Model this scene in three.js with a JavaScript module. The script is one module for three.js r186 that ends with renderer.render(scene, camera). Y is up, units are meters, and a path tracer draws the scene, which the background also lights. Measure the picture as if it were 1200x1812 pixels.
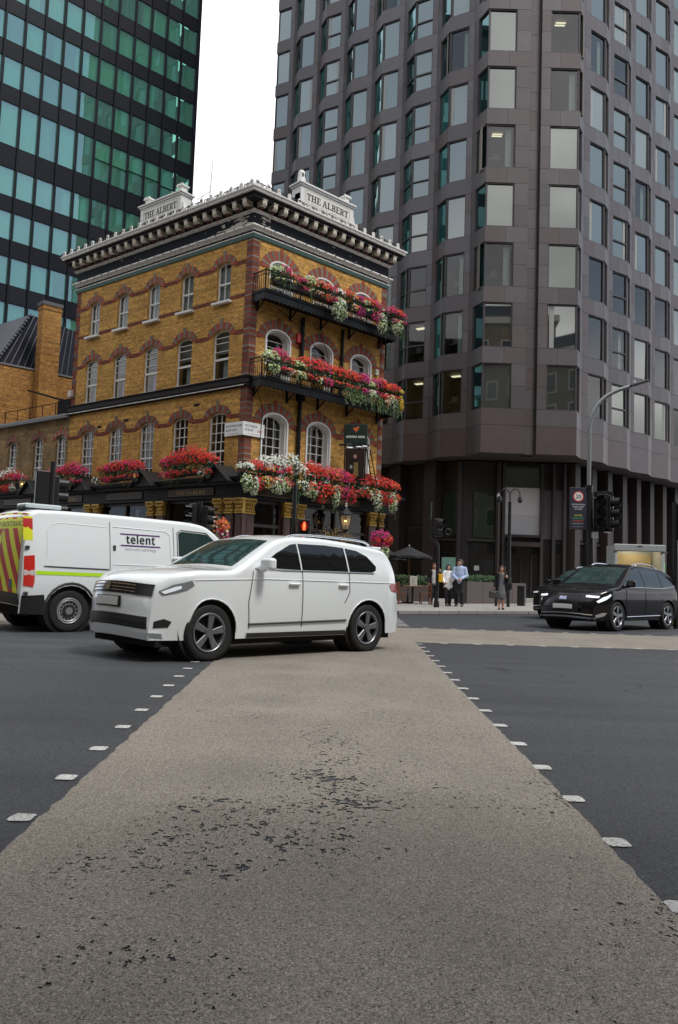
import * as THREE from 'three';
import { mergeGeometries, mergeVertices } from 'three/addons/utils/BufferGeometryUtils.js';
import { RoundedBoxGeometry } from 'three/addons/geometries/RoundedBoxGeometry.js';
import { MarchingCubes } from 'three/addons/objects/MarchingCubes.js';

// ---------------------------------------------------------------- camera, sky, sun, exposure
const scene = new THREE.Scene();
const camera = new THREE.PerspectiveCamera(65.4828, 678 / 1024, 0.1, 2000);
camera.position.set(0, 1.13, 0);
camera.rotation.order = 'YXZ';
camera.rotation.set(0.08068, 0, 0.03499);
camera.updateMatrixWorld();
const renderer = new THREE.WebGLRenderer({ antialias: true });
renderer.toneMapping = THREE.LinearToneMapping;
renderer.toneMappingExposure = 0.95;
renderer.shadowMap.enabled = true;

const SUN_DIR = new THREE.Vector3(0.42, 0.85, 0.30).normalize();
const sun = new THREE.DirectionalLight(new THREE.Color(1, 0.96, 0.90), 2.3);
sun.position.copy(SUN_DIR).multiplyScalar(90).add(new THREE.Vector3(0, 0, -25));
sun.target.position.set(0, 0, -25); scene.add(sun.target);
sun.castShadow = true; sun.shadow.radius = 24; sun.shadow.mapSize.set(2048, 2048);
Object.assign(sun.shadow.camera, { left: -60, right: 60, top: 70, bottom: -40, near: 1, far: 250 });
scene.add(sun);

// ---------------------------------------------------------------- small tools
function rng(seed) { let a = seed >>> 0; return () => { a = (a + 0x6D2B79F5) >>> 0; let t = a; t = Math.imul(t ^ (t >>> 15), t | 1); t ^= t + Math.imul(t ^ (t >>> 7), t | 61); return ((t ^ (t >>> 14)) >>> 0) / 4294967296; }; }
const R0 = rng(7);
const V = (x, y, z) => new THREE.Vector3(x, y, z);
const lerp = (a, b, t) => a + (b - a) * t, clamp = (x, a, b) => Math.max(a, Math.min(b, x));
const sstep = (a, b, x) => { const t = clamp((x - a) / (b - a), 0, 1); return t * t * (3 - 2 * t); };
const hash2 = (x, y, s) => { let h = Math.imul(x, 374761393) + Math.imul(y, 668265263) + Math.imul(s, 2147483629 | 0); h = Math.imul(h ^ (h >>> 13), 1274126177); return ((h ^ (h >>> 16)) >>> 0) / 4294967296; };
// tiling value noise, period p cells
function vnoise(x, y, p, s, q = p) {
  const xi = Math.floor(x), yi = Math.floor(y), fx = x - xi, fy = y - yi;
  const u = fx * fx * (3 - 2 * fx), v = fy * fy * (3 - 2 * fy);
  const m = (a, n) => ((a % n) + n) % n;
  const x0 = m(xi, p), x1 = m(xi + 1, p), y0 = m(yi, q), y1 = m(yi + 1, q);
  return lerp(lerp(hash2(x0, y0, s), hash2(x1, y0, s), u), lerp(hash2(x0, y1, s), hash2(x1, y1, s), u), v);
}
function fbm(x, y, p, s, oct = 4, q = p) { let a = 0.5, r = 0, n = 0; for (let i = 0; i < oct; i++) { r += a * vnoise(x, y, p, s + i * 17, q); n += a; a *= 0.5; x *= 2; y *= 2; p *= 2; q *= 2; } return r / n; }
const toS = c => { c = clamp(c, 0, 1); return 255 * (c <= 0.0031308 ? 12.92 * c : 1.055 * Math.pow(c, 1 / 2.4) - 0.055); };
// texture from a function (i,j) -> [r,g,b] linear, or a number for grey data
function tex(w, h, fn, { color = true, repeat } = {}) {
  const d = new Uint8Array(w * h * 4);
  for (let j = 0; j < h; j++) for (let i = 0; i < w; i++) {
    const c = fn(i, j), o = (j * w + i) * 4;
    if (color) { d[o] = toS(c[0]); d[o + 1] = toS(c[1]); d[o + 2] = toS(c[2]); } else d[o] = d[o + 1] = d[o + 2] = clamp(c, 0, 1) * 255;
    d[o + 3] = 255;
  }
  const t = new THREE.DataTexture(d, w, h);
  t.wrapS = t.wrapT = THREE.RepeatWrapping; t.magFilter = THREE.LinearFilter; t.minFilter = THREE.LinearMipmapLinearFilter; t.generateMipmaps = true;
  if (color) t.colorSpace = THREE.SRGBColorSpace;
  if (repeat) t.repeat.set(repeat[0], repeat[1]);
  t.needsUpdate = true; return t;
}
function canvasTex(w, h, draw) {
  const c = document.createElement('canvas'); c.width = w; c.height = h; draw(c.getContext('2d'), w, h);
  const t = new THREE.CanvasTexture(c); t.colorSpace = THREE.SRGBColorSpace; t.anisotropy = 8; return t;
}
function mat(r, g, b, rough = 0.7, metal = 0, extra = {}) {
  const { physical, ...e } = extra;
  const m = physical ? new THREE.MeshPhysicalMaterial({ roughness: rough, metalness: metal, ...e }) : new THREE.MeshStandardMaterial({ roughness: rough, metalness: metal, ...e });
  m.color.setRGB(r, g, b); return m;
}
const names = {};
function numbered(n) { const k = (names[n] = (names[n] ?? -1) + 1); return k ? `${n}_${String(k).padStart(3, '0')}` : n; }
function add(parent, name, geo, m, pos, rot) {
  const o = new THREE.Mesh(geo, m); o.name = parent === scene ? numbered(name) : name;
  if (pos) o.position.set(pos[0], pos[1], pos[2]);
  if (rot) o.rotation.set(rot[0], rot[1], rot[2]);
  o.castShadow = o.receiveShadow = true; parent.add(o); return o;
}
function grp(parent, name, pos, rotY = 0) { const g = new THREE.Group(); g.name = parent === scene ? numbered(name) : name; if (pos) g.position.set(pos[0], pos[1], pos[2]); g.rotation.y = rotY; parent.add(g); return g; }
function tag(o, label, category, group) { o.userData.label = label; o.userData.category = category; if (group) o.userData.group = group; return o; }
function struct(o) { o.userData.kind = 'structure'; return o; }
function stuff(o) { o.userData.kind = 'stuff'; return o; }
function thing(name, label, category, pos, rotY, group) { return tag(grp(scene, name, pos, rotY), label, category, group); }
function clean(g) { const n = g.index ? g.toNonIndexed() : g; for (const k of Object.keys(n.attributes)) if (!['position', 'normal', 'uv', 'color'].includes(k)) n.deleteAttribute(k); n.morphAttributes = {}; return n; }
function merge(list) { list = list.map(clean); const hasC = list.some(g => g.attributes.color); for (const g of list) { if (!g.attributes.uv) g.setAttribute('uv', new THREE.BufferAttribute(new Float32Array(g.attributes.position.count * 2), 2)); if (!hasC) g.deleteAttribute('color'); } return mergeGeometries(list, false); }
function bx(w, h, d, x = 0, y = 0, z = 0, ry = 0) { const g = new THREE.BoxGeometry(w, h, d); // uv in metres
  const p = g.attributes.position, n = g.attributes.normal, u = g.attributes.uv;
  for (let i = 0; i < p.count; i++) { const ax = Math.abs(n.getX(i)), ay = Math.abs(n.getY(i)); if (ax > 0.5) u.setXY(i, p.getZ(i) + x, p.getY(i) + y); else if (ay > 0.5) u.setXY(i, p.getX(i) + x, p.getZ(i) + z); else u.setXY(i, p.getX(i) + x, p.getY(i) + y); }
  if (ry) g.rotateY(ry); g.translate(x, y, z); return g; }
function rbx(w, h, d, r, x = 0, y = 0, z = 0, seg = 2) { const g = new RoundedBoxGeometry(w, h, d, seg, Math.min(r, w / 2.01, h / 2.01, d / 2.01)); g.translate(x, y, z); return g; }
function cyl(r0, r1, h, x, y, z, seg = 16) { const g = new THREE.CylinderGeometry(r0, r1, h, seg); g.translate(x, y, z); return g; }
function bar(a, b, r, seg = 8, r2 = r) { const d = b.clone().sub(a), g = new THREE.CylinderGeometry(r2, r, d.length(), seg); g.applyQuaternion(new THREE.Quaternion().setFromUnitVectors(V(0, 1, 0), d.normalize())); g.translate((a.x + b.x) / 2, (a.y + b.y) / 2, (a.z + b.z) / 2); return g; }
function tube(pts, r, seg = 24, rs = 8) { return new THREE.TubeGeometry(new THREE.CatmullRomCurve3(pts), seg, r, rs); }
function tint(g, r, gg, b) { const n = g.attributes.position.count, a = new Float32Array(n * 3); for (let i = 0; i < n; i++) { a[i * 3] = r; a[i * 3 + 1] = gg; a[i * 3 + 2] = b; } g.setAttribute('color', new THREE.BufferAttribute(a, 3)); return g; }
function plane(w, h, x, y, z) { const g = new THREE.PlaneGeometry(w, h); g.translate(x, y, z); return g; }
function extr(shape, depth, z0 = 0, opt = {}) { const g = new THREE.ExtrudeGeometry(shape, { depth, bevelEnabled: false, curveSegments: 10, ...opt }); g.translate(0, 0, z0); return g; }
function poly(pts) { return new THREE.Shape(pts.map(p => new THREE.Vector2(p[0], p[1]))); }

// overcast sky: bright broken cloud all round, thin bluish gaps between the clouds
{
  const W = 1024, H = 512, d = new Float32Array(W * H * 4);
  for (let j = 0; j < H; j++) for (let i = 0; i < W; i++) {
    const el = (j + 0.5) / H * Math.PI - Math.PI / 2, az = (i / W - 0.5) * Math.PI * 2, o = (j * W + i) * 4;
    const ce = Math.cos(el), s = 1 / (0.35 + Math.max(0, Math.sin(el)));
    const px = Math.cos(az) * ce * s, pz = Math.sin(az) * ce * s;
    const n = fbm(px * 3.2 + 80, pz * 3.2 + 80, 256, 3, 5), n2 = fbm(px * 0.9 + 20, pz * 0.9 + 20, 256, 311, 2);
    const gap = sstep(0.52, 0.68, n2 * 0.82 + n * 0.18);
    const L = 1.5 * (0.66 + 0.62 * sstep(0.30, 0.70, n));
    let r = L, g = L * 1.0, b = L * 1.03;
    r = lerp(r, 0.62, gap * 0.8); g = lerp(g, 0.88, gap * 0.8); b = lerp(b, 1.20, gap * 0.8);
    if (el < 0) { const k = 0.35; r = k; g = k; b = k; }
    d[o] = r; d[o + 1] = g; d[o + 2] = b; d[o + 3] = 1;
  }
  const t = new THREE.DataTexture(d, W, H, THREE.RGBAFormat, THREE.FloatType);
  t.mapping = THREE.EquirectangularReflectionMapping; t.magFilter = THREE.LinearFilter; t.minFilter = THREE.LinearFilter; t.wrapS = THREE.RepeatWrapping; t.needsUpdate = true;
  scene.background = t; scene.environment = t; scene.environmentIntensity = 1;
}
// ---------------------------------------------------------------- ground, crossing surface, markings, pavement
const asphaltTex = tex(2048, 2048, (i, j) => {
  const x = i / 2048, y = j / 2048, n = fbm(x * 5, y * 5, 5, 5, 4), s = hash2(i, j, 9), f = hash2(i >> 1, j >> 1, 12), big = fbm(x * 2, y * 2, 2, 15, 3), st = fbm(x * 3 + .6 * big, y * 30, 3, 31, 3, 30);
  let v = 0.032 + 0.022 * n + 0.040 * (s - 0.5) + 0.030 * (f - .5); if (s > 0.985) v += 0.10 * f; v *= 0.72 + 0.56 * st; v *= .8 + .4 * big;
  const c = Math.abs(fbm(x * 4 + 3, y * 4, 4, 61, 4) - .5); if (c < .0035 && big > .5) v *= .45;
  v = Math.max(v, .006); return [v * .95, v * 1.02, v * 1.15];
});
const asphaltBump = tex(512, 512, (i, j) => 0.6 * hash2(i >> 1, j >> 1, 3) + 0.4 * hash2(i, j, 8), { color: false });
asphaltTex.repeat.set(1 / 10, 1 / 10); asphaltBump.repeat.set(1 / 1.6, 1 / 1.6);
const asphaltMat = mat(1, 1, 1, 0.78, 0, { map: asphaltTex, bumpMap: asphaltBump, bumpScale: 0.004 });
function flatUV(g) { const p = g.attributes.position, u = g.attributes.uv; for (let i = 0; i < p.count; i++) u.setXY(i, p.getX(i), -p.getZ(i)); return g; }
function sheet(pts, y) { const g = new THREE.ShapeGeometry(poly(pts.map(p => [p[0], -p[1]]))); g.rotateX(-Math.PI / 2); g.translate(0, y, 0); return flatUV(g); }
const ground = struct(add(scene, 'ground', sheet([[-700, 700], [700, 700], [700, -700], [-700, -700]], 0), asphaltMat));

const stoneTone = [[0.205, 0.192, 0.168], [0.25, 0.238, 0.212], [0.138, 0.13, 0.118], [0.33, 0.318, 0.285], [0.185, 0.162, 0.138], [0.066, 0.064, 0.062]];
const aggFn = (i, j) => {
  const a = hash2(i >> 1, j >> 1, 21), b = hash2((i + 1) >> 2, (j + 1) >> 2, 22), x = i / 1024, y = j / 1024;
  const c = stoneTone[(b * 3.6 + a * 2.4) | 0], n = 0.80 + 0.4 * fbm(x * 5, y * 5, 5, 41, 4), k = n * (0.72 + 0.5 * hash2(i, j, 23));
  return [c[0] * k * 1.04, c[1] * k * .985, c[2] * k * .93];
};
const aggTex = tex(1024, 1024, aggFn); aggTex.repeat.set(1 / 2.6, 1 / 2.6);
const aggBump = tex(1024, 1024, (i, j) => 0.5 * hash2(i >> 1, j >> 1, 21) + 0.5 * hash2((i + 1) >> 2, (j + 1) >> 2, 22), { color: false }); aggBump.repeat.set(1 / 2.6, 1 / 2.6);
// worn-through places of the buff surfacing: real holes, the dark asphalt lies underneath
const wearSpots = [[-0.24, -2.32, .16, .20], [-0.20, -2.16, .12, .06], [-0.84, -2.26, .2, .05], [0.05, -2.08, .13, .05], [0.33, -3.40, .2, .10], [0.30, -2.96, .06, .05], [0.76, -3.18, .12, .07], [0.93, -3.12, .16, .04], [-0.17, -3.48, .12, .10], [0.05, -3.55, .14, .06], [-0.55, -4.05, .25, .05], [-0.35, -3.9, .12, .07], [0.62, -4.5, .12, .09], [0.55, -3.6, .05, .06], [-1.0, -3.62, .22, .03], [0.8, -2.9, .1, .05], [-0.62, -2.5, .12, .03], [-.45, -2.42, .1, .04], [.2, -4.05, .2, .06], [-.1, -4.6, .3, .04], [-.75, -4.4, .12, .06], [1.0, -3.4, .18, .02], [.32, -2.3, .08, .05], [-.5, -1.9, .3, .07], [.5, -1.8, .2, .06]];
const wearAlpha = tex(1024, 2048, (i, j) => {
  const x = i / 1024 * 4 - 2, z = -(j / 2048 * 17 - 1);
  const wx = x + 0.11 * (fbm(x * 7 + 64, z * 7 + 640, 4096, 61, 3) - 0.5), wz = z + 0.2 * (fbm(x * 6 + 64, z * 6 + 640, 4096, 71, 3) - 0.5);
  let m = 0;
  for (const s of wearSpots) { const f = s[1] < -3.3 ? .62 : 1, dx = (wx - s[0]) / (s[2] * f), dz = (wz - s[1]) / s[3]; const q = dx * dx + dz * dz; if (q < 2.4) m = Math.max(m, 1 - q * 0.42); }
  const grain = fbm(x * 46 + 640, z * 44 + 640, 8192, 81, 3), crk = Math.abs(fbm(x * 2.6 + 64, z * 5.5 + 64, 8192, 141, 4) - .5), big = fbm(x * 1.6 + 64, z * 1.1 + 64, 4096, 91, 3);
  const near = sstep(-7.5, -2.5, z);
  const v = m * 0.20 + (grain - 0.5) * 1.55 + (big - 0.54) * 1.0 * (0.2 + near) + (hash2(i, j, 99) - .5) * .28 + (crk < .006 && big > .5 ? .22 : 0);
  if (z > 0 || z < -14.2) return 1;
  return v > 0.45 ? 0 : 1;
}, { color: false });
wearAlpha.repeat.set(1 / 4, 1 / 17); wearAlpha.offset.set(0.5, 1 / 17); wearAlpha.wrapS = wearAlpha.wrapT = THREE.ClampToEdgeWrapping;
const aggWorn = mat(1, 1, 1, 0.9, 0, { map: aggTex, bumpMap: aggBump, bumpScale: 0.003, alphaMap: wearAlpha, transparent: true, alphaTest: 0.5 });
const aggMat = mat(1, 1, 1, 0.9, 0, { map: aggTex, bumpMap: aggBump, bumpScale: 0.003 });
{
  const rr = rng(31), e = (a, b, n, amp) => { const o = []; for (let i = 0; i <= n; i++) { const t = i / n; o.push([lerp(a[0], b[0], t) + (i && i < n ? (rr() - .5) * amp : 0), lerp(a[1], b[1], t)]); } return o; };
  const right = e([1.14, 0.9], [1.445, -14.4], 160, 0.02), left = e([-1.665, -14.4], [-1.14, 0.9], 160, 0.02);
  struct(add(scene, 'crossing_surface', sheet([...right, ...left], 0.004), aggWorn));
  struct(add(scene, 'crossing_surface', sheet([...e([-30, -14.9], [-1.665, -14.4], 40, .03), [1.445, -14.4], ...e([1.6, -14.4], [34, -16.4], 60, .03), ...e([34, -20], [1.45, -18.45], 60, .03), [1.5, -25], [-1.7, -24], [-1.7, -18.3], ...e([-2, -18.3], [-30, -19.4], 40, .03)].filter((p, i, a) => i === 0 || p[0] !== a[i - 1][0] || p[1] !== a[i - 1][1]), 0.004), aggMat));
}
const paintAlpha = tex(256, 256, (i, j) => (fbm(i / 5, j / 5, 52, 5, 3) > 0.68 ? 0 : 1), { color: false }); paintAlpha.repeat.set(3, 3);
const paintTex = tex(128, 128, (i, j) => { const v = 0.36 + 0.26 * fbm(i / 8, j / 8, 16, 4, 3); return [v, v, v * 0.97]; });
const paintMat = mat(1, 1, 1, 0.7, 0, { map: paintTex, alphaMap: paintAlpha, transparent: true, alphaTest: 0.5 });
{
  const rr = rng(77);
  const mark = (x, z, w, d, t = 0) => {
    const s = [], n = 20; for (let i = 0; i < n; i++) { const a = i / n * Math.PI * 2, c = Math.cos(a), q = Math.sin(a), k = 1 / Math.pow(Math.pow(Math.abs(c), 9) + Math.pow(Math.abs(q), 9), 1 / 9) * (1 + (rr() - 0.5) * 0.13); s.push([c * k * w / 2, q * k * d / 2]); }
    const g = new THREE.ShapeGeometry(poly(s)), u = g.attributes.uv, ou = rr(), ov = rr(); for (let i = 0; i < u.count; i++) u.setXY(i, u.getX(i) + ou, u.getY(i) + ov);
    g.rotateX(-Math.PI / 2); g.rotateY(t); add(ground, 'road_marking', g, paintMat, [x, 0.0062, z]);
  };
  for (let i = 0; i < 16; i++) mark(-1.372 - 0.0400 * i, -3.67 - 0.712 * i, 0.105, 0.11);
  for (let i = 0; i < 17; i++) mark(1.262 + 0.0135 * i, -2.92 - 0.694 * i, 0.105, 0.115);
  for (let i = 0; i < 22; i++) { mark(1.96 + 0.6 * i, -14.36 - 0.05 * i, 0.14, 0.11); mark(2.1 + 0.66 * i, -18.62 - 0.035 * i, 0.14, 0.11); }
  for (let i = 0; i < 9; i++) mark(1.62 + 0.005 * i, -19.2 - 0.62 * i, 0.3, 0.2);
}
const slabTex = tex(512, 512, (i, j) => {
  const x = i / 512 * 4, row = Math.floor(j / 512 * 4), fx = (x + (row % 2) * 0.5) % 1, fy = (j / 512 * 4) % 1, id = Math.floor(x + (row % 2) * 0.5);
  const jt = Math.min(fx, 1 - fx, fy, 1 - fy) < 0.018 ? 0.55 : 1, v = (0.25 + 0.07 * hash2(id % 4, row, 3) + 0.06 * fbm(i / 16, j / 16, 32, 8, 3)) * jt;
  return [v * 1.02, v * 0.98, v * 0.92];
}); slabTex.repeat.set(1 / 2.4, 1 / 2.4);
const slabMat = mat(1, 1, 1, 0.85, 0, { map: slabTex });
const kerbMat = mat(0.27, 0.26, 0.25, 0.8);
const KERB = [[-28, -44.5], [-9.5, -30.2], [-6.4, -27.4], [-4.2, -25.2], [-1.6, -24.2], [1.9, -25.3], [6.88, -29.05], [12, -33.6], [45, -64.4]];
{
  const s = poly([...KERB, [45, -90], [-28, -90]].map(p => [p[0], -p[1]])), g = new THREE.ExtrudeGeometry(s, { depth: 0.12, bevelEnabled: false });
  g.rotateX(-Math.PI / 2); flatUV(g);
  const pav = struct(add(scene, 'pavement', g, slabMat));
  for (let k = 0; k < KERB.length - 1; k++) {
    const a = KERB[k], b = KERB[k + 1], L = Math.hypot(b[0] - a[0], b[1] - a[1]), n = Math.max(1, Math.round(L / 0.95)), an = Math.atan2(-(b[1] - a[1]), b[0] - a[0]);
    if (k === 0 || k === 7) { const q = bx(L, 0.126, 0.15, L / 2, 0.063, 0.076); q.rotateY(an); q.translate(a[0], 0, a[1]); stuff(add(pav, 'kerb', q, kerbMat)); continue; }
    for (let i = 0; i < n; i++) add(pav, 'kerb_stone', rbx(L / n - 0.012, 0.127, 0.15, 0.02, L / n / 2, 0.0635, 0.076), kerbMat, [lerp(a[0], b[0], i / n), 0, lerp(a[1], b[1], i / n)], [0, an, 0]);
  }
}
// ---------------------------------------------------------------- brown stone office tower
const graniteTex = tex(512, 512, (i, j) => { const x = i / 512, y = j / 512, n = fbm(x * 5, y * 5, 5, 51, 5), s = hash2(i, j, 52), v = 0.78 + 0.34 * n + 0.16 * (s - 0.5); return [v * (0.97 + 0.08 * fbm(x * 3, y * 3, 3, 55, 3)), v * 0.98, v]; });
graniteTex.repeat.set(0.6, 0.6);
const granite = [[.098, .086, .088], [.106, .096, .100], [.088, .076, .077], [.100, .083, .081], [.086, .078, .083], [.112, .102, .106], [.092, .070, .067]].map(c => mat(c[0], c[1], c[2], 0.42, 0, { map: graniteTex }));
const bronze = mat(0.055, 0.048, 0.05, 0.45, 0.3);
const darkVoid = mat(0.012, 0.011, 0.011, 0.9);
const towerGlass = [[.020, .026, .027], [.03, .038, .037], [.025, .03, .036], [.07, .08, .075], [.13, .14, .125]].map(c => mat(c[0], c[1], c[2], 0.02, 0, { physical: true, ior: 2.33, specularIntensity: 1.15, specularColor: new THREE.Color(.98, 1, .92) }));
const tealGlass = [[.012, .052, .05], [.02, .085, .08], [.008, .02, .02], [.006, .012, .012]].map(c => mat(c[0], c[1], c[2], 0.02, 0, { physical: true, ior: 2.33, specularIntensity: 1.2, specularColor: new THREE.Color(0.5, .95, 0.95) }));
const clearGlass = mat(0.62, 0.70, 0.66, 0.02, 0, { physical: true, transmission: 1, thickness: 0, ior: 1.65 });
const darkPane = mat(0.018, 0.018, 0.018, 0.04, 0, { physical: true, ior: 1.6 });
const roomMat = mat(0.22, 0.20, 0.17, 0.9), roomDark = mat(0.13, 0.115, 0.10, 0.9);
const stripLamp = mat(1, 0.9, 0.7, 0.5, 0, { emissive: new THREE.Color(1, 0.86, 0.6), emissiveIntensity: 1.3 });
const blindGrey = mat(0.30, 0.31, 0.29, 0.8);

const tower = thing('office_tower', 'tall brown stone office tower with rows of sawtooth bay windows rising behind the flowered pub', 'office tower');
const panelList = [];                                    // stone panels, nearest become parts
const YB = 10.15, WH = 2.4, FL = 3.27, SB = 7.8;
let towerWinSeed = rng(404);
function towerWindow(q, px, w, pz, kind, k, col) {
  const g = grp(tower, 'window'); g.position.copy(px); g.quaternion.copy(q);
  const f = 0.055, fr = merge([bx(w, f, .1, w / 2, f / 2, -.1), bx(w, f, .1, w / 2, WH - f / 2, -.1), bx(f, WH - 2 * f, .1, f / 2, WH / 2, -.1), bx(f, WH - 2 * f, .1, w - f / 2, WH / 2, -.1), ...(kind.transom ? [bx(w - 2 * f, .08, .1, w / 2, WH * 0.42, -.1)] : [])]);
  add(g, 'frame', fr, bronze);
  const r = towerWinSeed();
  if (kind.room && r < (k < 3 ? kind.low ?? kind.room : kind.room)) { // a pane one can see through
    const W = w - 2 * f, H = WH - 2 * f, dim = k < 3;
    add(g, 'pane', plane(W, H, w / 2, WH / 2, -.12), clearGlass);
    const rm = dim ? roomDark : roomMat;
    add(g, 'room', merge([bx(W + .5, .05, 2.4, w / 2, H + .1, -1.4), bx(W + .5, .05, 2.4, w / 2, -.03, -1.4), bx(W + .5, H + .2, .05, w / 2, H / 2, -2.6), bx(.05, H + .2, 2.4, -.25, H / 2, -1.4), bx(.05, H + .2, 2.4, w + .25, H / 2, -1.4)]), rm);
    if (towerWinSeed() < .5) { add(g, 'ceiling_light', merge([bx(.55, .03, .09, w * .45, H - .04, -.75), bx(.55, .03, .09, w * .45, H - .04, -.95)]), stripLamp); }
    if (towerWinSeed() < .5) add(g, 'blind', bx(W * .22, H * .96, .02, W * .85, H / 2, -.3), blindGrey);
    if (towerWinSeed() < .5) add(g, 'desk', merge([bx(W * .6, .04, .6, W * .4, .72, -.8), bx(.35, .3, .05, W * .45, .95, -.75)]), roomDark);
  } else {
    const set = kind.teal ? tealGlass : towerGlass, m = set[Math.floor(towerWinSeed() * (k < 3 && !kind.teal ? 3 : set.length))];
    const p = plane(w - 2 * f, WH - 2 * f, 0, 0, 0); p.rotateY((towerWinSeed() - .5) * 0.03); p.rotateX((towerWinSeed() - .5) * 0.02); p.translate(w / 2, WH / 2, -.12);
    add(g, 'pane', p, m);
    if (!kind.teal && towerWinSeed() < .3) add(g, 'blind', bx(w * .16, WH - .13, .01, w * (towerWinSeed() < .5 ? .16 : .84), WH / 2, -.112), blindGrey);
  }
}
// one vertical strip of facade between plan points a and b; window from w0 to w1 along it
function towerStrip(a, b, w0, w1, kind, kMax = 11) {
  const L = Math.hypot(b[0] - a[0], b[1] - a[1]), ry = Math.atan2(-(b[1] - a[1]), b[0] - a[0]);
  const q = new THREE.Quaternion().setFromAxisAngle(V(0, 1, 0), ry), at = (x, y, z) => V(x, y, z).applyQuaternion(q).add(V(a[0], 0, a[1]));
  const piece = (x0, x1, y0, y1) => { if (x1 - x0 < 0.06) return; const g = bx(x1 - x0 - .012, y1 - y0 - .014, .26, (x0 + x1) / 2, (y0 + y1) / 2, -.13 + (towerWinSeed() - .5) * .008); g.applyQuaternion(q); g.translate(a[0], 0, a[1]); const c = at((x0 + x1) / 2, (y0 + y1) / 2, 0); panelList.push({ g, d: Math.hypot(c.x, c.z) + Math.max(0, c.y - 6) * .9 + (Math.abs(c.x) > .46 * -c.z || c.y > -c.z * .83 ? 60 : 0), t: Math.floor(towerWinSeed() * granite.length), y: c.y }); };
  piece(0, L, SB, 9.28); piece(0, L, 9.28, YB);
  for (let k = 0; k <= kMax; k++) {
    const y0 = YB + FL * k, y1 = y0 + WH;
    if (w1 > w0) {
      if (w0 > .25) { piece(0, w0, y0, y0 + WH * .5); piece(0, w0, y0 + WH * .5, y1); } else piece(0, w0, y0, y1);
      if (L - w1 > .25) { piece(w1, L, y0, y0 + WH * .5); piece(w1, L, y0 + WH * .5, y1); } else piece(w1, L, y0, y1);
      towerWindow(q, at(w0, y0, 0), w1 - w0, 0, kind, k);
      if (L > 1.6) { piece(0, L / 2, y1, YB + FL * (k + 1)); piece(L / 2, L, y1, YB + FL * (k + 1)); } else piece(0, L, y1, YB + FL * (k + 1));
    } else for (let i = 0; i < 3; i++) piece(0, L, y0 + FL * i / 3, y0 + FL * (i + 1) / 3);
  }
}
const AL = i => [7.2 - 1.84 * i, -40.9 - 2.0 * i], BR = i => i === 0 ? [12.2, -40.9] : [14.3 + 1.98 * (i - 1), -43.0 - 1.93 * (i - 1)];
for (let i = 1; i <= 7; i++) {
  const A = AL(i), C = [A[0] + 1.30, A[1] + 0.72], P = AL(i - 1);
  towerStrip(A, C, 0.04, 1.16, { transom: i === 2 || i === 5, room: .16, low: .85 }, 11);
  towerStrip(C, P, 0.40, 1.36, { teal: true, transom: i === 3 }, 11);
}
towerStrip([7.2, -40.9], [9.5, -40.9], 0.04, 1.55, { room: .30 }, 9);
towerStrip([9.5, -41.08], [9.97, -41.08], 0, 0, {}, 9);
towerStrip([10.1, -40.9], [12.2, -40.9], 0.50, 2.06, { room: .25 }, 9);
for (let i = 1; i <= 7; i++) {
  const P = BR(i - 1), B = BR(i), C = i === 1 ? [12.78, -41.98] : [P[0] + .62, P[1] - 1.05];
  towerStrip(P, C, 0.04, 0.62, {}, 10);
  const L = Math.hypot(B[0] - C[0], B[1] - C[1]);
  towerStrip(C, B, L - 1.34, L - .04, { transom: i === 2, room: .12, low: .7 }, 10);
}
panelList.sort((p, q) => p.d - q.d);
panelList.slice(0, 300).forEach(p => add(tower, 'stone_panel', p.g, granite[p.t]));
for (let t = 0; t < granite.length; t++) { const l = panelList.slice(300).filter(p => p.t === t).map(p => p.g); if (l.length) stuff(add(tower, 'stone_cladding', merge(l), granite[t])); }
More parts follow.
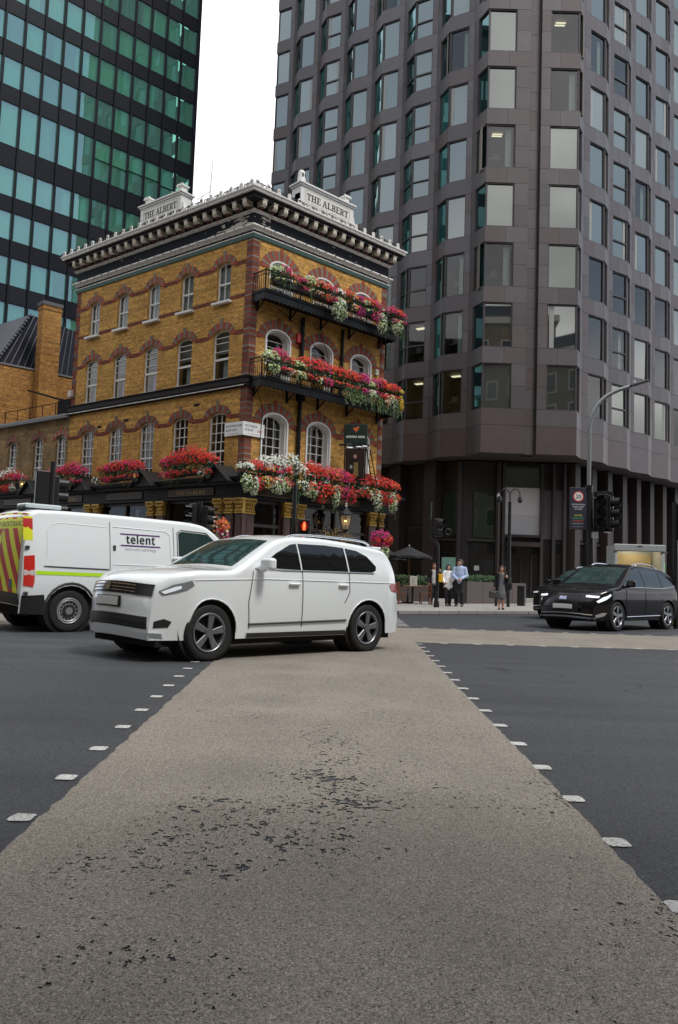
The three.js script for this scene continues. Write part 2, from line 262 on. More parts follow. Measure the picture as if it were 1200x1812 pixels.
{ // core behind the panels, soffit, recessed base
  const in_ = .27, pts = [], ins = .3;
  const plan = []; for (let i = 7; i >= 0; i--) { plan.push(AL(i)); if (i > 0) { const A = AL(i); plan.push([A[0] + 1.30, A[1] + .72]); } }
  plan.push([9.5, -40.9], [9.5, -41.6], [10.1, -41.6], [10.1, -40.9]);
  for (let i = 0; i <= 7; i++) { plan.push(BR(i)); if (i < 7) { const P = BR(i); plan.push(i === 0 ? [12.78, -41.98] : [P[0] + .62, P[1] - 1.05]); } }
  const back = [[27, -75], [-6.2, -75]];
  const soff = sheet([...plan.map(p => [p[0] * .995 + .04, p[1] - .3]), ...back].map(p => [p[0], p[1]]), SB + .02);
  add(tower, 'soffit', soff, mat(0.05, 0.042, 0.04, .8));
  // inner dark core stands 0.33 m behind the sheet of windows
  const core = new THREE.ExtrudeGeometry(poly([[-5.6, 56.2], [7.6, 43.9], [12, 43.9], [25.8, 57.4], [26, 75], [-6, 75]]), { depth: 45, bevelEnabled: false }); core.rotateX(-Math.PI / 2); core.translate(0, SB + .1, 0);
  add(tower, 'core', core, mat(.16, .15, .15, .9)); { const a = bx(.62, 44, .2, 9.8, SB + 22, -41.36); add(tower, 'slot_wall', a, granite[2]); }
  const side = bx(.3, 44, 19, -5.5, SB + 22, -64.75); add(tower, 'side_wall', side, granite[0]);
  const up = new THREE.ExtrudeGeometry(poly([...plan, ...back].map(q => [q[0], -q[1]])), { depth: 34, bevelEnabled: false }); up.rotateX(-Math.PI / 2); up.translate(0, 47, -.3); add(tower, 'upper_storeys', up, granite[0]);
  // recessed ground floor
  const bm = mat(0.030, 0.023, 0.022, .6), bmRed = mat(0.040, 0.025, 0.023, .6);
  const base = new THREE.ExtrudeGeometry(poly([[-8, 60], [-6, 57.8], [6.8, 43.7], [12.4, 43.7], [27, 58.2], [27, 76], [-8, 76]]), { depth: SB - .05, bevelEnabled: false }); base.rotateX(-Math.PI / 2);
  add(tower, 'base_wall', base, mat(0.022, 0.019, 0.019, .5));
  const lp = (t, o = 0) => [lerp(6.8, -6, t) + .74 * -o, -lerp(43.7, 57.8, t) + .67 * o], lr = Math.atan2(14.1, 12.8);
  const dirL = [-12.8 / 19.04, -14.1 / 19.04], outL = [-.74, .67], Lq = Math.atan2(dirL[1], -dirL[0]);
  const F0 = (x, y, z, w, h, d, name, m) => add(tower, name, bx(w, h, d), m, [x, y, z]);
  const onL = (s, y, o, w, h, d, name, m) => add(tower, name, bx(w, h, d), m, [6.8 + dirL[0] * s + outL[0] * o, y, -43.7 + dirL[1] * s + outL[1] * o], [0, Lq, 0]);
  for (const [s, w, m] of [[1.85, .85, bm], [4.55, .85, bm], [7.4, .9, bm], [9.9, .9, bm], [12.4, .9, bm]]) onL(s, 3.9, .35, w, 7.7, .7, 'base_pier', m);
  for (const [s, w] of [[.72, 1.15]]) { onL(s, 4.75, .12, w, 2.5, .04, 'blind', mat(.17, .155, .165, .7)); onL(s, 4.75, .16, w, 2.5, .02, 'pane', clearGlass); onL(s, 3.38, .16, w + .3, .14, .1, 'window_rail', bronze); onL(s, 2.2, .12, w, 2.1, .04, 'pane', darkPane); }
  onL(.06, 4.0, .2, .12, 7.4, .3, 'mullion', bronze); F0(7.95, 4.75, -43.62, 1.1, 2.5, .04, 'blind', mat(.17, .155, .165, .7)); F0(7.95, 4.75, -43.58, 1.1, 2.5, .02, 'pane', clearGlass); F0(7.9, 3.38, -43.55, 1.7, .14, .1, 'window_rail', bronze); F0(7.9, 2.2, -43.63, 1.3, 2.1, .03, 'pane', darkPane); F0(8.72, 3.9, -43.5, .22, 7.6, .3, 'base_pier', bmRed);
  onL(.72, 1.85, .17, 1.05, 1.1, .03, 'backlit_panel', mat(.22, .42, .37, .4, 0, { emissive: new THREE.Color(.25, .5, .44), emissiveIntensity: .12 }));
  F0(7.62, 1.85, -43.6, .28, .26, .012, 'notice', mat(.45, .5, .47, .6));
  { const l = []; for (let i = 0; i < 26; i++) { const b = bx(1.35, .05, .1, 0, -1.3 + i * .1, 0); l.push(b); } onL(3.15, 2.9, .2, 1, 1, 1, 'louvre', bm).geometry = merge(l); const l2 = onL(5.9, 2.9, .2, 1, 1, 1, 'louvre', bm); l2.geometry = merge(l); }
  // middle, entrance with a tall white-blinded window above
  const F = (x, y, z, w, h, d, name, m) => add(tower, name, bx(w, h, d), m, [x, y, z]);
  F(10.05, 6.95, -43.62, 1.95, 1.2, .05, 'transom_pane', mat(.03, .045, .04, .1, 0, { physical: true, ior: 1.8 }));
  F(10.05, 5.6, -43.64, 1.95, 1.5, .04, 'blind', mat(.60, .58, .61, .8)); F(10.05, 4.3, -43.64, 1.95, 1.1, .04, 'blind', mat(.48, .48, .51, .8));
  F(10.05, 3.68, -43.55, 2.2, .14, .25, 'door_canopy', bronze); F(10.05, 3.2, -43.1, 1.9, .22, .8, 'door_canopy', mat(.04, .03, .03, .5));
  for (const x of [9.0, 11.1, 11.75, 12.35]) F(x, 3.9, -43.5, .16, 7.6, .3, 'mullion', bronze);
  for (const x of [9.5, 10.05, 10.6]) F(x, 1.6, -43.6, .06, 2.9, .08, 'door_stile', bronze);
  for (const x of [9.28, 9.78, 10.33, 10.84]) F(x, 1.6, -43.64, .44, 2.8, .03, 'door_pane', darkPane);
  F(9.15, 1.75, -43.4, .03, .5, .05, 'door_handle', mat(.6, .5, .3, .3, .9));
  for (const x of [11.43, 12.05]) { F(x, 4.9, -43.62, .5, 2.7, .04, 'blind', mat(.09, .08, .085, .7)); F(x, 1.8, -43.62, .5, 3, .03, 'pane', darkPane); }
  const dirR = [14.6 / 20.6, -14.5 / 20.6], outR = [.704, .71], Rq = Math.atan2(-dirR[1], dirR[0]);
  const onR = (s, y, o, w, h, d, name, m) => add(tower, name, bx(w, h, d), m, [12.4 + dirR[0] * s + outR[0] * o, y, -43.7 + dirR[1] * s + outR[1] * o], [0, Rq, 0]);
  for (let i = 0; i < 8; i++) { onR(.4 + i * 1.9, 3.9, .3, .55, 7.7, .6, 'base_pier', i % 2 ? bm : bmRed); onR(1.35 + i * 1.9, 4.9, .08, 1.1, 2.6, .04, 'blind', mat(.06, .055, .058, .7)); onR(1.35 + i * 1.9, 3.45, .12, 1.3, .14, .1, 'window_rail', bronze); onR(1.35 + i * 1.9, 1.9, .08, 1.1, 2.8, .03, 'pane', darkPane); }
  F(10.5, .2, -42.2, 3.2, .22, 1.8, 'step', mat(.4, .39, .36, .8));
}
// ---------------------------------------------------------------- dark office block with green and blue glazing
const dR = V(0.7311, 0, -0.6823), nR = V(0.6823, 0, 0.7311), dL = V(-0.7868, 0, -0.6172), nL = V(-0.6172, 0, 0.7868);
{
  const rr = rng(88), G = V(-18.3, 0, -51.9), q = new THREE.Quaternion().setFromAxisAngle(V(0, 1, 0), Math.atan2(0.6823, 0.7311));
  const b = thing('glass_office_block', 'dark office block glazed in blue and green panes standing behind the pub roof', 'office block', [G.x, 0, G.z], 0); b.quaternion.copy(q);
  const lowSpec = { physical: true, specularIntensity: .35 }, metal = mat(.010, .011, .016, .4, 0, lowSpec), metal2 = mat(.016, .017, .023, .38, 0, lowSpec);
  const glass = mat(.21, .58, .44, .012, 0, { physical: true, transmission: .74, thickness: 0, ior: 2.33, specularIntensity: 1.8, specularColor: new THREE.Color(.34, .76, 1) });
  const cur = [[.62, .60, .50], [.50, .48, .40], [.36, .35, .30]].map(c => mat(c[0], c[1], c[2], .9)), roomGrey = mat(.20, .20, .19, .9), pick = l => l[Math.floor(rr() * l.length)];
  const S = []; for (let i = -2; i <= 10; i++) S.push(-5.5 + 1.272 * i); S.push(8.72);
  const rows = [[9.9, 1.9], [12.8, 1.9], [15.75, 1.9], [18.71, 1.86], [21.6, 1.88], [24.41, 1.9], [27.69, 2.86], [31.55, 1.92], [34.49, 1.93], [37.34, 1.93], [40.25, 1.93], [43.15, 1.93], [46.05, 1.93]];
  const full = new THREE.PlaneGeometry(1, 1);
  for (let c = 0; c < S.length - 1; c++) {
    const x0 = S[c] + .06, x1 = S[c + 1] - .06, w = x1 - x0, last = c === S.length - 2;
    add(b, 'mullion', bx(.12, 50, .2, S[c], 25, .02), metal);
    rows.forEach(([y, h], r) => {
      const yn = r + 1 < rows.length ? rows[r + 1][0] : y + h + 1;
      add(b, 'spandrel', bx(w, yn - y - h - .02, .12, (x0 + x1) / 2, (y + h + yn) / 2, -.08), rr() < .3 ? metal2 : metal);
      const win = grp(b, 'window', [(x0 + x1) / 2, y + h / 2, 0]);
      add(win, 'frame', merge([bx(w, .05, .1, 0, -h / 2 + .025, -.07), bx(w, .05, .1, 0, h / 2 - .025, -.07)]), metal);
      const p = add(win, 'pane', full, glass, [0, 0, -.08], [(rr() - .5) * .008, (rr() - .5) * .010, 0]); p.scale.set(w, h, 1);
      const X = w / 2, H = h / 2, t = rr(), k = rr();
      if (last) { if (r > 6) add(win, 'blind', bx(w - .2, h * .9, .02, 0, 0, -.2), cur[2]); return; }
      const fold = (xa, xb, ya, yb, m) => { const pos = [], n = Math.max(3, Math.round((xb - xa) / .09)), q = i => [lerp(xa, xb, i / n), -.22 - .035 * (i % 2)]; for (let i = 0; i < n; i++) { const [ax, az] = q(i), [cx, cz] = q(i + 1); pos.push(ax, ya, az, cx, ya, cz, cx, yb, cz, ax, ya, az, cx, yb, cz, ax, yb, az); } const g = new THREE.BufferGeometry(); g.setAttribute('position', new THREE.Float32BufferAttribute(pos, 3)); g.computeVertexNormals(); add(win, 'curtain', g, m); };
      if (r === 6 && c > 6) { const z = -.05 + rr() * .3; add(win, 'blind', bx(w, H - z, .015, 0, (z + H) / 2, -.2), cur[0]); fold(-X, X * (k < .5 ? 1 : 0), -H, z, cur[2]); add(win, 'glazing_bar', bx(w, .05, .06, 0, z, -.05), metal); }
      else if (t < .42) fold(-X, X, -H, H - (k < .4 ? .14 : 0), cur[0]);
      else if (t < .62) fold(-X, X, -H, H, cur[k < .5 ? 1 : 2]);
      else if (t < .86) { const z = X * (k * 1.2 - .5); if (rr() < .5) fold(-X, z, -H, H, pick(cur)); else fold(z, X, -H, H, pick(cur)); }
    });
  }
  add(b, 'corner_post', bx(.26, 50, .3, 8.62, 25, -.05), metal);
  add(b, 'core', bx(17, 50, 16, -1.2, 25, -8.75), roomGrey);
  const sideG = []; for (const [y, h] of rows) sideG.push(bx(.1, 1.0, 15, 8.6, y - .5, -8)); add(b, 'side_spandrel', merge(sideG), metal);
  add(b, 'roof', bx(17.4, .4, 17, .2, 50, -8.4), metal);
}
// ---------------------------------------------------------------- the corner pub
function brickTex(w, m, rows, cols, pal, mortar, seed) { // running bond with headers, size m metres
  return tex(w, w, (i, j) => {
    const v = j / w * rows, row = Math.floor(v), fy = v - row; const hd = row % 2, n = hd ? cols * 2 : cols; const u = i / w * n + (hd ? .25 : 0), id = Math.floor(u) % n, fx = u - Math.floor(u);
    const jx = .010 / (m / n), jy = .010 / (m / rows), edge = 0.35 * (hash2(i >> 1, j >> 1, seed + 4) - .5);
    const nz = fbm(i / w * 60, j / w * 60, 60, seed, 3), big = fbm(i / w * 5, j / w * 5, 5, seed + 9, 4);
    if (fx < jx * (1 + edge) || fy < jy * (1 + edge)) return mortar.map(c => c * (.7 + .6 * nz) * (.7 + .6 * big));
    const r = hash2(id, row, seed + 1), c = pal[Math.floor(r * pal.length)], k = (.86 + .28 * hash2(id, row, seed + 2)) * (.80 + .4 * nz) * (.76 + .48 * big) * (.80 + .4 * hash2(3, row, seed + 7));
    return [c[0] * k, c[1] * k, c[2] * k];
  }, { repeat: [1 / m, 1 / m] });
}
const stockPal = [[.52, .285, .075], [.56, .315, .086], [.48, .255, .066], [.54, .305, .10], [.44, .235, .070], [.57, .335, .096], [.50, .27, .072], [.36, .195, .07]];
const stockTex = brickTex(1536, 4.5, 60, 20, stockPal, [.30, .22, .13], 201);
const redPal = [[.25, .060, .034], [.22, .052, .032], [.28, .074, .042], [.18, .048, .034], [.23, .070, .046]];
const redTex = brickTex(512, 1.35, 18, 6, redPal, [.22, .15, .11], 301);
const brickBump = tex(512, 512, (i, j) => { const rows = 18, v = j / 512 * rows, row = Math.floor(v), hd = row % 2, n = hd ? 12 : 6, u = i / 512 * n + (hd ? .25 : 0); return (v - row < .13 || u - Math.floor(u) < .06 * (hd ? 1 : .5)) ? 0 : .6 + .4 * hash2(i, j, 4); }, { color: false, repeat: [1 / 1.35, 1 / 1.35] });
const stock = mat(1.10, 1.08, .98, .9, 0, { map: stockTex, bumpMap: brickBump, bumpScale: .008, physical: true, specularIntensity: .35 });
const dullStock = stock.clone(); dullStock.color.setRGB(.74, .68, .68);
const sootTex = tex(1024, 1024, (i, j) => { const d = stockTex.image.data, w = 1536, o = ((Math.floor(j * 1.5) * w) + Math.floor(i * 1.5)) * 4, lin = c => Math.pow(c / 255, 2.2), n = .35 + .5 * fbm(i / 128, j / 128, 8, 77, 4); return [lin(d[o]) * n * .8, lin(d[o + 1]) * n * .9, lin(d[o + 2]) * n * 1.2]; }, { repeat: [1 / 4.5, 1 / 4.5] });
const sootBrick = mat(1, 1, 1, .9, 0, { map: sootTex, bumpMap: brickBump, bumpScale: .008 });
const red = mat(1, 1, 1, .88, 0, { map: redTex, bumpMap: brickBump, bumpScale: .006, physical: true, specularIntensity: .35 });
const redV = mat(1, 1, 1, .85, 0, { vertexColors: true });
const grubTex = tex(512, 512, (i, j) => { const n = fbm(i / 512 * 9, j / 512 * 9, 9, 13, 5), s = sstep(.58, .76, n) * .40, v = .74 - s * .52; return [v, v * .97, v * .90]; }, { repeat: [.9, .9] });
const whiteWorn = mat(1, 1, 1, .65, 0, { map: grubTex }), white = mat(.72, .71, .68, .5), cream = mat(.66, .61, .50, .6), darkRed = mat(.10, .02, .02, .6);
const black = mat(.008, .008, .009, .5, 0, { physical: true, specularIntensity: .45 }), blackMatt = mat(.009, .009, .010, .8, 0, { physical: true, specularIntensity: .3 }), navy = mat(.012, .014, .02, .7, 0, { physical: true, specularIntensity: .4 }), teal = mat(.10, .19, .17, .6), lead = mat(.022, .023, .026, .4, 0, { physical: true, specularIntensity: .7 }), gold = mat(.46, .29, .065, .45, .5);
const peelTex = tex(1024, 256, (i, j) => { const x = i / 1024, n = fbm(x * 40, j / 256 * 6, 40, 5, 5, 6), near = sstep(.60, .97, x), p = n + near * .26 - .82 + (j / 256 < .35 ? .05 : 0); return p > 0.0 ? [.55, .50, .42] : [.013, .015, .021]; });
const P0 = V(-3.809, 0, -31.0);
const qR = new THREE.Quaternion().setFromAxisAngle(V(0, 1, 0), Math.atan2(.6823, .7311)), qL = new THREE.Quaternion().setFromAxisAngle(V(0, 1, 0), Math.atan2(-.6172, .7868));
const pub = thing('pub', 'four-storey yellow brick corner pub with red brick quoins, white cornice and gold-capped black shopfront', 'pub', [P0.x, 0, P0.z]);
const FR = { q: qR, at: (s, y, o) => dR.clone().multiplyScalar(s).addScaledVector(nR, o).setY(y), sg: 1 }, FL_ = { q: qL, at: (s, y, o) => dL.clone().multiplyScalar(s).addScaledVector(nL, o).setY(y), sg: -1 };
const on = (F, parent, name, geo, m, s, y, o) => { const e = add(parent, name, geo, m); e.position.copy(F.at(s, y, o)); e.quaternion.copy(F.q); return e; };
const ong = (F, parent, name, s, y, o) => { const e = grp(parent, name); e.position.copy(F.at(s, y, o)); e.quaternion.copy(F.q); return e; };
const LR = 7.75, LL = 12.05, LW = 19.2;
// mitred sweep of a profile [o, y] round the two faces
function sweep(prof, { l = LL, r = LR, ret = .8 } = {}) {
  const mit = nL.clone().add(nR).divideScalar(1 + nL.dot(nR));
  const A = dL.clone().multiplyScalar(l), B = dR.clone().multiplyScalar(r);
  const path = [{ p: A.clone().addScaledVector(nL, -ret), m: dL.clone() }, { p: A, m: nL.clone().add(dL) }, { p: V(0, 0, 0), m: mit }, { p: B, m: nR.clone().add(dR) }, { p: B.clone().addScaledVector(nR, -ret), m: dR.clone() }];
  const pos = [], uv = []; let u = 0;
  for (let i = 0; i < 4; i++) {
    const a = path[i], b = path[i + 1], L = a.p.distanceTo(b.p); let v = 0;
    for (let k = 0; k < prof.length - 1; k++) {
      const [o0, y0] = prof[k], [o1, y1] = prof[k + 1], dv = Math.hypot(o1 - o0, y1 - y0);
      const w = (e, o, y) => e.p.clone().addScaledVector(e.m, o).setY(y), p00 = w(a, o0, y0), p10 = w(b, o0, y0), p11 = w(b, o1, y1), p01 = w(a, o1, y1);
      for (const [p, uu, vv] of [[p00, u, v], [p10, u + L, v], [p11, u + L, v + dv], [p00, u, v], [p11, u + L, v + dv], [p01, u, v + dv]]) { pos.push(p.x, p.y, p.z); uv.push(uu, vv); }
      v += dv;
    }
    u += L;
  }
  const g = new THREE.BufferGeometry(); g.setAttribute('position', new THREE.Float32BufferAttribute(pos, 3)); g.setAttribute('uv', new THREE.Float32BufferAttribute(uv, 2)); g.computeVertexNormals(); return g;
}
// arched opening: half width a, bottom yb, spring ys, rise b (centre x)
function arch(x, a, yb, ys, b, S = THREE.Shape) { const s = new S(); s.moveTo(x - a, yb); s.lineTo(x + a, yb); s.lineTo(x + a, ys); s.absellipse(x, ys, a, b, 0, Math.PI, false); s.lineTo(x - a, yb); return s; }
function archRing(a, yb, ys, b, t, S) { const s = arch(0, a, yb, ys, b); s.holes.push(arch(0, a - t, yb + (S ?? t), ys, b - t * .9, THREE.Path)); return s; }
const RW = [1.46, 3.84, 6.22], LWn = [1.62, 3.88, 6.10, 8.34, 10.52], WW = [12.72, 14.7, 17.15];
const rowsR = [{ yb: 4.95, ys: 7.20, b: .47, a: .70 }, { yb: 8.85, ys: 10.68, b: .44, a: .67 }, { yb: 12.2, ys: 13.6, b: .38, a: .62 }];
const rowsL = [{ yb: 5.1, ys: 7.38, b: .22, a: .50 }, { yb: 8.96, ys: 10.82, b: .22, a: .49 }, { yb: 12.2, ys: 13.70, b: .19, a: .41 }];
{ // walls
  const wr = poly([[0, 4.2], [LR, 4.2], [LR, 14.8], [0, 14.8]]); for (const x of RW) for (const r of rowsR) wr.holes.push(arch(x, r.a, r.yb, r.ys, r.b, THREE.Path));
  on(FR, pub, 'wall', extr(wr, .4, -.4), stock, 0, 0, 0);
  const wl = poly([[-LL, 4.2], [0, 4.2], [0, 14.8], [-LL, 14.8]]); for (const x of LWn) for (const r of rowsL) wl.holes.push(arch(-x, r.a, r.yb, r.ys, r.b, THREE.Path));
  on(FL_, pub, 'wall', extr(wl, .4, -.4), stock, 0, 0, 0);
  const ww = poly([[-LW, 4.2], [-LL - .003, 4.2], [-LL - .003, 8.5], [-LW, 8.5]]); for (const x of WW) ww.holes.push(arch(-x, .42, 5.1, 7.42, .16, THREE.Path));
  on(FL_, pub, 'wing_wall', extr(ww, .4, -.4), sootBrick, 0, 0, 0);
  add(pub, 'wing_roof', (() => { const a = FL_.at(LL, 8.5, .15), c = FL_.at(LW, 8.5, .15), d = FL_.at(LW, 8.9, -6), e = FL_.at(LL, 8.9, -6); const g = new THREE.BufferGeometry(); g.setAttribute('position', new THREE.Float32BufferAttribute([a, c, d, a, d, e].flatMap(p => [p.x, p.y, p.z]), 3)); g.computeVertexNormals(); return g; })(), lead);
  on(FL_, pub, 'wing_coping', merge([bx(LW - LL - .01, .10, .5, -(LW + LL) / 2, 8.53, -.02), bx(LW - LL - .01, .06, .3, -(LW + LL) / 2, 8.42, .1)]), mat(.22, .22, .23, .6), 0, 0, 0);
  // back and end walls, flat roof
  const c = [FL_.at(LL, 0, 0), FL_.at(0, 0, 0), FR.at(LR, 0, 0), FR.at(LR, 0, -9), FL_.at(LL, 0, -6)];
  const wall = (a, b, y0, y1, m, name) => { const L = a.distanceTo(b), g = bx(L, y1 - y0, .3, L / 2, (y0 + y1) / 2, -.16); add(pub, name, g, m, [a.x, 0, a.z], [0, Math.atan2(-(b.z - a.z), b.x - a.x), 0]); };
  wall(c[2], c[3], 0, 14.8, stock, 'wall'); wall(c[3], c[4], 0, 14.8, sootBrick, 'wall'); wall(c[4], c[0], 8, 14.8, stock, 'wall');
  const rf = new THREE.ExtrudeGeometry(poly(c.map(p => [p.x, -p.z])), { depth: .2, bevelEnabled: false }); rf.rotateX(-Math.PI / 2); rf.translate(0, 16.1, 0); add(pub, 'roof', rf, lead);
  const fl = new THREE.ExtrudeGeometry(poly(c.map(p => [p.x * .97, -p.z * .97 + .0])), { depth: .1, bevelEnabled: false }); fl.rotateX(-Math.PI / 2);
  for (const y of [4.3, 8.2, 11.7]) add(pub, 'floor', fl.clone().translate(0, y, -.45), blackMatt);
  // dark cross wall so rooms are not see-through
  on(FR, pub, 'inner_wall', bx(LR - .2, 10.2, .1, LR / 2, 9.5, -2.2), mat(.10, .07, .05, .9), 0, 0, 0); on(FL_, pub, 'inner_wall', merge([bx(LL - .4, 10.2, .1, -LL / 2, 9.5, -1.8), bx(LW - LL - .4, 3.9, .1, -(LL + LW) / 2, 6.4, -1.8)]), mat(.05, .045, .04, .9), 0, 0, 0);
}
{ // red string bands and quoins
  const rr = rng(5);
  const redSoot = red.clone(); redSoot.color.setRGB(.78, .80, .82);
  const band = (F, L, ys, gaps, hw, h = .19) => { let x = .34; for (const g of [...gaps, null]) { const e = g === null ? L - (F.sg < 0 ? .02 : .25) : g - hw; if (e - x > .1) on(F, pub, 'red_band', bx(e - x, h, .04, F.sg * (x + e) / 2, ys, -.012), F.sg < 0 ? redSoot : red, 0, 0, 0); if (g !== null) x = g + hw; } };
  band(FR, LR, 7.2, RW, .98, .24); band(FR, LR, 10.68, RW, .95, .24); band(FR, LR, 13.62, RW, .88, .2);
  band(FL_, LL, 7.36, LWn, .74); band(FL_, LL, 10.80, LWn, .74); band(FL_, LL, 13.68, LWn, .64); band(FL_, LL, 12.28, LWn, .42, .16);
  // corner quoins: red blocks and thin grey courses, each wraps the arris
  const mit = nL.clone().add(nR).divideScalar(1 + nL.dot(nR));
  const block = (y, h, e, wl, wr) => { const p = [dL.clone().multiplyScalar(wl).addScaledVector(nL, e), mit.clone().multiplyScalar(e), dR.clone().multiplyScalar(wr).addScaledVector(nR, e), dR.clone().multiplyScalar(wr).addScaledVector(nR, -.1), V(0, 0, 0).addScaledVector(mit, -.1), dL.clone().multiplyScalar(wl).addScaledVector(nL, -.1)]; const g = new THREE.ExtrudeGeometry(poly(p.map(a => [a.x, -a.z])), { depth: h, bevelEnabled: false }); g.rotateX(-Math.PI / 2); g.translate(0, y, 0); return g; };
  const gr = [mat(.17, .13, .115, .85), mat(.24, .20, .165, .85), mat(.13, .075, .065, .85)];
  const tones = [[1, 1, 1], [.8, .75, .75], [1.15, 1.1, 1.05]].map(c => { const m = red.clone(); m.color.setRGB(...c); return m; });
  for (let y = 4.95, i = 0; y < 14.72; i++) { const h = .152; add(pub, 'quoin', block(y, Math.min(h - .008, 14.74 - y), .016, .33 + (i % 2) * .02, .32 + (i % 2) * .02), tones[Math.floor(rr() * 3)]); y += h; if (y < 14.6) { add(pub, 'quoin', block(y, .072, .012, .33, .32), gr[Math.floor(rr() * 3)]); y += .077; } }
  for (let y = 8.9, i = 0; y < 14.6; i++, y += .225) on(FL_, pub, 'quoin', bx(.30 + (i % 2) * .06, .21, .04, -LL + .16, y + .1, -.008), i % 3 === 2 ? gr[2] : tones[i % 3], 0, 0, 0);
  for (let y = 4.95, i = 0; y < 14.6; i++, y += .225) on(FR, pub, 'quoin', bx(.26 + (i % 2) * .05, .21, .04, LR - .15, y + .1, -.008), i % 3 === 2 ? gr[0] : tones[i % 3], 0, 0, 0);
}
// gauged arch of alternate red and grey bricks
function voussoirs(a, b, th, n, rr, key = 1.35, cs = 1) {
  const l = []; const ang0 = -.08;
  for (let i = 0; i < n; i++) {
    const t0 = lerp(ang0, Math.PI - ang0, i / n) + .012, t1 = lerp(ang0, Math.PI - ang0, (i + 1) / n) - .012, k = i === (n - 1) / 2 ? key : 1, T = th * k;
    const P = (t, e) => { const nx = Math.cos(t) * b, ny = Math.sin(t) * a, nl = Math.hypot(nx, ny); return [Math.cos(t) * a + nx / nl * e, Math.sin(t) * b + ny / nl * e]; };
    const g = extr(poly([P(t0, 0), P(t0, T), P(t1, T), P(t1, 0)]), .06, -.035), odd = i % 2, v = (.8 + .4 * rr()) * cs; l.push(tint(clean(g), ...(odd ? [.20 * v, .155 * v, .11 * v] : [.30 * v, .062 * v, .034 * v])));
  }
  return merge(l);
}
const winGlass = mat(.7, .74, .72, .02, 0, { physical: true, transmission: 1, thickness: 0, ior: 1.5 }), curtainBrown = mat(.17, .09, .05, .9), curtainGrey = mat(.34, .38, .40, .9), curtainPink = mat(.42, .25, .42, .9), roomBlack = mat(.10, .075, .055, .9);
const warmBulb = mat(1, .6, .2, .5, 0, { emissive: new THREE.Color(1, .48, .12), emissiveIntensity: 3.2 });
function sash(win, a, yb, ys, b, z, rails, bars, t = .05) { // frame + glazing in window-local coords, y from yb
  const fr = [extr(archRing(a, yb, ys, b, .065), .07, z - .035)], H = ys - yb, top = ys + b;
  for (const [f, w] of rails) fr.push(bx(2 * a - .1, w, .055, 0, yb + f * (top - yb), z));
  for (const [x, y0, y1] of bars) { const xx = x * (a - .05), yt = Math.min(yb + y1 * (top - yb), ys + b * Math.sqrt(Math.max(0, 1 - x * x * .9)) - .04); fr.push(bx(.028, yt - (yb + y0 * (top - yb)), .045, xx, (yt + yb + y0 * (top - yb)) / 2, z)); }
  add(win, 'frame', merge(fr), white);
  const gs = new THREE.ShapeGeometry(arch(0, a - .03, yb + .02, ys, b - .02)); gs.translate(0, 0, z - .01); add(win, 'pane', gs, winGlass);
}
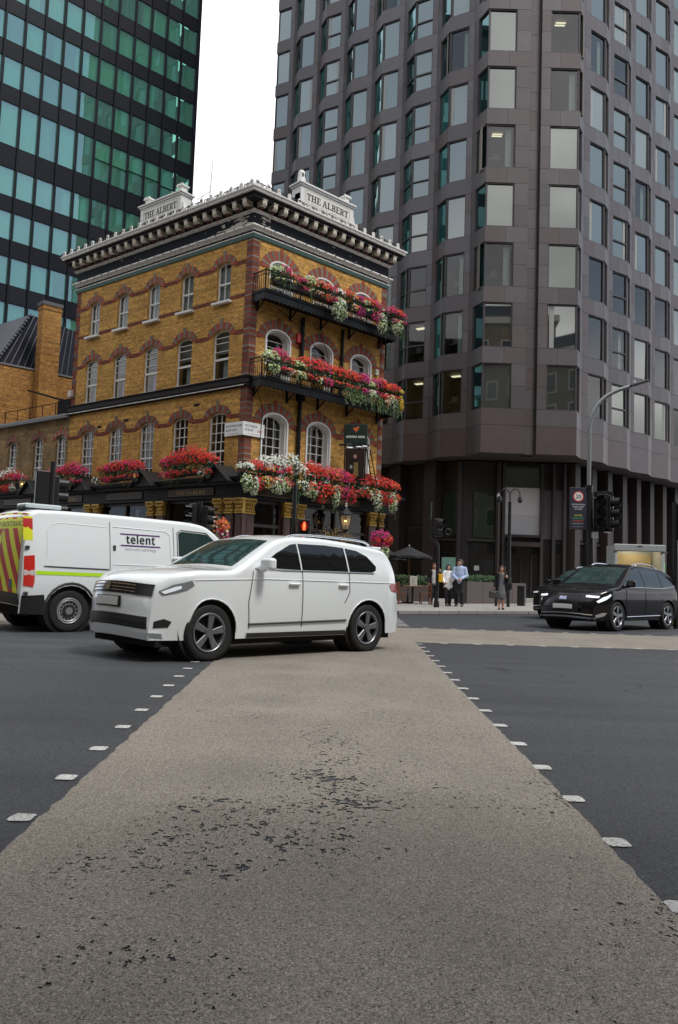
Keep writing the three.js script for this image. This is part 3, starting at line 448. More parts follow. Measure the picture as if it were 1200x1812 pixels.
{
  const rr = rng(19);
  RW.forEach((x, c) => rowsR.forEach((r, k) => {
    const w = ong(FR, pub, 'window', x, 0, 0);
    add(w, 'brick_arch', voussoirs(r.a + .01, r.b + .01, k === 2 ? .40 : .36, 17, rr, 1.3), redV, [0, r.ys, 0]);
    add(w, 'surround', merge([extr(archRing(r.a, r.yb, r.ys, r.b, .075), .10, -.05), extr(archRing(r.a - .003, r.yb + .004, r.ys, r.b - .003, .13), .30, -.33)]), white);
    const a = r.a - .13, bb = r.b - .10, z = -.30, sh = (r.ys + bb - r.yb);
    if (k === 0) sash(w, a, r.yb, r.ys, bb, z, [[.36, .07], [.52, .03], [.66, .03], [.80, .03], [.18, .03]], [[-.34, 0, 1], [.34, 0, 1]]);
    else if (k === 1) sash(w, a, r.yb, r.ys, bb, z, [[.45, .06], [.60, .025], [.72, .025], [.84, .025]], []);
    else sash(w, a, r.yb, r.ys, bb, z, [[.45, .06]], [[0, .45, 1]]);
    if (k === 0) {
      const cu = (x0, x1) => { const p = []; for (let i = 0; i <= 10; i++) p.push([lerp(x0, x1, i / 10), -.62 + .05 * Math.sin(i * 1.9)]); const s = []; for (let i = 0; i < 10; i++) s.push(bx(Math.abs(x1 - x0) / 10 + .004, 2.5, .02, (p[i][0] + p[i + 1][0]) / 2, r.yb + 1.3, p[i][1])); return merge(s); };
      add(w, 'curtain', cu(-.05, .55), curtainBrown);
      add(w, 'lamp', merge([new THREE.SphereGeometry(.06, 10, 8).translate(-.3, r.yb + 1.12, -.75), new THREE.SphereGeometry(.04, 8, 6).translate(-.08, r.yb + 1.05, -.8)]), warmBulb);
    }
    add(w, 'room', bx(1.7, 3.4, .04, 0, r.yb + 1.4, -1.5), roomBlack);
  }));
  LWn.forEach((x, c) => rowsL.forEach((r, k) => {
    const w = ong(FL_, pub, 'window', x, 0, 0);
    add(w, 'brick_arch', voussoirs(r.a + .02, r.b + .02, .30, 11, rr, 1.55, [.75, .9, 1][k]), redV, [0, r.ys, 0]);
    if (k === 0) sash(w, r.a, r.yb, r.ys, r.b, -.14, [[.37, .07], [.52, .028], [.67, .028], [.83, .028], [.19, .028]], [[-.34, 0, 1], [.34, 0, 1]]);
    else if (k === 1) sash(w, r.a, r.yb, r.ys, r.b, -.14, [[.42, .09], [.58, .025], [.75, .025], [.86, .025]], []);
    else sash(w, r.a, r.yb, r.ys, r.b, -.14, [[.48, .07]], [[-.1, .02, 1]]);
    if (k === 2) { add(w, 'sill', bx(2 * r.a + .22, .09, .3, 0, r.yb - .045, .03), white); add(w, 'curtain', bx(2 * r.a, 1.5, .02, 0, r.yb + .8, -.26), curtainGrey); }
    else add(w, 'sill', bx(2 * r.a, .05, .2, 0, r.yb + .0, -.06), white);
    if (k === 1) { const m = c >= 2 && c < 4 ? curtainPink : curtainGrey, p = []; for (let i = 0; i < 9; i++) p.push(bx(.07, .8, .02, -.02 + i * .045, r.yb + .42, -.28 - .03 * (i % 2))); add(w, 'curtain', merge(p), m); add(w, 'blind', bx(.9, .9, .02, 0, r.yb + 1.6, -.3), mat(.20, .22, .21, .8)); }
    if (k === 0) add(w, 'curtain', bx(.36, 2.3, .03, .28, r.yb + 1.2, -.5), mat(.10, .05, .035, .9));
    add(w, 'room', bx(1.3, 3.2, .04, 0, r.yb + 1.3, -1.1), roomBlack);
  }));
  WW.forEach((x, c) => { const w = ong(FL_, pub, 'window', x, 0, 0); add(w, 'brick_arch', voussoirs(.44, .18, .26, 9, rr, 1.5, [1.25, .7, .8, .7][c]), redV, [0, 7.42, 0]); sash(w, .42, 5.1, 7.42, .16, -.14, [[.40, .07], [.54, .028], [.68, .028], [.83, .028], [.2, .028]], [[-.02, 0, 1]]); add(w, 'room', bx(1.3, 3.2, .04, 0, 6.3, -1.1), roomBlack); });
}
{ // entablature and cornice
  add(pub, 'green_moulding', sweep([[-.02, 14.60], [.05, 14.60], [.09, 14.69], [.09, 14.73]]), teal);
  add(pub, 'white_moulding', sweep([[.09, 14.73], [.12, 14.74], [.12, 14.77], [.02, 14.775]]), whiteWorn);
  add(pub, 'dark_band', sweep([[.03, 14.775], [.03, 14.90]]), navy);
  add(pub, 'white_moulding', sweep([[.03, 14.90], [.09, 14.905], [.09, 14.95], [.14, 14.98], [.21, 15.02], [.21, 15.08], [.04, 15.09]]), whiteWorn);
  const fz = mat(1, 1, 1, .7, 0, { map: peelTex, physical: true, specularIntensity: .3 }); peelTex.repeat.set(1 / (LL + .8), 1 / .5); peelTex.offset.set(-.8 / (LL + .8), 0);
  add(pub, 'frieze', sweep([[.045, 15.09], [.045, 15.60]]), (() => { fz.map = peelTex; return fz; })());
  add(pub, 'bed_moulding', sweep([[.045, 15.60], [.11, 15.61], [.11, 15.64], [.17, 15.67], [.17, 15.70], [.06, 15.705]]), whiteWorn);
  add(pub, 'bracket_course', sweep([[.06, 15.705], [.06, 16.02]]), mat(.03, .027, .025, .9, 0, { physical: true, specularIntensity: .3 }));
  add(pub, 'soffit', sweep([[.02, 16.02], [.50, 16.02]]), mat(.02, .018, .017, .8));
  add(pub, 'cornice', sweep([[.50, 16.02], [.47, 16.08], [.50, 16.14], [.55, 16.2]]), mat(.018, .016, .018, .7, 0, { physical: true, specularIntensity: .35 }));
  add(pub, 'gutter', sweep([[.55, 16.2], [.60, 16.22], [.62, 16.30], [.66, 16.34], [.66, 16.40], [.40, 16.42]]), whiteWorn);
  add(pub, 'parapet', sweep([[.40, 16.40], [.40, 16.52], [.1, 16.52]]), mat(.05, .05, .05, .8));
  // light strings of small green clips on the lower moulding
  const clip = bx(.05, .04, .03); const clips = (F, L, st) => { for (let s = .35; s < L; s += st) on(F, pub, 'clip', clip, teal, s, 15.05, .225); }; clips(FR, LR, .56); clips(FL_, LL, .56);
  const prof = new THREE.Shape(); prof.moveTo(0, 0); prof.lineTo(0, .28); prof.lineTo(.40, .28); prof.bezierCurveTo(.43, .2, .42, .12, .34, .10); prof.bezierCurveTo(.24, .09, .17, .02, .1, .0);
  const bg = extr(prof, .21, -.105, { bevelEnabled: true, bevelSize: .008, bevelThickness: .008, bevelSegments: 1 }); bg.rotateY(-Math.PI / 2);
  const foot = rbx(.17, .09, .22, .03, 0, .03, .2), bgm = merge([rbx(.20, .21, .42, .015, 0, .175, .22), cyl(.10, .10, .20, 0, 0, 0, 14).rotateZ(Math.PI / 2).translate(0, .10, .31), bx(.13, .12, .02, 0, .18, .435), cyl(.035, .035, .02, 0, 0, 0, 10).rotateX(Math.PI / 2).translate(0, .18, .448), bx(.24, .03, .46, 0, .285, .22)]);
  const brk = (F, s) => { const e = on(F, pub, 'bracket', bgm, cream, s, 15.75, .05); add(e, 'bracket_foot', foot, darkRed, [0, -.03, .02]); };
  for (let s = .14; s < LR + .2; s += .545) brk(FR, s); for (let s = .14; s < LL + .2; s += .585) brk(FL_, s);
  const lobes = bx(.16, .16, .05, 0, .08, 0), cap = new THREE.CylinderGeometry(.08, .08, .05, 12, 1, false, -Math.PI / 2, Math.PI); cap.rotateX(Math.PI / 2); cap.rotateZ(Math.PI / 2); cap.translate(0, .16, 0);
  const af = merge([lobes, new THREE.CylinderGeometry(.08, .08, .05, 12).rotateX(Math.PI / 2).translate(0, .16, 0)]);
  const iron = mat(.02, .02, .022, .7);
  const crestG = (() => { const l = []; for (const x of [-.13, .13]) { l.push(new THREE.TorusGeometry(.07, .016, 6, 14).translate(x, .09, 0)); } l.push(bx(.36, .025, .03, 0, .02, 0), bx(.03, .2, .03, 0, .1, 0), bx(.36, .02, .02, 0, .17, 0)); return merge(l); })();
  const para = (F, L, st) => { for (let s = -.35; s < L + .5; s += st) { on(F, pub, 'antefix', af, whiteWorn, s, 16.42, .58); on(F, pub, 'cresting', crestG, iron, s + st / 2, 16.42, .52); } };
  para(FR, LR, .545); para(FL_, LL, .585);
}
// pediment name boards above the parapet
function albertTex() { return canvasTex(1024, 256, (c, w, h) => { c.fillStyle = '#d9d6cd'; c.fillRect(0, 0, w, h); c.strokeStyle = '#8d8a82'; c.lineWidth = 5; const b = (m, r) => { c.beginPath(); c.moveTo(m + r, m); c.lineTo(w - m - r, m); c.lineTo(w - m, m + r); c.lineTo(w - m, h - m - r); c.lineTo(w - m - r, h - m); c.lineTo(m + r, h - m); c.lineTo(m, h - m - r); c.lineTo(m, m + r); c.closePath(); c.stroke(); }; b(22, 40); b(36, 34); c.fillStyle = '#211f1d'; c.strokeStyle = '#211f1d'; c.lineWidth = 5; c.font = 'bold 150px serif'; c.textAlign = 'center'; c.textBaseline = 'middle'; c.fillText('THE ALBERT', w / 2, h / 2 + 6, w - 110); c.strokeText('THE ALBERT', w / 2, h / 2 + 6, w - 110); }); }
const albert = mat(1, 1, 1, .6, 0, { map: albertTex() });
function pediment(F, s0, s1, potL, potR, z) {
  const w = s1 - s0, g = ong(F, pub, 'pediment', (s0 + s1) / 2, 16.4, z), H = 1.26;
  add(g, 'block', merge([bx(w, H, .6, 0, H / 2, -.3), bx(w + .2, .07, .8, 0, H + .035, -.3), bx(w + .1, .06, .7, 0, H - .05, -.3), bx(w + .16, .14, .72, 0, .07, -.3)]), white);
  add(g, 'name_board', new THREE.PlaneGeometry(w * .88, .70), albert, [0, .80, .006]);
  const sc = new THREE.Shape(); sc.moveTo(0, 0); sc.lineTo(.62, 0); sc.bezierCurveTo(.6, .12, .45, .1, .42, .2); sc.bezierCurveTo(.38, .45, .12, .4, .1, .8); sc.lineTo(0, .85);
  const sg = extr(sc, .2, -.25); add(g, 'scroll', sg, white, [w / 2, 0, 0]); add(g, 'scroll', sg.clone().scale(-1, 1, 1), white, [-w / 2, 0, 0]);
  const pot = (x, kind) => { if (kind === 'round') { const e = add(g, 'chimney_pot', merge([cyl(.15, .2, .55, 0, .28, 0, 14), new THREE.SphereGeometry(.15, 12, 8, 0, 6.3, 0, 1.57).translate(0, .55, 0), bx(.4, .08, .4, 0, .03, 0)]), white, [x, H + .06, -.3]); add(e, 'pot_vent', merge([bx(.07, .16, .02, -.05, .42, .155, 0), bx(.07, .16, .02, .09, .42, .135, .5)]), blackMatt); } else add(g, 'chimney_pot', merge([bx(.38, .1, .4, 0, .05, 0), rbx(.3, .3, .32, .05, 0, .22, 0), bx(.42, .06, .42, 0, .38, 0), ...[-.15, -.05, .05, .15].map(q => bx(.06, .06, .06, q, .44, .16))]), white, [x, H + .05, -.3]); };
  pot(-w / 2 + .25, potL); pot(w / 2 - .28, potR);
}
pediment(FR, 2.25, 5.35, 'round', 'square', .12);
pediment(FL_, 4.45, 7.25, 'square', 'square', .12);
{ // string course on the side street, drainpipe, boxes, cables
  const st = sweep([[.0, 8.48], [.10, 8.50], [.14, 8.56], [.14, 8.60], [.07, 8.62], [.10, 8.66], [.10, 8.84], [.16, 8.90], [.16, 8.93], [0, 8.96]], { r: .08, ret: .05 });
  add(pub, 'string_course', st, mat(.030, .026, .024, .7, 0, { physical: true, specularIntensity: .4 }));
  on(FL_, pub, 'string_edge', bx(LL - .1, .03, .02, -LL / 2, 8.545, .145), whiteWorn, 0, 0, 0);
  const dp = []; dp.push(cyl(.085, .085, 4.0, 0, 6.6, .12, 14), cyl(.085, .085, 3.2, 0, 10.3, .12, 14)); for (const y of [5.2, 6.4, 7.6, 9.4, 10.9]) dp.push(cyl(.10, .10, .1, 0, y, .12, 14)); dp.push(bx(.3, .3, .26, 0, 8.5, .14));
  on(FR, pub, 'drainpipe', merge(dp), black, 2.66, 0, 0); on(FR, pub, 'drainpipe', merge([cyl(.07, .07, 3.3, 0, 10.3, .1, 12)]), black, 4.98, 0, 0);
  on(FR, pub, 'alarm_box', rbx(.3, .4, .12, .03), mat(.5, .02, .03, .4), 2.52, 11.0, .07);
  on(FR, pub, 'junction_box', rbx(.2, .28, .14, .02), mat(.62, .56, .46, .5), 7.18, 10.5, .08); on(FR, pub, 'junction_box', rbx(.22, .26, .2, .02), mat(.55, .45, .44, .5), 7.6, 10.1, .12);
  on(FL_, pub, 'junction_box', rbx(.26, .32, .16, .02), mat(.55, .48, .46, .5), 12.0, 9.55, .09); on(FL_, pub, 'junction_box', rbx(.2, .3, .1, .02), mat(.16, .16, .16, .5), 2.55, 5.75, .06);
  const cab = (F, pts) => on(F, pub, 'cable', tube(pts.map(p => V(F.sg * p[0], p[1], p[2])), .014, 24, 5), blackMatt, 0, 0, 0);
  cab(FR, [[.5, 8.4, .05], [.75, 7.6, .09], [.7, 6.8, .1], [.72, 5.5, .08]]); cab(FR, [[1.0, 11.8, .5], [2.4, 11.3, .3], [4.4, 10.1, .1]]); cab(FR, [[3.2, 11.9, .1], [3.9, 11.1, .1], [4.2, 10.5, .06]]);
  for (const [x, y] of [[9.6, 7.72], [7.6, 7.85], [2.9, 8.05]]) on(FL_, pub, 'air_brick', bx(.34, .1, .02), blackMatt, x, y, .004);
  // aerial on the roof and gulley box by the wing
  on(FL_, pub, 'aerial', merge([bar(V(0, 0, 0), V(.12, 2.3, 0), .022, 6, .012), bar(V(.02, .95, 0), V(-.75, .8, 0), .012, 5), bar(V(-.45, .88, -.1), V(-.45, .88, .2), .01, 4)]), mat(.3, .3, .3, .4, .7), 3.0, 16.45, -.2);
  on(FL_, pub, 'roof_box', rbx(1.1, .9, .8, .03), blackMatt, 13.0, 9.0, -.6);
}
// ---------------------------------------------------------------- shopfront, balconies, chimney
const maroon = mat(.060, .030, .027, .5), maroonDk = mat(.030, .016, .015, .45), shopGlass = mat(.4, .38, .36, .03, 0, { physical: true, transmission: 1, thickness: 0, ior: 1.38 });
const fasciaTex = txt => canvasTex(1024, 160, (c, w, h) => { c.fillStyle = '#2b2113'; c.fillRect(0, 0, w, h); c.strokeStyle = '#6e5630'; c.lineWidth = 8; c.strokeRect(12, 12, w - 24, h - 24); for (let i = 0; i < 30; i++) { c.fillStyle = i % 2 ? '#4a3a20' : '#3a2d19'; c.fillRect(30 + i * 32, 34, 20, h - 68); } if (txt) { c.font = 'bold 104px serif'; c.textAlign = 'center'; c.textBaseline = 'middle'; c.fillStyle = '#16110a'; c.fillText(txt, w / 2 + 4, h / 2 + 8, w - 90); c.fillStyle = '#a07c40'; c.fillText(txt, w / 2, h / 2 + 4, w - 90); } });
const fasciaA = mat(1, 1, 1, .5, .1, { map: fasciaTex('THE ALBERT') }), fasciaB = mat(1, 1, 1, .5, .1, { map: fasciaTex('') });
{
  const rr = rng(66);
  // continuous mouldings along both faces and the wing
  const o = { l: LW, r: LR + .05, ret: .3 };
  add(pub, 'shop_beam', sweep([[.25, 4.02], [.46, 4.03], [.46, 4.10], [.40, 4.12]], o), black);
  add(pub, 'fascia', sweep([[.40, 4.12], [.40, 4.52]], o), black);
  add(pub, 'shop_cornice', sweep([[.40, 4.52], [.52, 4.56], [.60, 4.66], [.78, 4.70], [.80, 4.80], [.74, 4.82]], o), black);
  add(pub, 'lead_roof', sweep([[.74, 4.82], [.02, 5.02], [-.02, 5.02]], o), lead);
  add(pub, 'shop_soffit', sweep([[-.3, 4.02], [.25, 4.02]], o), blackMatt);
  add(pub, 'plinth', sweep([[-.3, .72], [.36, .72], [.40, .66], [.40, .0]], o), mat(.03, .022, .02, .4));
  for (const s of [9.2, 4.75]) for (const y of [4.42]) 0;
  const board = (F, s, w, m) => on(F, pub, 'fascia_board', rbx(w, .34, .04, .012), m, s, 4.32, .425);
  const bm = (F, s, w, m) => { const e = on(F, pub, 'fascia_board', merge([bx(w, .36, .03)]), blackMatt, s, 4.32, .41); const t = new THREE.PlaneGeometry(w - .06, .30); add(e, 'lettering', t, m, [0, 0, .019]); };
  bm(FL_, 2.55, 2.8, fasciaA); bm(FL_, 6.9, 2.6, fasciaB); bm(FL_, 11.3, 2.6, fasciaA); bm(FL_, 15.6, 2.6, fasciaB); bm(FR, 1.2, 1.9, fasciaB); bm(FR, 4.6, 2.9, fasciaA);
  // pilasters with gilded leaf capitals
  const capG = (() => { const l = [bx(.54, .07, .26, 0, .27, .02), bx(.44, .5, .16, 0, 0, -.02), bx(.48, .05, .22, 0, -.27, 0)]; for (let r = 0; r < 3; r++) for (let i = 0; i < 5; i++) { const x = -.19 + i * .095 + (r % 2 ? .045 : 0); if (x > .22) continue; const q = new THREE.SphereGeometry(.052, 6, 5); q.scale(.85, 1.5, .8); q.rotateX(-.35); q.translate(x, -.17 + r * .15, .075 + r * .02); l.push(q); } for (const x of [-.23, .23]) l.push(new THREE.TorusGeometry(.06, .026, 6, 12).translate(x, .2, .1)); return merge(l); })();
  const pil = (F, s, w = .46) => {
    on(F, pub, 'pilaster', merge([rbx(w, 2.72, .2, .015, 0, 2.06, .1), bx(w + .08, .2, .28, 0, .8, .12), bx(w - .16, 2.3, .02, 0, 2.1, .208)]), maroon, s, 0, .16);
    const c = on(F, pub, 'capital', capG, gold, s, 3.72, .30); c.scale.x = w / .46;
  };
  for (const c of [.62, 4.77, 9.25, 13.75, 18.2]) { pil(FL_, c - .30, .44); pil(FL_, c + .34, .44); }
  pil(FL_, -.22, .40); pil(FR, .14, .44); pil(FR, 2.02, .36); pil(FR, 2.72, .42); pil(FR, 6.95, .42); pil(FR, 7.5, .3);
  const bayWin = (F, a, b, warm) => {
    const w = b - a, g = ong(F, pub, 'shop_window', (a + b) / 2, 0, .12), fr = [bx(w, .12, .14, 0, 3.02, 0), bx(w, .1, .12, 0, 3.96, 0), bx(w, .14, .16, 0, .8, 0)], n = Math.max(1, Math.round(w / 1.6)); for (let i = 0; i <= n; i++) fr.push(bx(.1, 3.2, .14, -w / 2 + .05 + i * (w - .1) / n, 2.4, .003));
    add(g, 'frame', merge(fr), maroonDk); add(g, 'pane', plane(w - .1, 3.1, 0, 2.4, -.03), shopGlass);
    const back = []; for (let i = 0; i < 7; i++) back.push(bx(rr() * .6 + .2, rr() * 1.2 + .3, .1, (rr() - .5) * w * .8, 1.2 + rr(), -1.2 - rr() * .6)); add(g, 'interior', merge([bx(w + .6, 4, .05, 0, 2.2, -2.4), ...back]), mat(.022, .016, .013, .8));
    if (warm) { const l = []; for (let i = 0; i < 9; i++) l.push(new THREE.SphereGeometry(.022 + rr() * .025, 8, 6).translate((rr() - .5) * w * .85, 2.0 + rr() * .75, -.6 - rr() * 1.2)); add(g, 'lamp', merge(l), warmBulb); }
  };
  for (const [a, b] of [[1.2, 4.2], [5.35, 8.7], [9.85, 13.2], [14.3, 17.65]]) bayWin(FL_, a, b, a < 2);
  bayWin(FR, .36, 1.84, true); bayWin(FR, 2.93, 6.74, false);
  // gilt iron fanlight over the door
  { const l = []; for (let i = 0; i < 34; i++) { const t = rr() * Math.PI, r = .35 + rr() * .6; l.push(new THREE.TorusGeometry(.05 + rr() * .05, .012, 5, 10, 4.2).rotateZ(rr() * 6).translate(Math.cos(t) * r * 1.15, Math.sin(t) * r * .62, rr() * .03)); } for (let i = 0; i < 60; i++) { const t = rr() * Math.PI, r = .3 + rr() * .7; const q = new THREE.SphereGeometry(.03, 5, 4); q.scale(1, .5, .3); q.rotateZ(rr() * 6); q.translate(Math.cos(t) * r * 1.15, Math.sin(t) * r * .62, .03); l.push(q); } on(FR, pub, 'fanlight_grille', merge(l), mat(.45, .32, .12, .45, .5), 4.55, 2.62, .5); }
  on(FR, pub, 'door_canopy', merge([bx(2.6, .08, .3, 0, 2.52, .25), bx(2.6, .05, .35, 0, 2.6, .25)]), black, 4.55, 0, .1);
  // small lead gables over the pilasters
  for (const s of [.55, 5.05, 9.55, 13.8]) {
    const g = ong(FL_, pub, 'gable_hood', s, 4.62, .1), d = .9, w = .72, h = .62, sh = poly([[-w, 0], [w, 0], [0, h]]);
    add(g, 'gable', extr(sh, d - .08, .0), black);
    const sl = Math.hypot(w + .1, h + .06), an = Math.atan2(h, w); const plate = q => { const p = bx(sl, .035, d + .1); p.rotateZ(q * -an); p.translate(q * (w + .06) / 2, h / 2 + .015, d / 2); return p; };
    add(g, 'gable_roof', merge([plate(1), plate(-1)]), lead);
  }
}
// balconies on the main-street face
function balcony(yb, seed) {
  const rr = rng(seed), g = ong(FR, pub, 'balcony', 0, yb, 0), x0 = .06, x1 = 7.66, w = x1 - x0, d = .82;
  const sc = (L) => { const s = new THREE.Shape(), n = Math.round(L / .21), st = L / n; s.moveTo(0, .24); s.lineTo(0, .06); for (let i = 0; i < n; i++) s.quadraticCurveTo((i + .5) * st, -.075, (i + 1) * st, .06); s.lineTo(L, .24); s.lineTo(0, .24); return extr(s, .03); };
  const f = sc(w); f.translate(x0, 0, d - .03); const sd = sc(d); sd.rotateY(-Math.PI / 2); const l = sd.clone(); l.translate(x0 + .03, 0, 0), sd.translate(x1, 0, 0);
  add(g, 'valance', merge([f, l, sd]), black);
  add(g, 'deck', merge([bx(w - .02, .10, d - .02, (x0 + x1) / 2, .28, d / 2), bx(w + .06, .05, d + .05, (x0 + x1) / 2, .355, d / 2 + .01), bx(w + .02, .04, d + .02, (x0 + x1) / 2, .31, d / 2)]), black);
  const bars = [], h = .80, y0 = .38; const run = (a, b) => { const L = a.distanceTo(b), n = Math.round(L / .13); for (let i = 0; i <= n; i++) { const p = a.clone().lerp(b, i / n); bars.push(bx(.018, h, .018, p.x, y0 + h / 2, p.z)); } const m = a.clone().add(b).multiplyScalar(.5), ry = Math.atan2(-(b.z - a.z), b.x - a.x); for (const [y, t] of [[y0 + .05, .03], [y0 + h, .045], [y0 + h - .16, .025]]) bars.push(bx(L, t, t, 0, 0, 0, ry).translate(m.x, y, m.z)); };
  run(V(x0 + .03, 0, .02), V(x0 + .03, 0, d - .03)); run(V(x0 + .03, 0, d - .03), V(x1 - .03, 0, d - .03)); run(V(x1 - .03, 0, d - .03), V(x1 - .03, 0, .02));
  for (const x of [x0 + .03, 1.9, 3.8, 5.7, x1 - .03]) bars.push(bx(.05, h + .1, .05, x, y0 + h / 2, d - .03));
  add(g, 'railing', merge(bars), black);
  const orn = (a, b, m) => { const o = []; for (let x = a; x < b; x += .15) for (const y of [.14, .31, .48]) { o.push(new THREE.TorusGeometry(.055, .014, 5, 12, 4.8).rotateZ(rr() * 6).translate(x, y0 + y, d - .03)); if (rr() < .6) o.push(new THREE.TorusGeometry(.028, .012, 5, 8).translate(x + .07, y0 + y + .08, d - .02)); } add(g, 'scrollwork', merge(o), m); };
  const giltM = mat(.70, .42, .08, .45, .3), silver = mat(.55, .57, .56, .5, .2), ir = mat(.03, .03, .03, .5);
  orn(.2, .55, giltM); orn(.62, 2.0, silver); orn(2.1, 3.3, giltM); orn(3.4, 4.3, ir); orn(4.4, 4.9, silver); orn(4.95, 5.9, giltM); orn(6, 7.5, ir);
  for (const x of [.3, 2.0, 3.7, 5.4, 7.3]) add(g, 'bracket', merge([bx(.07, .5, .07, x, -.02, .06), bar(V(x, -.22, .06), V(x, .2, .66), .03, 6)]), black);
}
balcony(8.42, 21); balcony(11.9, 22);
{ // party wall with its chimney stack at the end of the wing, ribbed mansard beyond it
  const B = FL_.at(19, 0, 0), onW = (par, name, geo, m) => { const e = add(par, name, geo, m, [B.x, 0, B.z]); e.quaternion.copy(qR); return e; };
  onW(pub, 'party_wall', bx(9, 4.0, .35, 4.5, 10.05, -.18), dullStock); onW(pub, 'wall_coping', bx(9, .09, .46, 4.5, 12.1, -.18), mat(.16, .17, .18, .6));
  const ch = onW(pub, 'chimney', merge([bx(1.06, 7.3, .72, 2.42, 12.1, .34), bx(1.12, .14, .78, 2.42, 15.55, .34)]), dullStock); add(ch, 'chimney_cap', bx(1.16, .20, .80, 2.42, 15.85, .34), mat(.10, .10, .105, .7));
  on(FL_, pub, 'rear_wall', bx(6.6, 3.4, .35, -15.6, 10.1, -4.6), dullStock, 0, 0, 0); on(FL_, pub, 'wall_coping', bx(6.6, .08, .45, -15.6, 11.84, -4.6), mat(.16, .17, .18, .6), 0, 0, 0);
  const wr = []; for (let i = 0; i < 6; i++) { wr.push(bx(.03, .9, .03, -12.8 - i * 1.2, 8.95, -.4)); } wr.push(bx(7, .03, .03, -15.6, 9.4, -.4)); on(FL_, pub, 'roof_rail', merge(wr), blackMatt, 0, 0, 0);
  on(FL_, pub, 'gangway_rail', merge([bar(V(-17.6, 10.6, -.9), V(-12.3, 9.2, -.3), .05, 6)]), blackMatt, 0, 0, 0);
  const rb = thing('slate_roofed_building', 'low building with a dark ribbed mansard roof behind the brick chimney stack', 'building', [P0.x, 0, P0.z]);
  const slate = mat(.030, .034, .052, .42, .15), slate2 = mat(.012, .014, .024, .5, .1);
  const quad = pts => { const q = pts.map(a => FL_.at(...a)), g = new THREE.BufferGeometry(); g.setAttribute('position', new THREE.Float32BufferAttribute([q[0], q[1], q[2], q[0], q[2], q[3]].flatMap(v => [v.x, v.y, v.z]), 3)); g.computeVertexNormals(); return g; };
  const E0 = [19.3, 12.1, .1], E1 = [20.6, 12.1, -9], Pk = [20.2, 15.65, -2.3], T1 = [21.3, 15.65, -9], E2 = [24.0, 12.1, .1], T2 = [24.0, 15.65, -2.3];
  add(rb, 'roof', quad([E0, E2, T2, Pk]), slate2); add(rb, 'roof', quad([E0, Pk, T1, E1]), slate2); add(rb, 'roof_top', quad([Pk, T2, [24, 15.65, -9], T1]), slate2);
  const m3 = (a, b, t) => a.map((v, i) => lerp(v, b[i], t)), rib = (a, b, r) => add(rb, 'roof_rib', bar(FL_.at(...a), FL_.at(...b), r ?? .055, 6), slate);
  for (let i = 0; i < 19; i++) { const t = i / 18; rib(m3(E0, E2, t), m3(Pk, T2, t)); }
  for (let i = 0; i < 22; i++) { const t = i / 21; rib(m3(E0, E1, t), m3(Pk, T1, Math.max(0, t - .06)), .045); }
  for (let i = 0; i < 16; i++) add(rb, 'ridge_tile', new THREE.SphereGeometry(.13, 8, 6), slate).position.copy(FL_.at(...m3(E0, Pk, (i + .5) / 16)));
  on(FL_, rb, 'wall', bx(4.6, 12, .3, -21.7, 6.05, -.25), sootBrick, 0, 0, 0);
}
// ---------------------------------------------------------------- flower boxes and hanging baskets
const petalG = (() => { const l = []; for (let i = 0; i < 5; i++) { const g = new THREE.BufferGeometry(), w = .48; g.setAttribute('position', new THREE.Float32BufferAttribute([0, 0, 0, -w * .62, .55, .16, 0, 1, .05, 0, 0, 0, 0, 1, .05, w * .62, .55, .16], 3)); g.computeVertexNormals(); g.rotateZ(i * Math.PI * 2 / 5); l.push(g); } return merge(l); })();
const leafG = (() => { const g = new THREE.BufferGeometry(); g.setAttribute('position', new THREE.Float32BufferAttribute([0, 0, 0, -.32, .5, .12, 0, 1, -.08, 0, 0, 0, 0, 1, -.08, .32, .5, .12], 3)); g.computeVertexNormals(); return merge([g]); })();
const petalM = mat(1, 1, 1, .75), leafM = mat(1, 1, 1, .7);
const COL = { red: [.62, .022, .022], scarlet: [.68, .06, .02], coral: [.66, .13, .07], pink: [.60, .025, .14], magenta: [.46, .012, .17], orange: [.78, .24, .025], yellow: [.78, .52, .03], white: [.70, .72, .66], lime: [.52, .62, .30], salmon: [.72, .20, .16] };
const LEAF = [[.036, .090, .024], [.055, .125, .036], [.024, .058, .020], [.075, .14, .055]], LIME = [[.14, .22, .07], [.20, .28, .11], [.09, .16, .05]];
const WORD = { red: 'red', scarlet: 'red', coral: 'orange', pink: 'pink', magenta: 'magenta', orange: 'orange', yellow: 'yellow', white: 'white', lime: 'white', salmon: 'pink' };
function instanced(parent, name, geo, m, list) {
  const im = new THREE.InstancedMesh(geo, m, list.length); im.name = name; im.castShadow = im.receiveShadow = true; const mx = new THREE.Matrix4(), q = new THREE.Quaternion(), c = new THREE.Color();
  list.forEach((e, i) => { q.setFromUnitVectors(V(0, 0, 1), e.n); q.multiply(new THREE.Quaternion().setFromAxisAngle(V(0, 0, 1), e.r)); mx.compose(e.p, q, V(e.s, e.s, e.s)); im.setMatrixAt(i, mx); c.setRGB(...e.c); im.setColorAt(i, c); });
  stuff(im); parent.add(im); return im;
}
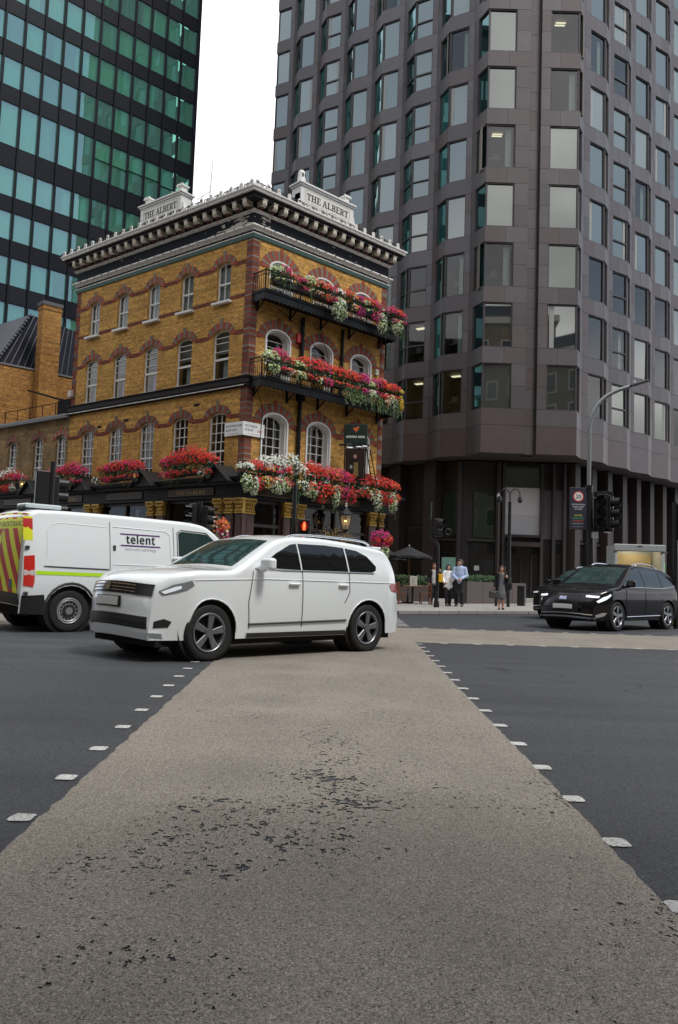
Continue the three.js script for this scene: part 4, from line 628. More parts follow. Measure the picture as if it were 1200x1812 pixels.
// spots: clumps {x, y, z, rx, ry, rz, col, n}; local frame x along the wall, z outward
function plantMass(g, spots, rr, size = .055) {
  const byCol = {}, leaves = [];
  for (const s of spots) {
    for (let i = 0; i < s.n; i++) {
      const u = rr() * 2 - 1, t = rr() * Math.PI * 2, q = Math.sqrt(1 - u * u); let n = V(q * Math.cos(t), q * Math.sin(t), u); if (n.z < -.2 && rr() < .85) n.z *= -1; if (s.up && n.y < -.35) n.y *= -.6;
      const k = .80 + .28 * rr(), p = V(s.x + n.x * s.rx * k, s.y + n.y * s.ry * k, s.z + n.z * s.rz * k);
      const d = V(n.x + (rr() - .5) * .9, n.y + (rr() - .5) * .8 + .15, n.z + (rr() - .5) * .7 + .35).normalize(); let col = rr() < (s.mix ?? .1) ? s.alt ?? s.col : s.col; const c = COL[col], v = .72 + .5 * rr(), w = WORD[col];
      (byCol[w] ??= []).push({ p, n: d, r: rr() * 6, s: size * (s.fs ?? 1) * (.75 + .5 * rr()), c: [c[0] * v, c[1] * v, c[2] * v] });
    }
    const nl = Math.round(s.n * (s.lf ?? 1.1)); for (let i = 0; i < nl; i++) { const u = rr() * 2 - 1, t = rr() * Math.PI * 2, q = Math.sqrt(1 - u * u), n = V(q * Math.cos(t), q * Math.sin(t), u), k = .45 + .5 * rr(); if (n.z < -.3) n.z *= -1; const L = (s.col === 'lime' && rr() < .6 ? LIME : LEAF), c = L[Math.floor(rr() * L.length)]; leaves.push({ p: V(s.x + n.x * s.rx * k, s.y + n.y * s.ry * k, s.z + n.z * s.rz * k), n: V(n.x + rr() - .5, n.y + rr() - .5, n.z + .3).normalize(), r: rr() * 6, s: .085 * (.7 + .7 * rr()), c }); }
  }
  return { byCol, leaves };
}
function trail(leaves, x, y, z, len, rr, lime) { const n = Math.round(len * 38); let dx = 0, dz = 0; for (let i = 0; i < n; i++) { dx += (rr() - .5) * .03; dz += (rr() - .4) * .015; const L = lime ? LIME : LEAF, c = L[Math.floor(rr() * L.length)]; leaves.push({ p: V(x + dx + (rr() - .5) * .05, y - len * i / n, z + dz + (rr() - .5) * .05), n: V(rr() - .5, rr() - .6, .8).normalize(), r: Math.PI + (rr() - .5) * 1.6, s: .05 + .04 * rr(), c }); } }
function emit(g, m) { for (const w of Object.keys(m.byCol)) instanced(g, w + '_flowers', petalG, petalM, m.byCol[w]); instanced(g, 'foliage', leafG, leafM, m.leaves); }
const troughM = mat(.02, .018, .016, .7);
// long box: colour sequence given as [x, colour, alt, height, drop]
function flowerBox(F, label, s0, s1, y, o, seq, opt = {}) {
  const rr = rng(opt.seed ?? 1), g = thing('flower_box', label, 'flower box', [0, 0, 0], 0, opt.group), c = F.at((s0 + s1) / 2, y, o); g.position.set(P0.x + c.x, c.y, P0.z + c.z); g.quaternion.copy(F.q);
  const w = s1 - s0, mid = (s0 + s1) / 2, X = s => F.sg * (s - mid); const spots = [], extra = [];
  add(g, 'trough', rbx(w - .2, .26, .34, .03, 0, -.02, 0), troughM);
  for (const [s, col, alt, h, drop, wd] of seq) {
    const W = wd ?? .42; spots.push({ x: X(s), y: .16 + h * .35, z: .12, rx: W, ry: h * .62, rz: .42, col, alt, mix: .14, n: Math.round((opt.dens ?? 95) * 1.5) * (W / .42), up: true });
    if (drop) spots.push({ x: X(s) + .05, y: -drop * .55, z: .36, rx: W * .8, ry: drop * .75, rz: .2, col, alt, mix: .1, n: Math.round(70 * drop / .4), lf: .9 });
  }
  for (const [s, h, W, col] of opt.hang ?? []) spots.push({ x: X(s), y: -h * .5, z: .38, rx: W, ry: h * .62, rz: .2, col: col ?? 'lime', alt: 'white', mix: .45, n: Math.round(110 * h * W / .15), lf: 1.1, fs: .85 });
  const m = plantMass(g, spots, rr, opt.size ?? .05);
  for (const [s, len, lime] of opt.trails ?? []) trail(m.leaves, X(s), -.05, .42, len, rr, lime);
  for (let i = 0; i < w * 30; i++) { const x = (rr() - .5) * w; m.leaves.push({ p: V(x, .02 + rr() * .22, .05 + rr() * .35), n: V(rr() - .5, rr(), .6).normalize(), r: rr() * 6, s: .09 + .05 * rr(), c: LEAF[Math.floor(rr() * 4)] }); }
  emit(g, m); return g;
}
flowerBox(FR, 'left half of the shopfront flower display, white blooms over red and yellow', -.72, 2.35, 4.86, .62, [[-.5, 'white', 'lime', .35, .0, .36], [.0, 'red', 'pink', .5, .45, .42], [.55, 'coral', 'yellow', .45, .3, .36], [.35, 'white', 'white', .75, 0, .4], [.9, 'pink', 'red', .45, .25, .4], [1.0, 'white', 'white', .85, 0, .5], [1.4, 'red', 'pink', .5, .3, .4], [1.75, 'white', 'lime', 1.0, 0, .52], [2.15, 'white', 'yellow', .7, .2, .36]], { seed: 11, hang: [[-.55, .6, .24], [-.2, .75, .18], [.95, .55, .42], [1.3, .45, .35], [.4, .40, .26, 'yellow'], [1.95, .3, .1, 'yellow'], [2.35, .5, .16]], trails: [[1.7, 1.0], [1.9, .9], [2.1, .6]], group: 'flower boxes along the shopfront roof' });
flowerBox(FR, 'right half of the shopfront flower display, packed with red blooms', 2.4, 7.85, 4.86, .62, [[2.7, 'scarlet', 'red', .85, .35], [3.2, 'red', 'coral', .75, .6], [3.7, 'scarlet', 'magenta', .7, .4], [4.15, 'coral', 'red', .65, .35], [4.5, 'pink', 'magenta', .65, .45], [4.9, 'red', 'pink', .6, .5], [5.4, 'scarlet', 'pink', .75, .25], [5.9, 'red', 'scarlet', .75, .25], [6.35, 'scarlet', 'white', .65, .1], [6.8, 'red', 'scarlet', .65, .45], [7.25, 'red', 'coral', .6, .45], [7.65, 'scarlet', 'orange', .5, .3]], { seed: 12, dens: 120, hang: [[2.75, .6, .26], [4.05, .75, .2], [6.05, .4, .14, 'yellow'], [6.55, .75, .26], [7.5, .75, .28]], trails: [[3.9, 1.1], [4.0, 1.0], [6.8, .9], [7.7, 1.1], [3.3, .9]], group: 'flower boxes along the shopfront roof' });
flowerBox(FR, 'first-floor balcony flowers, a long red band with thick green trails', .2, 7.7, 9.22, .80, [[.35, 'lime', 'white', .5, .25], [.8, 'pink', 'red', .65, .1], [1.2, 'coral', 'red', .4, .1], [1.7, 'lime', 'white', .35, .25], [2.0, 'scarlet', 'red', .6, .1], [2.5, 'red', 'scarlet', .7, .15], [2.9, 'scarlet', 'pink', .7, .1], [3.2, 'pink', 'magenta', .55, .25, .3], [3.6, 'scarlet', 'red', .6, .1], [4.1, 'red', 'scarlet', .6, .1], [4.6, 'scarlet', 'coral', .6, .1], [5.0, 'red', 'pink', .55, .1], [5.45, 'magenta', 'pink', .6, .2], [5.75, 'lime', 'white', .3, .3, .3], [6.1, 'magenta', 'pink', .45, .1], [6.5, 'red', 'pink', .6, .2, .34], [6.9, 'red', 'orange', .45, .2], [7.3, 'red', 'pink', .5, .15], [7.6, 'yellow', 'lime', .3, .5, .2]], { seed: 13, hang: [[1.3, .25, .2, 'orange'], [2.7, .3, .15, 'yellow'], [5.8, .35, .3], [6.7, .55, .16, 'orange'], [7.1, .5, .28]], trails: Array.from({ length: 60 }, (_, i) => [4.2 + (i * .618 % 1) * 3.4, .35 + (i * .37 % 1) * .55, i % 3 > 0]), group: 'balcony flower boxes' });
flowerBox(FR, 'top balcony flowers, loose clumps of white, pink and orange above gilded railings', .3, 7.75, 12.72, .80, [[.5, 'lime', 'white', .45, .05, .34], [.85, 'pink', 'red', .55, 0, .3], [1.15, 'coral', 'pink', .3, 0, .2], [1.75, 'pink', 'magenta', .25, .1, .22], [2.2, 'lime', 'white', .5, .1], [2.6, 'coral', 'white', .5, .1], [3.0, 'scarlet', 'white', .45, .2], [3.35, 'pink', 'red', .4, .15, .25], [3.8, 'white', 'lime', .4, .2, .3], [4.2, 'scarlet', 'coral', .5, 0], [4.6, 'orange', 'white', .45, .15, .3], [4.9, 'magenta', 'pink', .4, .35, .34], [5.3, 'lime', 'white', .3, .05, .25], [5.6, 'scarlet', 'red', .5, 0], [5.95, 'pink', 'magenta', .45, .35], [6.6, 'magenta', 'lime', .2, 0, .2], [7.05, 'pink', 'red', .5, .15, .36], [7.4, 'scarlet', 'pink', .45, .1, .36], [7.7, 'pink', 'magenta', .3, .05, .25]], { seed: 14, dens: 80, hang: [[3.75, .8, .42], [4.55, .25, .15, 'orange'], [6.3, .75, .3], [7.3, .6, .34]], trails: [[1, .6], [2.1, .4], [.75, .4], [6.4, 1], [6.6, .8], [7.6, .9], [7.7, .9], [7.5, .8], [7.4, .7], [6.9, .5]], group: 'balcony flower boxes' });
flowerBox(FL_, 'side-street flower box nearest the corner, the tallest mound of red and pink flowers', .8, 3.75, 5.12, .68, [[1.0, 'red', 'scarlet', .5, .15], [1.45, 'scarlet', 'red', .75, .1], [1.9, 'red', 'scarlet', .9, .1], [2.3, 'scarlet', 'pink', .9, .1], [2.7, 'red', 'pink', .8, .15], [3.1, 'red', 'pink', .7, .25], [3.5, 'pink', 'red', .5, .2]], { seed: 15, dens: 110, hang: [[1.15, .25, .2, 'white']], trails: [[2.5, .5], [3, .5], [3.3, .4]], group: 'flower boxes on the side street' });
flowerBox(FL_, 'second side-street flower box from the corner, low and pink-red', 5.3, 8.2, 5.12, .68, [[5.5, 'red', 'magenta', .5, .1], [5.95, 'pink', 'red', .6, .1], [6.4, 'red', 'pink', .6, .1], [6.9, 'red', 'coral', .6, .1], [7.3, 'pink', 'red', .5, .2], [7.75, 'coral', 'red', .45, .1]], { seed: 16, hang: [[8.05, .3, .2, 'white']], trails: [[6, .4], [7, .4]], group: 'flower boxes on the side street' });
flowerBox(FL_, 'deep pink flower box on the side street, partly hidden by a traffic signal', 9.3, 12.8, 5.12, .68, [[9.6, 'pink', 'red', .5, .1], [10.0, 'pink', 'magenta', .75, .1], [10.4, 'red', 'pink', .75, .1], [10.9, 'pink', 'red', .65, .1], [11.4, 'red', 'pink', .5, .1], [11.8, 'pink', 'red', .55, .0], [12.3, 'pink', 'coral', .4, .1]], { seed: 17, trails: [[10, .4], [11, .4]], group: 'flower boxes on the side street' });
flowerBox(FL_, 'red flower box with a white top on the low brick wing at far left', 14.4, 17.4, 5.12, .68, [[14.7, 'pink', 'coral', .4, .0], [15.2, 'red', 'pink', .6, .1], [15.7, 'white', 'pink', .85, 0], [15.8, 'red', 'coral', .6, .3], [16.3, 'white', 'pink', .65, .0], [16.4, 'red', 'coral', .5, .3], [16.9, 'red', 'pink', .5, .2]], { seed: 18, hang: [[15, .3, .2, 'white']], trails: [[15, .4]], group: 'flower boxes on the side street' });
function basket(label, pos, r, cols, low, seed) {
  const rr = rng(seed), g = thing('hanging_basket', label, 'hanging basket', pos, 0, 'hanging baskets by the pub doors'), spots = [];
  add(g, 'bowl', new THREE.SphereGeometry(r * .62, 16, 8, 0, 6.3, Math.PI / 2, Math.PI / 2).translate(0, -.05, 0), troughM);
  add(g, 'chain', merge([bar(V(-r * .5, 0, 0), V(0, r * 1.9, 0), .008, 4), bar(V(r * .5, 0, 0), V(0, r * 1.9, 0), .008, 4), bar(V(0, r * 1.9, 0), V(-.25, r * 2.1, -.55), .018, 5)]), black);
  cols.forEach((c, i) => { const a = i / cols.length * 6.28; spots.push({ x: Math.cos(a) * r * .45, y: r * .25 + Math.sin(a) * r * .3, z: r * .2, rx: r * .62, ry: r * .6, rz: r * .6, col: c[0], alt: c[1], mix: .25, n: 75 }); });
  for (const [x, h, c] of low) spots.push({ x, y: -h * .6, z: r * .25, rx: r * .5, ry: h * .6, rz: r * .4, col: c, alt: 'white', mix: .3, n: 60, lf: 1.3 });
  emit(g, plantMass(g, spots, rr, .055)); return g;
}
basket('round hanging basket of orange and white flowers left of the corner pier', [-4.42, 2.72, -29.3], .40, [['orange', 'coral'], ['coral', 'orange'], ['white', 'orange'], ['orange', 'yellow'], ['pink', 'white']], [[.22, .3, 'pink'], [-.1, .25, 'lime']], 41);
basket('hanging basket of pink and red flowers with white trails by the parasol', [1.72, 2.55, -31.9], .44, [['red', 'coral'], ['magenta', 'pink'], ['magenta', 'pink'], ['red', 'pink'], ['pink', 'magenta']], [[0, .75, 'lime'], [.12, .6, 'lime']], 42);
// ---------------------------------------------------------------- lanterns and signs on the pub
const lampGlass = mat(.80, .74, .62, .25, 0, { physical: true, transmission: .85, thickness: 0, ior: 1.45 }), bulbM = mat(1, .8, .5, .5, 0, { emissive: new THREE.Color(1, .62, .25), emissiveIntensity: 7 });
function lantern(label, F, s, y, o, k, group) {
  const g = thing('wall_lantern', label, 'lantern', [0, 0, 0], 0, group), c = F.at(s, y, o); g.position.set(P0.x + c.x, c.y, P0.z + c.z); g.quaternion.copy(F.q); g.scale.setScalar(k);
  add(g, 'glass', new THREE.CylinderGeometry(.235, .13, .56, 4, 1, true).rotateY(Math.PI / 4), lampGlass);
  const fr = []; for (let i = 0; i < 4; i++) { const a = Math.PI / 4 + i * Math.PI / 2, b = a + Math.PI / 2, T = V(Math.cos(a) * .24, .28, Math.sin(a) * .24), B = V(Math.cos(a) * .135, -.28, Math.sin(a) * .135); fr.push(bar(B, T, .012, 5), bar(T, V(Math.cos(b) * .24, .28, Math.sin(b) * .24), .014, 5), bar(B, V(Math.cos(b) * .135, -.28, Math.sin(b) * .135), .012, 5)); }
  fr.push(cyl(.1, .06, .1, 0, -.33, 0, 8)); add(g, 'frame', merge(fr), black);
  add(g, 'cap', merge([new THREE.CylinderGeometry(.10, .29, .2, 4).rotateY(Math.PI / 4).translate(0, .39, 0), cyl(.06, .08, .12, 0, .53, 0, 8)]), mat(.05, .055, .06, .4, .3));
  add(g, 'finial', merge([cyl(.035, .05, .07, 0, .62, 0, 8), new THREE.SphereGeometry(.05, 8, 6).translate(0, .69, 0), cyl(0, .03, .16, 0, .8, 0, 8)]), mat(.62, .58, .48, .5));
  add(g, 'bulb', new THREE.SphereGeometry(.045, 10, 8).translate(0, .04, 0), bulbM); add(g, 'arm', merge([bar(V(0, -.36, 0), V(0, -.42, -.6), .02, 6)]), black);
  const l = new THREE.PointLight(new THREE.Color(1, .62, .28), .12); l.position.set(0, .04, .0); l.castShadow = true; g.add(l); return g;
}
lantern('small lit wall lantern between the tallest flower box and the corner gable', FL_, .95, 4.95, .95, .72, 'lanterns along the side street');
lantern('small lit wall lantern by the second shopfront gable from the corner', FL_, 5.4, 5.02, .95, .72, 'lanterns along the side street');
lantern('small lit wall lantern beside the deep pink flower box on the side street', FL_, 9.9, 5.05, .95, .72, 'lanterns along the side street');
lantern('small lit wall lantern on the low brick wing at the far left', FL_, 14.35, 5.1, .95, .72, 'lanterns along the side street');
lantern('large lit lantern hanging over the pub door below the red flowers', FR, 4.72, 3.42, .95, 1.12, 'lanterns over the main street');
lantern('lit lantern half hidden by flowers at the far right corner of the pub', FR, 7.75, 4.55, .95, .75, 'lanterns over the main street');
function plate(F, label, lines, w, h, s, y, o) {
  const g = thing('street_sign', label, 'street sign', [0, 0, 0]), c = F.at(s, y, o); g.position.set(P0.x + c.x, c.y, P0.z + c.z); g.quaternion.copy(F.q);
  add(g, 'plate', rbx(w, h, .03, .01), white); add(g, 'lettering', new THREE.PlaneGeometry(w - .03, h - .03), mat(1, 1, 1, .5, 0, { map: canvasTex(512, Math.round(512 * h / w), (cx, W, H) => { cx.fillStyle = '#e6e8e6'; cx.fillRect(0, 0, W, H); cx.textBaseline = 'middle'; for (const [t, x, yy, sz, col] of lines) { cx.fillStyle = col; cx.font = `bold ${sz * H}px sans-serif`; cx.fillText(t, x * W, yy * H); } }) }), [0, 0, .017]);
}
plate(FL_, 'white street nameplate on the side face reading BUCKINGHAM GATE SW1', [['BUCKINGHAM', .06, .27, .25, '#3a3d44'], ['GATE SW1', .06, .58, .25, '#3a3d44'], ['CITY OF WESTMINSTER', .2, .87, .10, '#b05060']], 1.06, .55, .55, 6.82, .07);
plate(FR, 'white street nameplate on the main face reading VICTORIA STREET SW1', [['VICTORIA', .06, .27, .25, '#3a3d44'], ['STREET', .06, .58, .25, '#3a3d44'], ['SW1', .66, .58, .25, '#c23a4a'], ['CITY OF WESTMINSTER', .2, .87, .10, '#b05060']], 1.06, .55, .36, 6.80, .07);
{ // hanging pub sign, hung square to the main face
  const g = thing('hanging_pub_sign', 'hanging pub sign with a green GREENE KING board above a painted figure in uniform', 'pub sign', [0, 0, 0]), c = FR.at(5.05, 0, 1.05); g.position.set(P0.x + c.x, 0, P0.z + c.z); g.rotation.y = -.1;
  const sg = canvasTex(512, 420, (x, w, h) => { x.fillStyle = '#052119'; x.fillRect(0, 0, w, h); x.fillStyle = '#d4622c'; x.beginPath(); x.ellipse(258, 110, 52, 34, .5, 0, 7); x.fill(); x.beginPath(); x.moveTo(205, 50); x.lineTo(240, 120); x.lineTo(200, 125); x.closePath(); x.fill(); x.beginPath(); x.arc(300, 66, 28, 0, 7); x.fill(); x.beginPath(); x.moveTo(322, 55); x.lineTo(350, 72); x.lineTo(322, 78); x.fill(); x.fillRect(252, 138, 10, 46); x.fillStyle = '#e8eee6'; x.font = 'bold 66px sans-serif'; x.textAlign = 'center'; x.fillText('GREENE KING', w / 2, 300, w - 60); });
  add(g, 'top_board', rbx(1.0, .84, .1, .02, 0, 7.22, 0), mat(.008, .028, .022, .6)); add(g, 'lettering', new THREE.PlaneGeometry(.96, .80).translate(0, 7.22, .054), mat(1, 1, 1, .5, 0, { map: sg }));
  const pt = canvasTex(256, 400, (x, w, h) => { x.fillStyle = '#2a1714'; x.fillRect(0, 0, w, h); x.fillStyle = '#11100f'; x.beginPath(); x.moveTo(40, 400); x.lineTo(52, 190); x.quadraticCurveTo(128, 120, 206, 190); x.lineTo(220, 400); x.fill(); x.fillStyle = '#6b5a32'; x.beginPath(); x.moveTo(110, 190); x.lineTo(176, 175); x.lineTo(190, 380); x.lineTo(116, 390); x.fill(); for (let i = 0; i < 9; i++) { x.strokeStyle = '#9a8650'; x.lineWidth = 5; x.beginPath(); x.moveTo(112, 205 + i * 20); x.lineTo(184, 195 + i * 20); x.stroke(); } x.fillStyle = '#9fa6ae'; x.beginPath(); for (let i = 0; i < 16; i++) { const r = i % 2 ? 34 : 12, a = i / 16 * 6.28; x.lineTo(74 + Math.cos(a) * r, 250 + Math.sin(a) * r * 1.2); } x.fill(); x.fillStyle = '#b58a84'; x.beginPath(); x.ellipse(132, 90, 30, 42, 0, 0, 7); x.fill(); x.fillStyle = '#2b1d18'; x.beginPath(); x.ellipse(132, 56, 36, 24, 0, 0, 7); x.fill(); x.fillRect(100, 60, 9, 50); x.fillRect(154, 60, 9, 50); x.fillStyle = '#5d3f3a'; x.fillRect(116, 86, 9, 4); x.fillRect(140, 86, 9, 4); x.fillRect(122, 112, 20, 5); });
  add(g, 'picture_panel', rbx(.80, 1.30, .08, .02, 0, 5.95, 0), black); add(g, 'picture', new THREE.PlaneGeometry(.72, 1.22).translate(0, 5.95, .044), mat(1, 1, 1, .4, 0, { map: pt }));
  add(g, 'frame', merge([bx(.05, 1.7, .08, -.44, 6.0, 0), bx(.05, 1.7, .08, .44, 6.0, 0), bx(1.3, .06, .12, -.05, 6.74, 0), bx(.93, .05, .08, 0, 5.22, 0), bar(V(.48, 6.6, -.1), V(.75, 5.0, -.9), .025, 6), bar(V(.62, 6.6, -.3), V(.95, 5.0, -1.0), .025, 6), ...[0, 1, 2, 3, 4, 5].map(i => bar(V(.50 + i * .045, 6.4 - i * .26, -.15 - i * .12), V(.68 + i * .05, 6.4 - i * .26, -.35 - i * .11), .014, 5)), bar(V(0, 7.6, 0), V(0, 7.75, -.9), .03, 6)]), black);
  const lampG = mat(.9, .95, 1, .4, 0, { emissive: new THREE.Color(.9, .95, 1), emissiveIntensity: .5 }); for (const x of [-.2, .18, .42]) add(g, 'sign_light', rbx(.2, .035, .05, .01, x, 6.62 + x * .12, .22), lampG);
}
// ---------------------------------------------------------------- vehicles
const paintWhite = mat(.83, .88, .90, .28, 0, { physical: true, clearcoat: 1, clearcoatRoughness: .04 }), paintBlack = mat(.005, .005, .0065, .5, 0, { physical: true, specularIntensity: .15, clearcoat: .6, clearcoatRoughness: .03 });
const carGlass = mat(.006, .007, .007, .03, 0, { physical: true, ior: 1.42 }), carGlassTint = mat(.022, .045, .042, .03, 0, { physical: true, ior: 1.52 }), rubber = mat(.012, .012, .012, .75), plastic = mat(.018, .018, .019, .5), chrome = mat(.75, .76, .78, .12, 1), alloy = mat(.26, .27, .29, .35, .85), seam = mat(.05, .05, .05, .6), wellM = mat(.006, .006, .006, .9);
function curve(pts) { return x => { if (x <= pts[0][0]) return pts[0][1]; for (let i = 0; i < pts.length - 1; i++) if (x <= pts[i + 1][0]) { const t = (x - pts[i][0]) / (pts[i + 1][0] - pts[i][0]); const s = t * t * (3 - 2 * t); return lerp(pts[i][1], pts[i + 1][1], lerp(t, s, .5)); } return pts[pts.length - 1][1]; }; }
function gridGeo(rows) { // rows of equal-length point lists
  const n = rows.length, m = rows[0].length, pos = new Float32Array(n * m * 3), idx = [];
  rows.forEach((r, i) => r.forEach((p, j) => pos.set([p.x, p.y, p.z], (i * m + j) * 3)));
  for (let i = 0; i < n - 1; i++) for (let j = 0; j < m - 1; j++) { const a = i * m + j; idx.push(a, a + m, a + 1, a + 1, a + m, a + m + 1); }
  const g = new THREE.BufferGeometry(); g.setAttribute('position', new THREE.BufferAttribute(pos, 3)); g.setIndex(idx); const w = mergeVertices(g, 1e-4); w.computeVertexNormals(); return w;
}
// car shell. S: side silhouette points (x, y) from the rear foot over the top to the front foot; all in metres, x forward, z to the left
class Car {
  constructor(S) { Object.assign(this, S); const c = new THREE.CatmullRomCurve3(S.sil.map(p => V(p[0], p[1], 0)), false, 'centripetal'); this.prof = c.getPoints(S.n ?? 150); }
  bot(x) { let b = this.sill; for (const w of this.axles) { const d = Math.abs(x - w); if (d < this.archR) b = Math.max(b, this.wr + Math.sqrt(this.archR ** 2 - d * d) * .98); } return b; }
  hw(x) { const f = this.xf, r = this.xr, a = clamp((f - x) / this.cf, 0, 1), b = clamp((x - r) / this.cr, 0, 1), k = 1 - (1 - this.pf) * Math.pow(1 - a, 2.2) - (1 - this.pr) * Math.pow(1 - b, 2.4); return this.W / 2 * k; }
  // half width of the shell at (x, y)
  side(x, y) { const h = this.hw(x), t = clamp((y - this.sill) / (this.shoulder - this.sill), 0, 1); let w = h * (.955 + .045 * Math.sin(t * Math.PI * .78)); if (y > this.shoulder) w = h * .987 - (y - this.shoulder) * this.tumble - Math.pow(Math.max(0, y - this.shoulder), 2) * (this.tumble2 ?? 0); return w; }
  bow(x, z) { const q = (z / (this.W / 2)) ** 2; return x > 0 ? -this.bowF * q * sstep(this.xf - .9, this.xf, x) : this.bowR * q * sstep(this.xr + .6, this.xr, x); }
  shell() {
    const rows = []; const RR = this.edge ?? .09;
    for (const p of this.prof) {
      const x = p.x, yt = p.y, b = Math.min(this.bot(x), yt), r = [], half = [];
      const yE = Math.max(b, yt - RR); for (let i = 0; i <= 12; i++) { const y = lerp(b, yE, i / 12); half.push([y, this.side(x, y)]); }
      const wE = this.side(x, yE); for (let i = 1; i <= 5; i++) { const a = i / 5 * Math.PI / 2; half.push([lerp(yE, yt, Math.sin(a)) - .0, wE - RR * .9 * (1 - Math.cos(a))]); }
      const wT = half[half.length - 1][1]; for (let i = 1; i <= 7; i++) { const k = 1 - i / 7; half.push([yt + (this.crown ?? .03) * (1 - k * k), wT * k]); }
      for (const [y, z] of half) r.push(V(x + this.bow(x, z), y, z)); for (let i = half.length - 2; i >= 0; i--) r.push(V(x + this.bow(x, -half[i][1]), half[i][0], -half[i][1]));
      rows.push(r);
    }
    return gridGeo(rows);
  }
  // patch on a side: outline (x,y), sg = +1 left, -1 right
  patch(pts, sg, off = .006, step = .09) {
    const sh = pts instanceof THREE.Shape ? pts : poly(pts), g0 = new THREE.ShapeGeometry(sh, 10);
    let g = g0.toNonIndexed(), tri = []; const p = g.attributes.position; for (let i = 0; i < p.count; i += 3) tri.push([[p.getX(i), p.getY(i)], [p.getX(i + 1), p.getY(i + 1)], [p.getX(i + 2), p.getY(i + 2)]]);
    for (let it = 0; it < 5; it++) { const o = []; for (const t of tri) { const l = [0, 1, 2].map(k => Math.hypot(t[k][0] - t[(k + 1) % 3][0], t[k][1] - t[(k + 1) % 3][1])), m = l.indexOf(Math.max(...l)); if (l[m] < step * 2) { o.push(t); continue; } const a = t[m], b = t[(m + 1) % 3], c = t[(m + 2) % 3], h = [(a[0] + b[0]) / 2, (a[1] + b[1]) / 2]; o.push([a, h, c], [h, b, c]); } tri = o; }
    const pos = [], uv = []; for (const t of tri) for (const q of (sg > 0 ? t : [t[0], t[2], t[1]])) { const z = this.side(q[0], q[1]) + off; pos.push(q[0] + this.bow(q[0], z), q[1], sg * z); uv.push(q[0], q[1]); }
    const r = new THREE.BufferGeometry(); r.setAttribute('position', new THREE.Float32BufferAttribute(pos, 3)); r.setAttribute('uv', new THREE.Float32BufferAttribute(uv, 2)); const w = mergeVertices(r, 1e-4); w.computeVertexNormals(); return w;
  }
  line(pts, sg, w = .012, off = .004) { const o = []; for (let i = 0; i < pts.length - 1; i++) { const [ax, ay] = pts[i], [bx_, by] = pts[i + 1], n = Math.max(1, Math.ceil(Math.hypot(bx_ - ax, by - ay) / .12)); for (let k = 0; k < n; k++) { const f = t => { const x = lerp(ax, bx_, t), y = lerp(ay, by, t), z = this.side(x, y) + off; return V(x + this.bow(x, z), y, sg * z); }; o.push(bar(f(k / n), f((k + 1) / n), w / 2, 5)); } } return merge(o); }
  // patch across the car on the top profile between heights y0..y1 at the front (dir 1) or rear (-1): f(y) -> x on silhouette
  across(y0, y1, z0, z1, dir, off = .006, tap = 0) {
    const xs = y => { let best = null; for (let i = 0; i < this.prof.length - 1; i++) { const a = this.prof[i], b = this.prof[i + 1]; if ((a.y - y) * (b.y - y) <= 0 && a.y !== b.y) { const x = lerp(a.x, b.x, (y - a.y) / (b.y - a.y)); if (best === null || (dir > 0 ? x > best : x < best)) best = x; } } return best ?? 0; };
    const rows = []; for (let i = 0; i <= 10; i++) { const y = lerp(y0, y1, i / 10), r = []; for (let j = 0; j <= 12; j++) { const t = i / 10, z = lerp(z0, z1, j / 12) * (1 - tap * t); const x = xs(y), wT = Math.max(.2, this.side(x, y - .05) - .08), k = Math.min(1, Math.abs(z) / wT); r.push(V(x + this.bow(x, z) + dir * off, y + off * .6 + (this.crown ?? .03) * (1 - k * k), z)); } rows.push(dir > 0 ? r : r.reverse()); }
    const n = rows.length, m = rows[0].length, g = gridGeo(rows); return g;
  }
}
function wheelGeo(R, w, rimR, spokes, twist = 0) {
  const t = []; const pr = [[rimR, -w / 2 + .02], [R - .03, -w / 2], [R, -w / 2 + .04], [R, w / 2 - .04], [R - .03, w / 2], [rimR, w / 2 - .02]].map(p => new THREE.Vector2(p[0], p[1]));
  const tyre = new THREE.LatheGeometry(pr, 40); tyre.rotateX(Math.PI / 2);
  const rim = []; const rp = [[rimR + .005, -w / 2 + .02], [rimR + .005, w / 2 - .015], [rimR - .02, w / 2 - .01], [rimR - .035, w / 2 - .05], [rimR - .04, -w / 2 + .03]].map(p => new THREE.Vector2(p[0], p[1])); rim.push(new THREE.LatheGeometry(rp, 40).rotateX(Math.PI / 2));
  for (let i = 0; i < spokes; i++) { const g = rbx(rimR - .03, .055, .04, .015, (rimR - .03) / 2 + .015, 0, w / 2 - .035); g.rotateZ(i / spokes * Math.PI * 2 + .06); const g2 = g.clone().rotateZ(.22); rim.push(g, g2); }
  rim.push(cyl(.06, .06, .05, 0, 0, 0, 16).rotateX(Math.PI / 2).translate(0, 0, w / 2 - .03));
  const disc = cyl(rimR * .72, rimR * .72, .03, 0, 0, 0, 24).rotateX(Math.PI / 2).translate(0, 0, w / 2 - .12);
  return { tyre, rim: merge(rim), disc };
}
function wheels(g, car, WG, track, rimM, cap) { for (const x of car.axles) for (const s of [1, -1]) { const w = grp(g, 'wheel', [x, car.wr, s * track / 2], s > 0 ? 0 : Math.PI); add(w, 'tyre', WG.tyre, rubber); add(w, 'rim', WG.rim, rimM); add(w, 'brake_disc', WG.disc, mat(.10, .10, .10, .4, .6)); if (cap) add(w, 'hub_cap', cyl(.105, .105, .03, 0, 0, 0, 20).rotateX(Math.PI / 2).translate(0, 0, .085), plastic); } }
const heading = (dx, dz) => Math.atan2(-dz, dx);
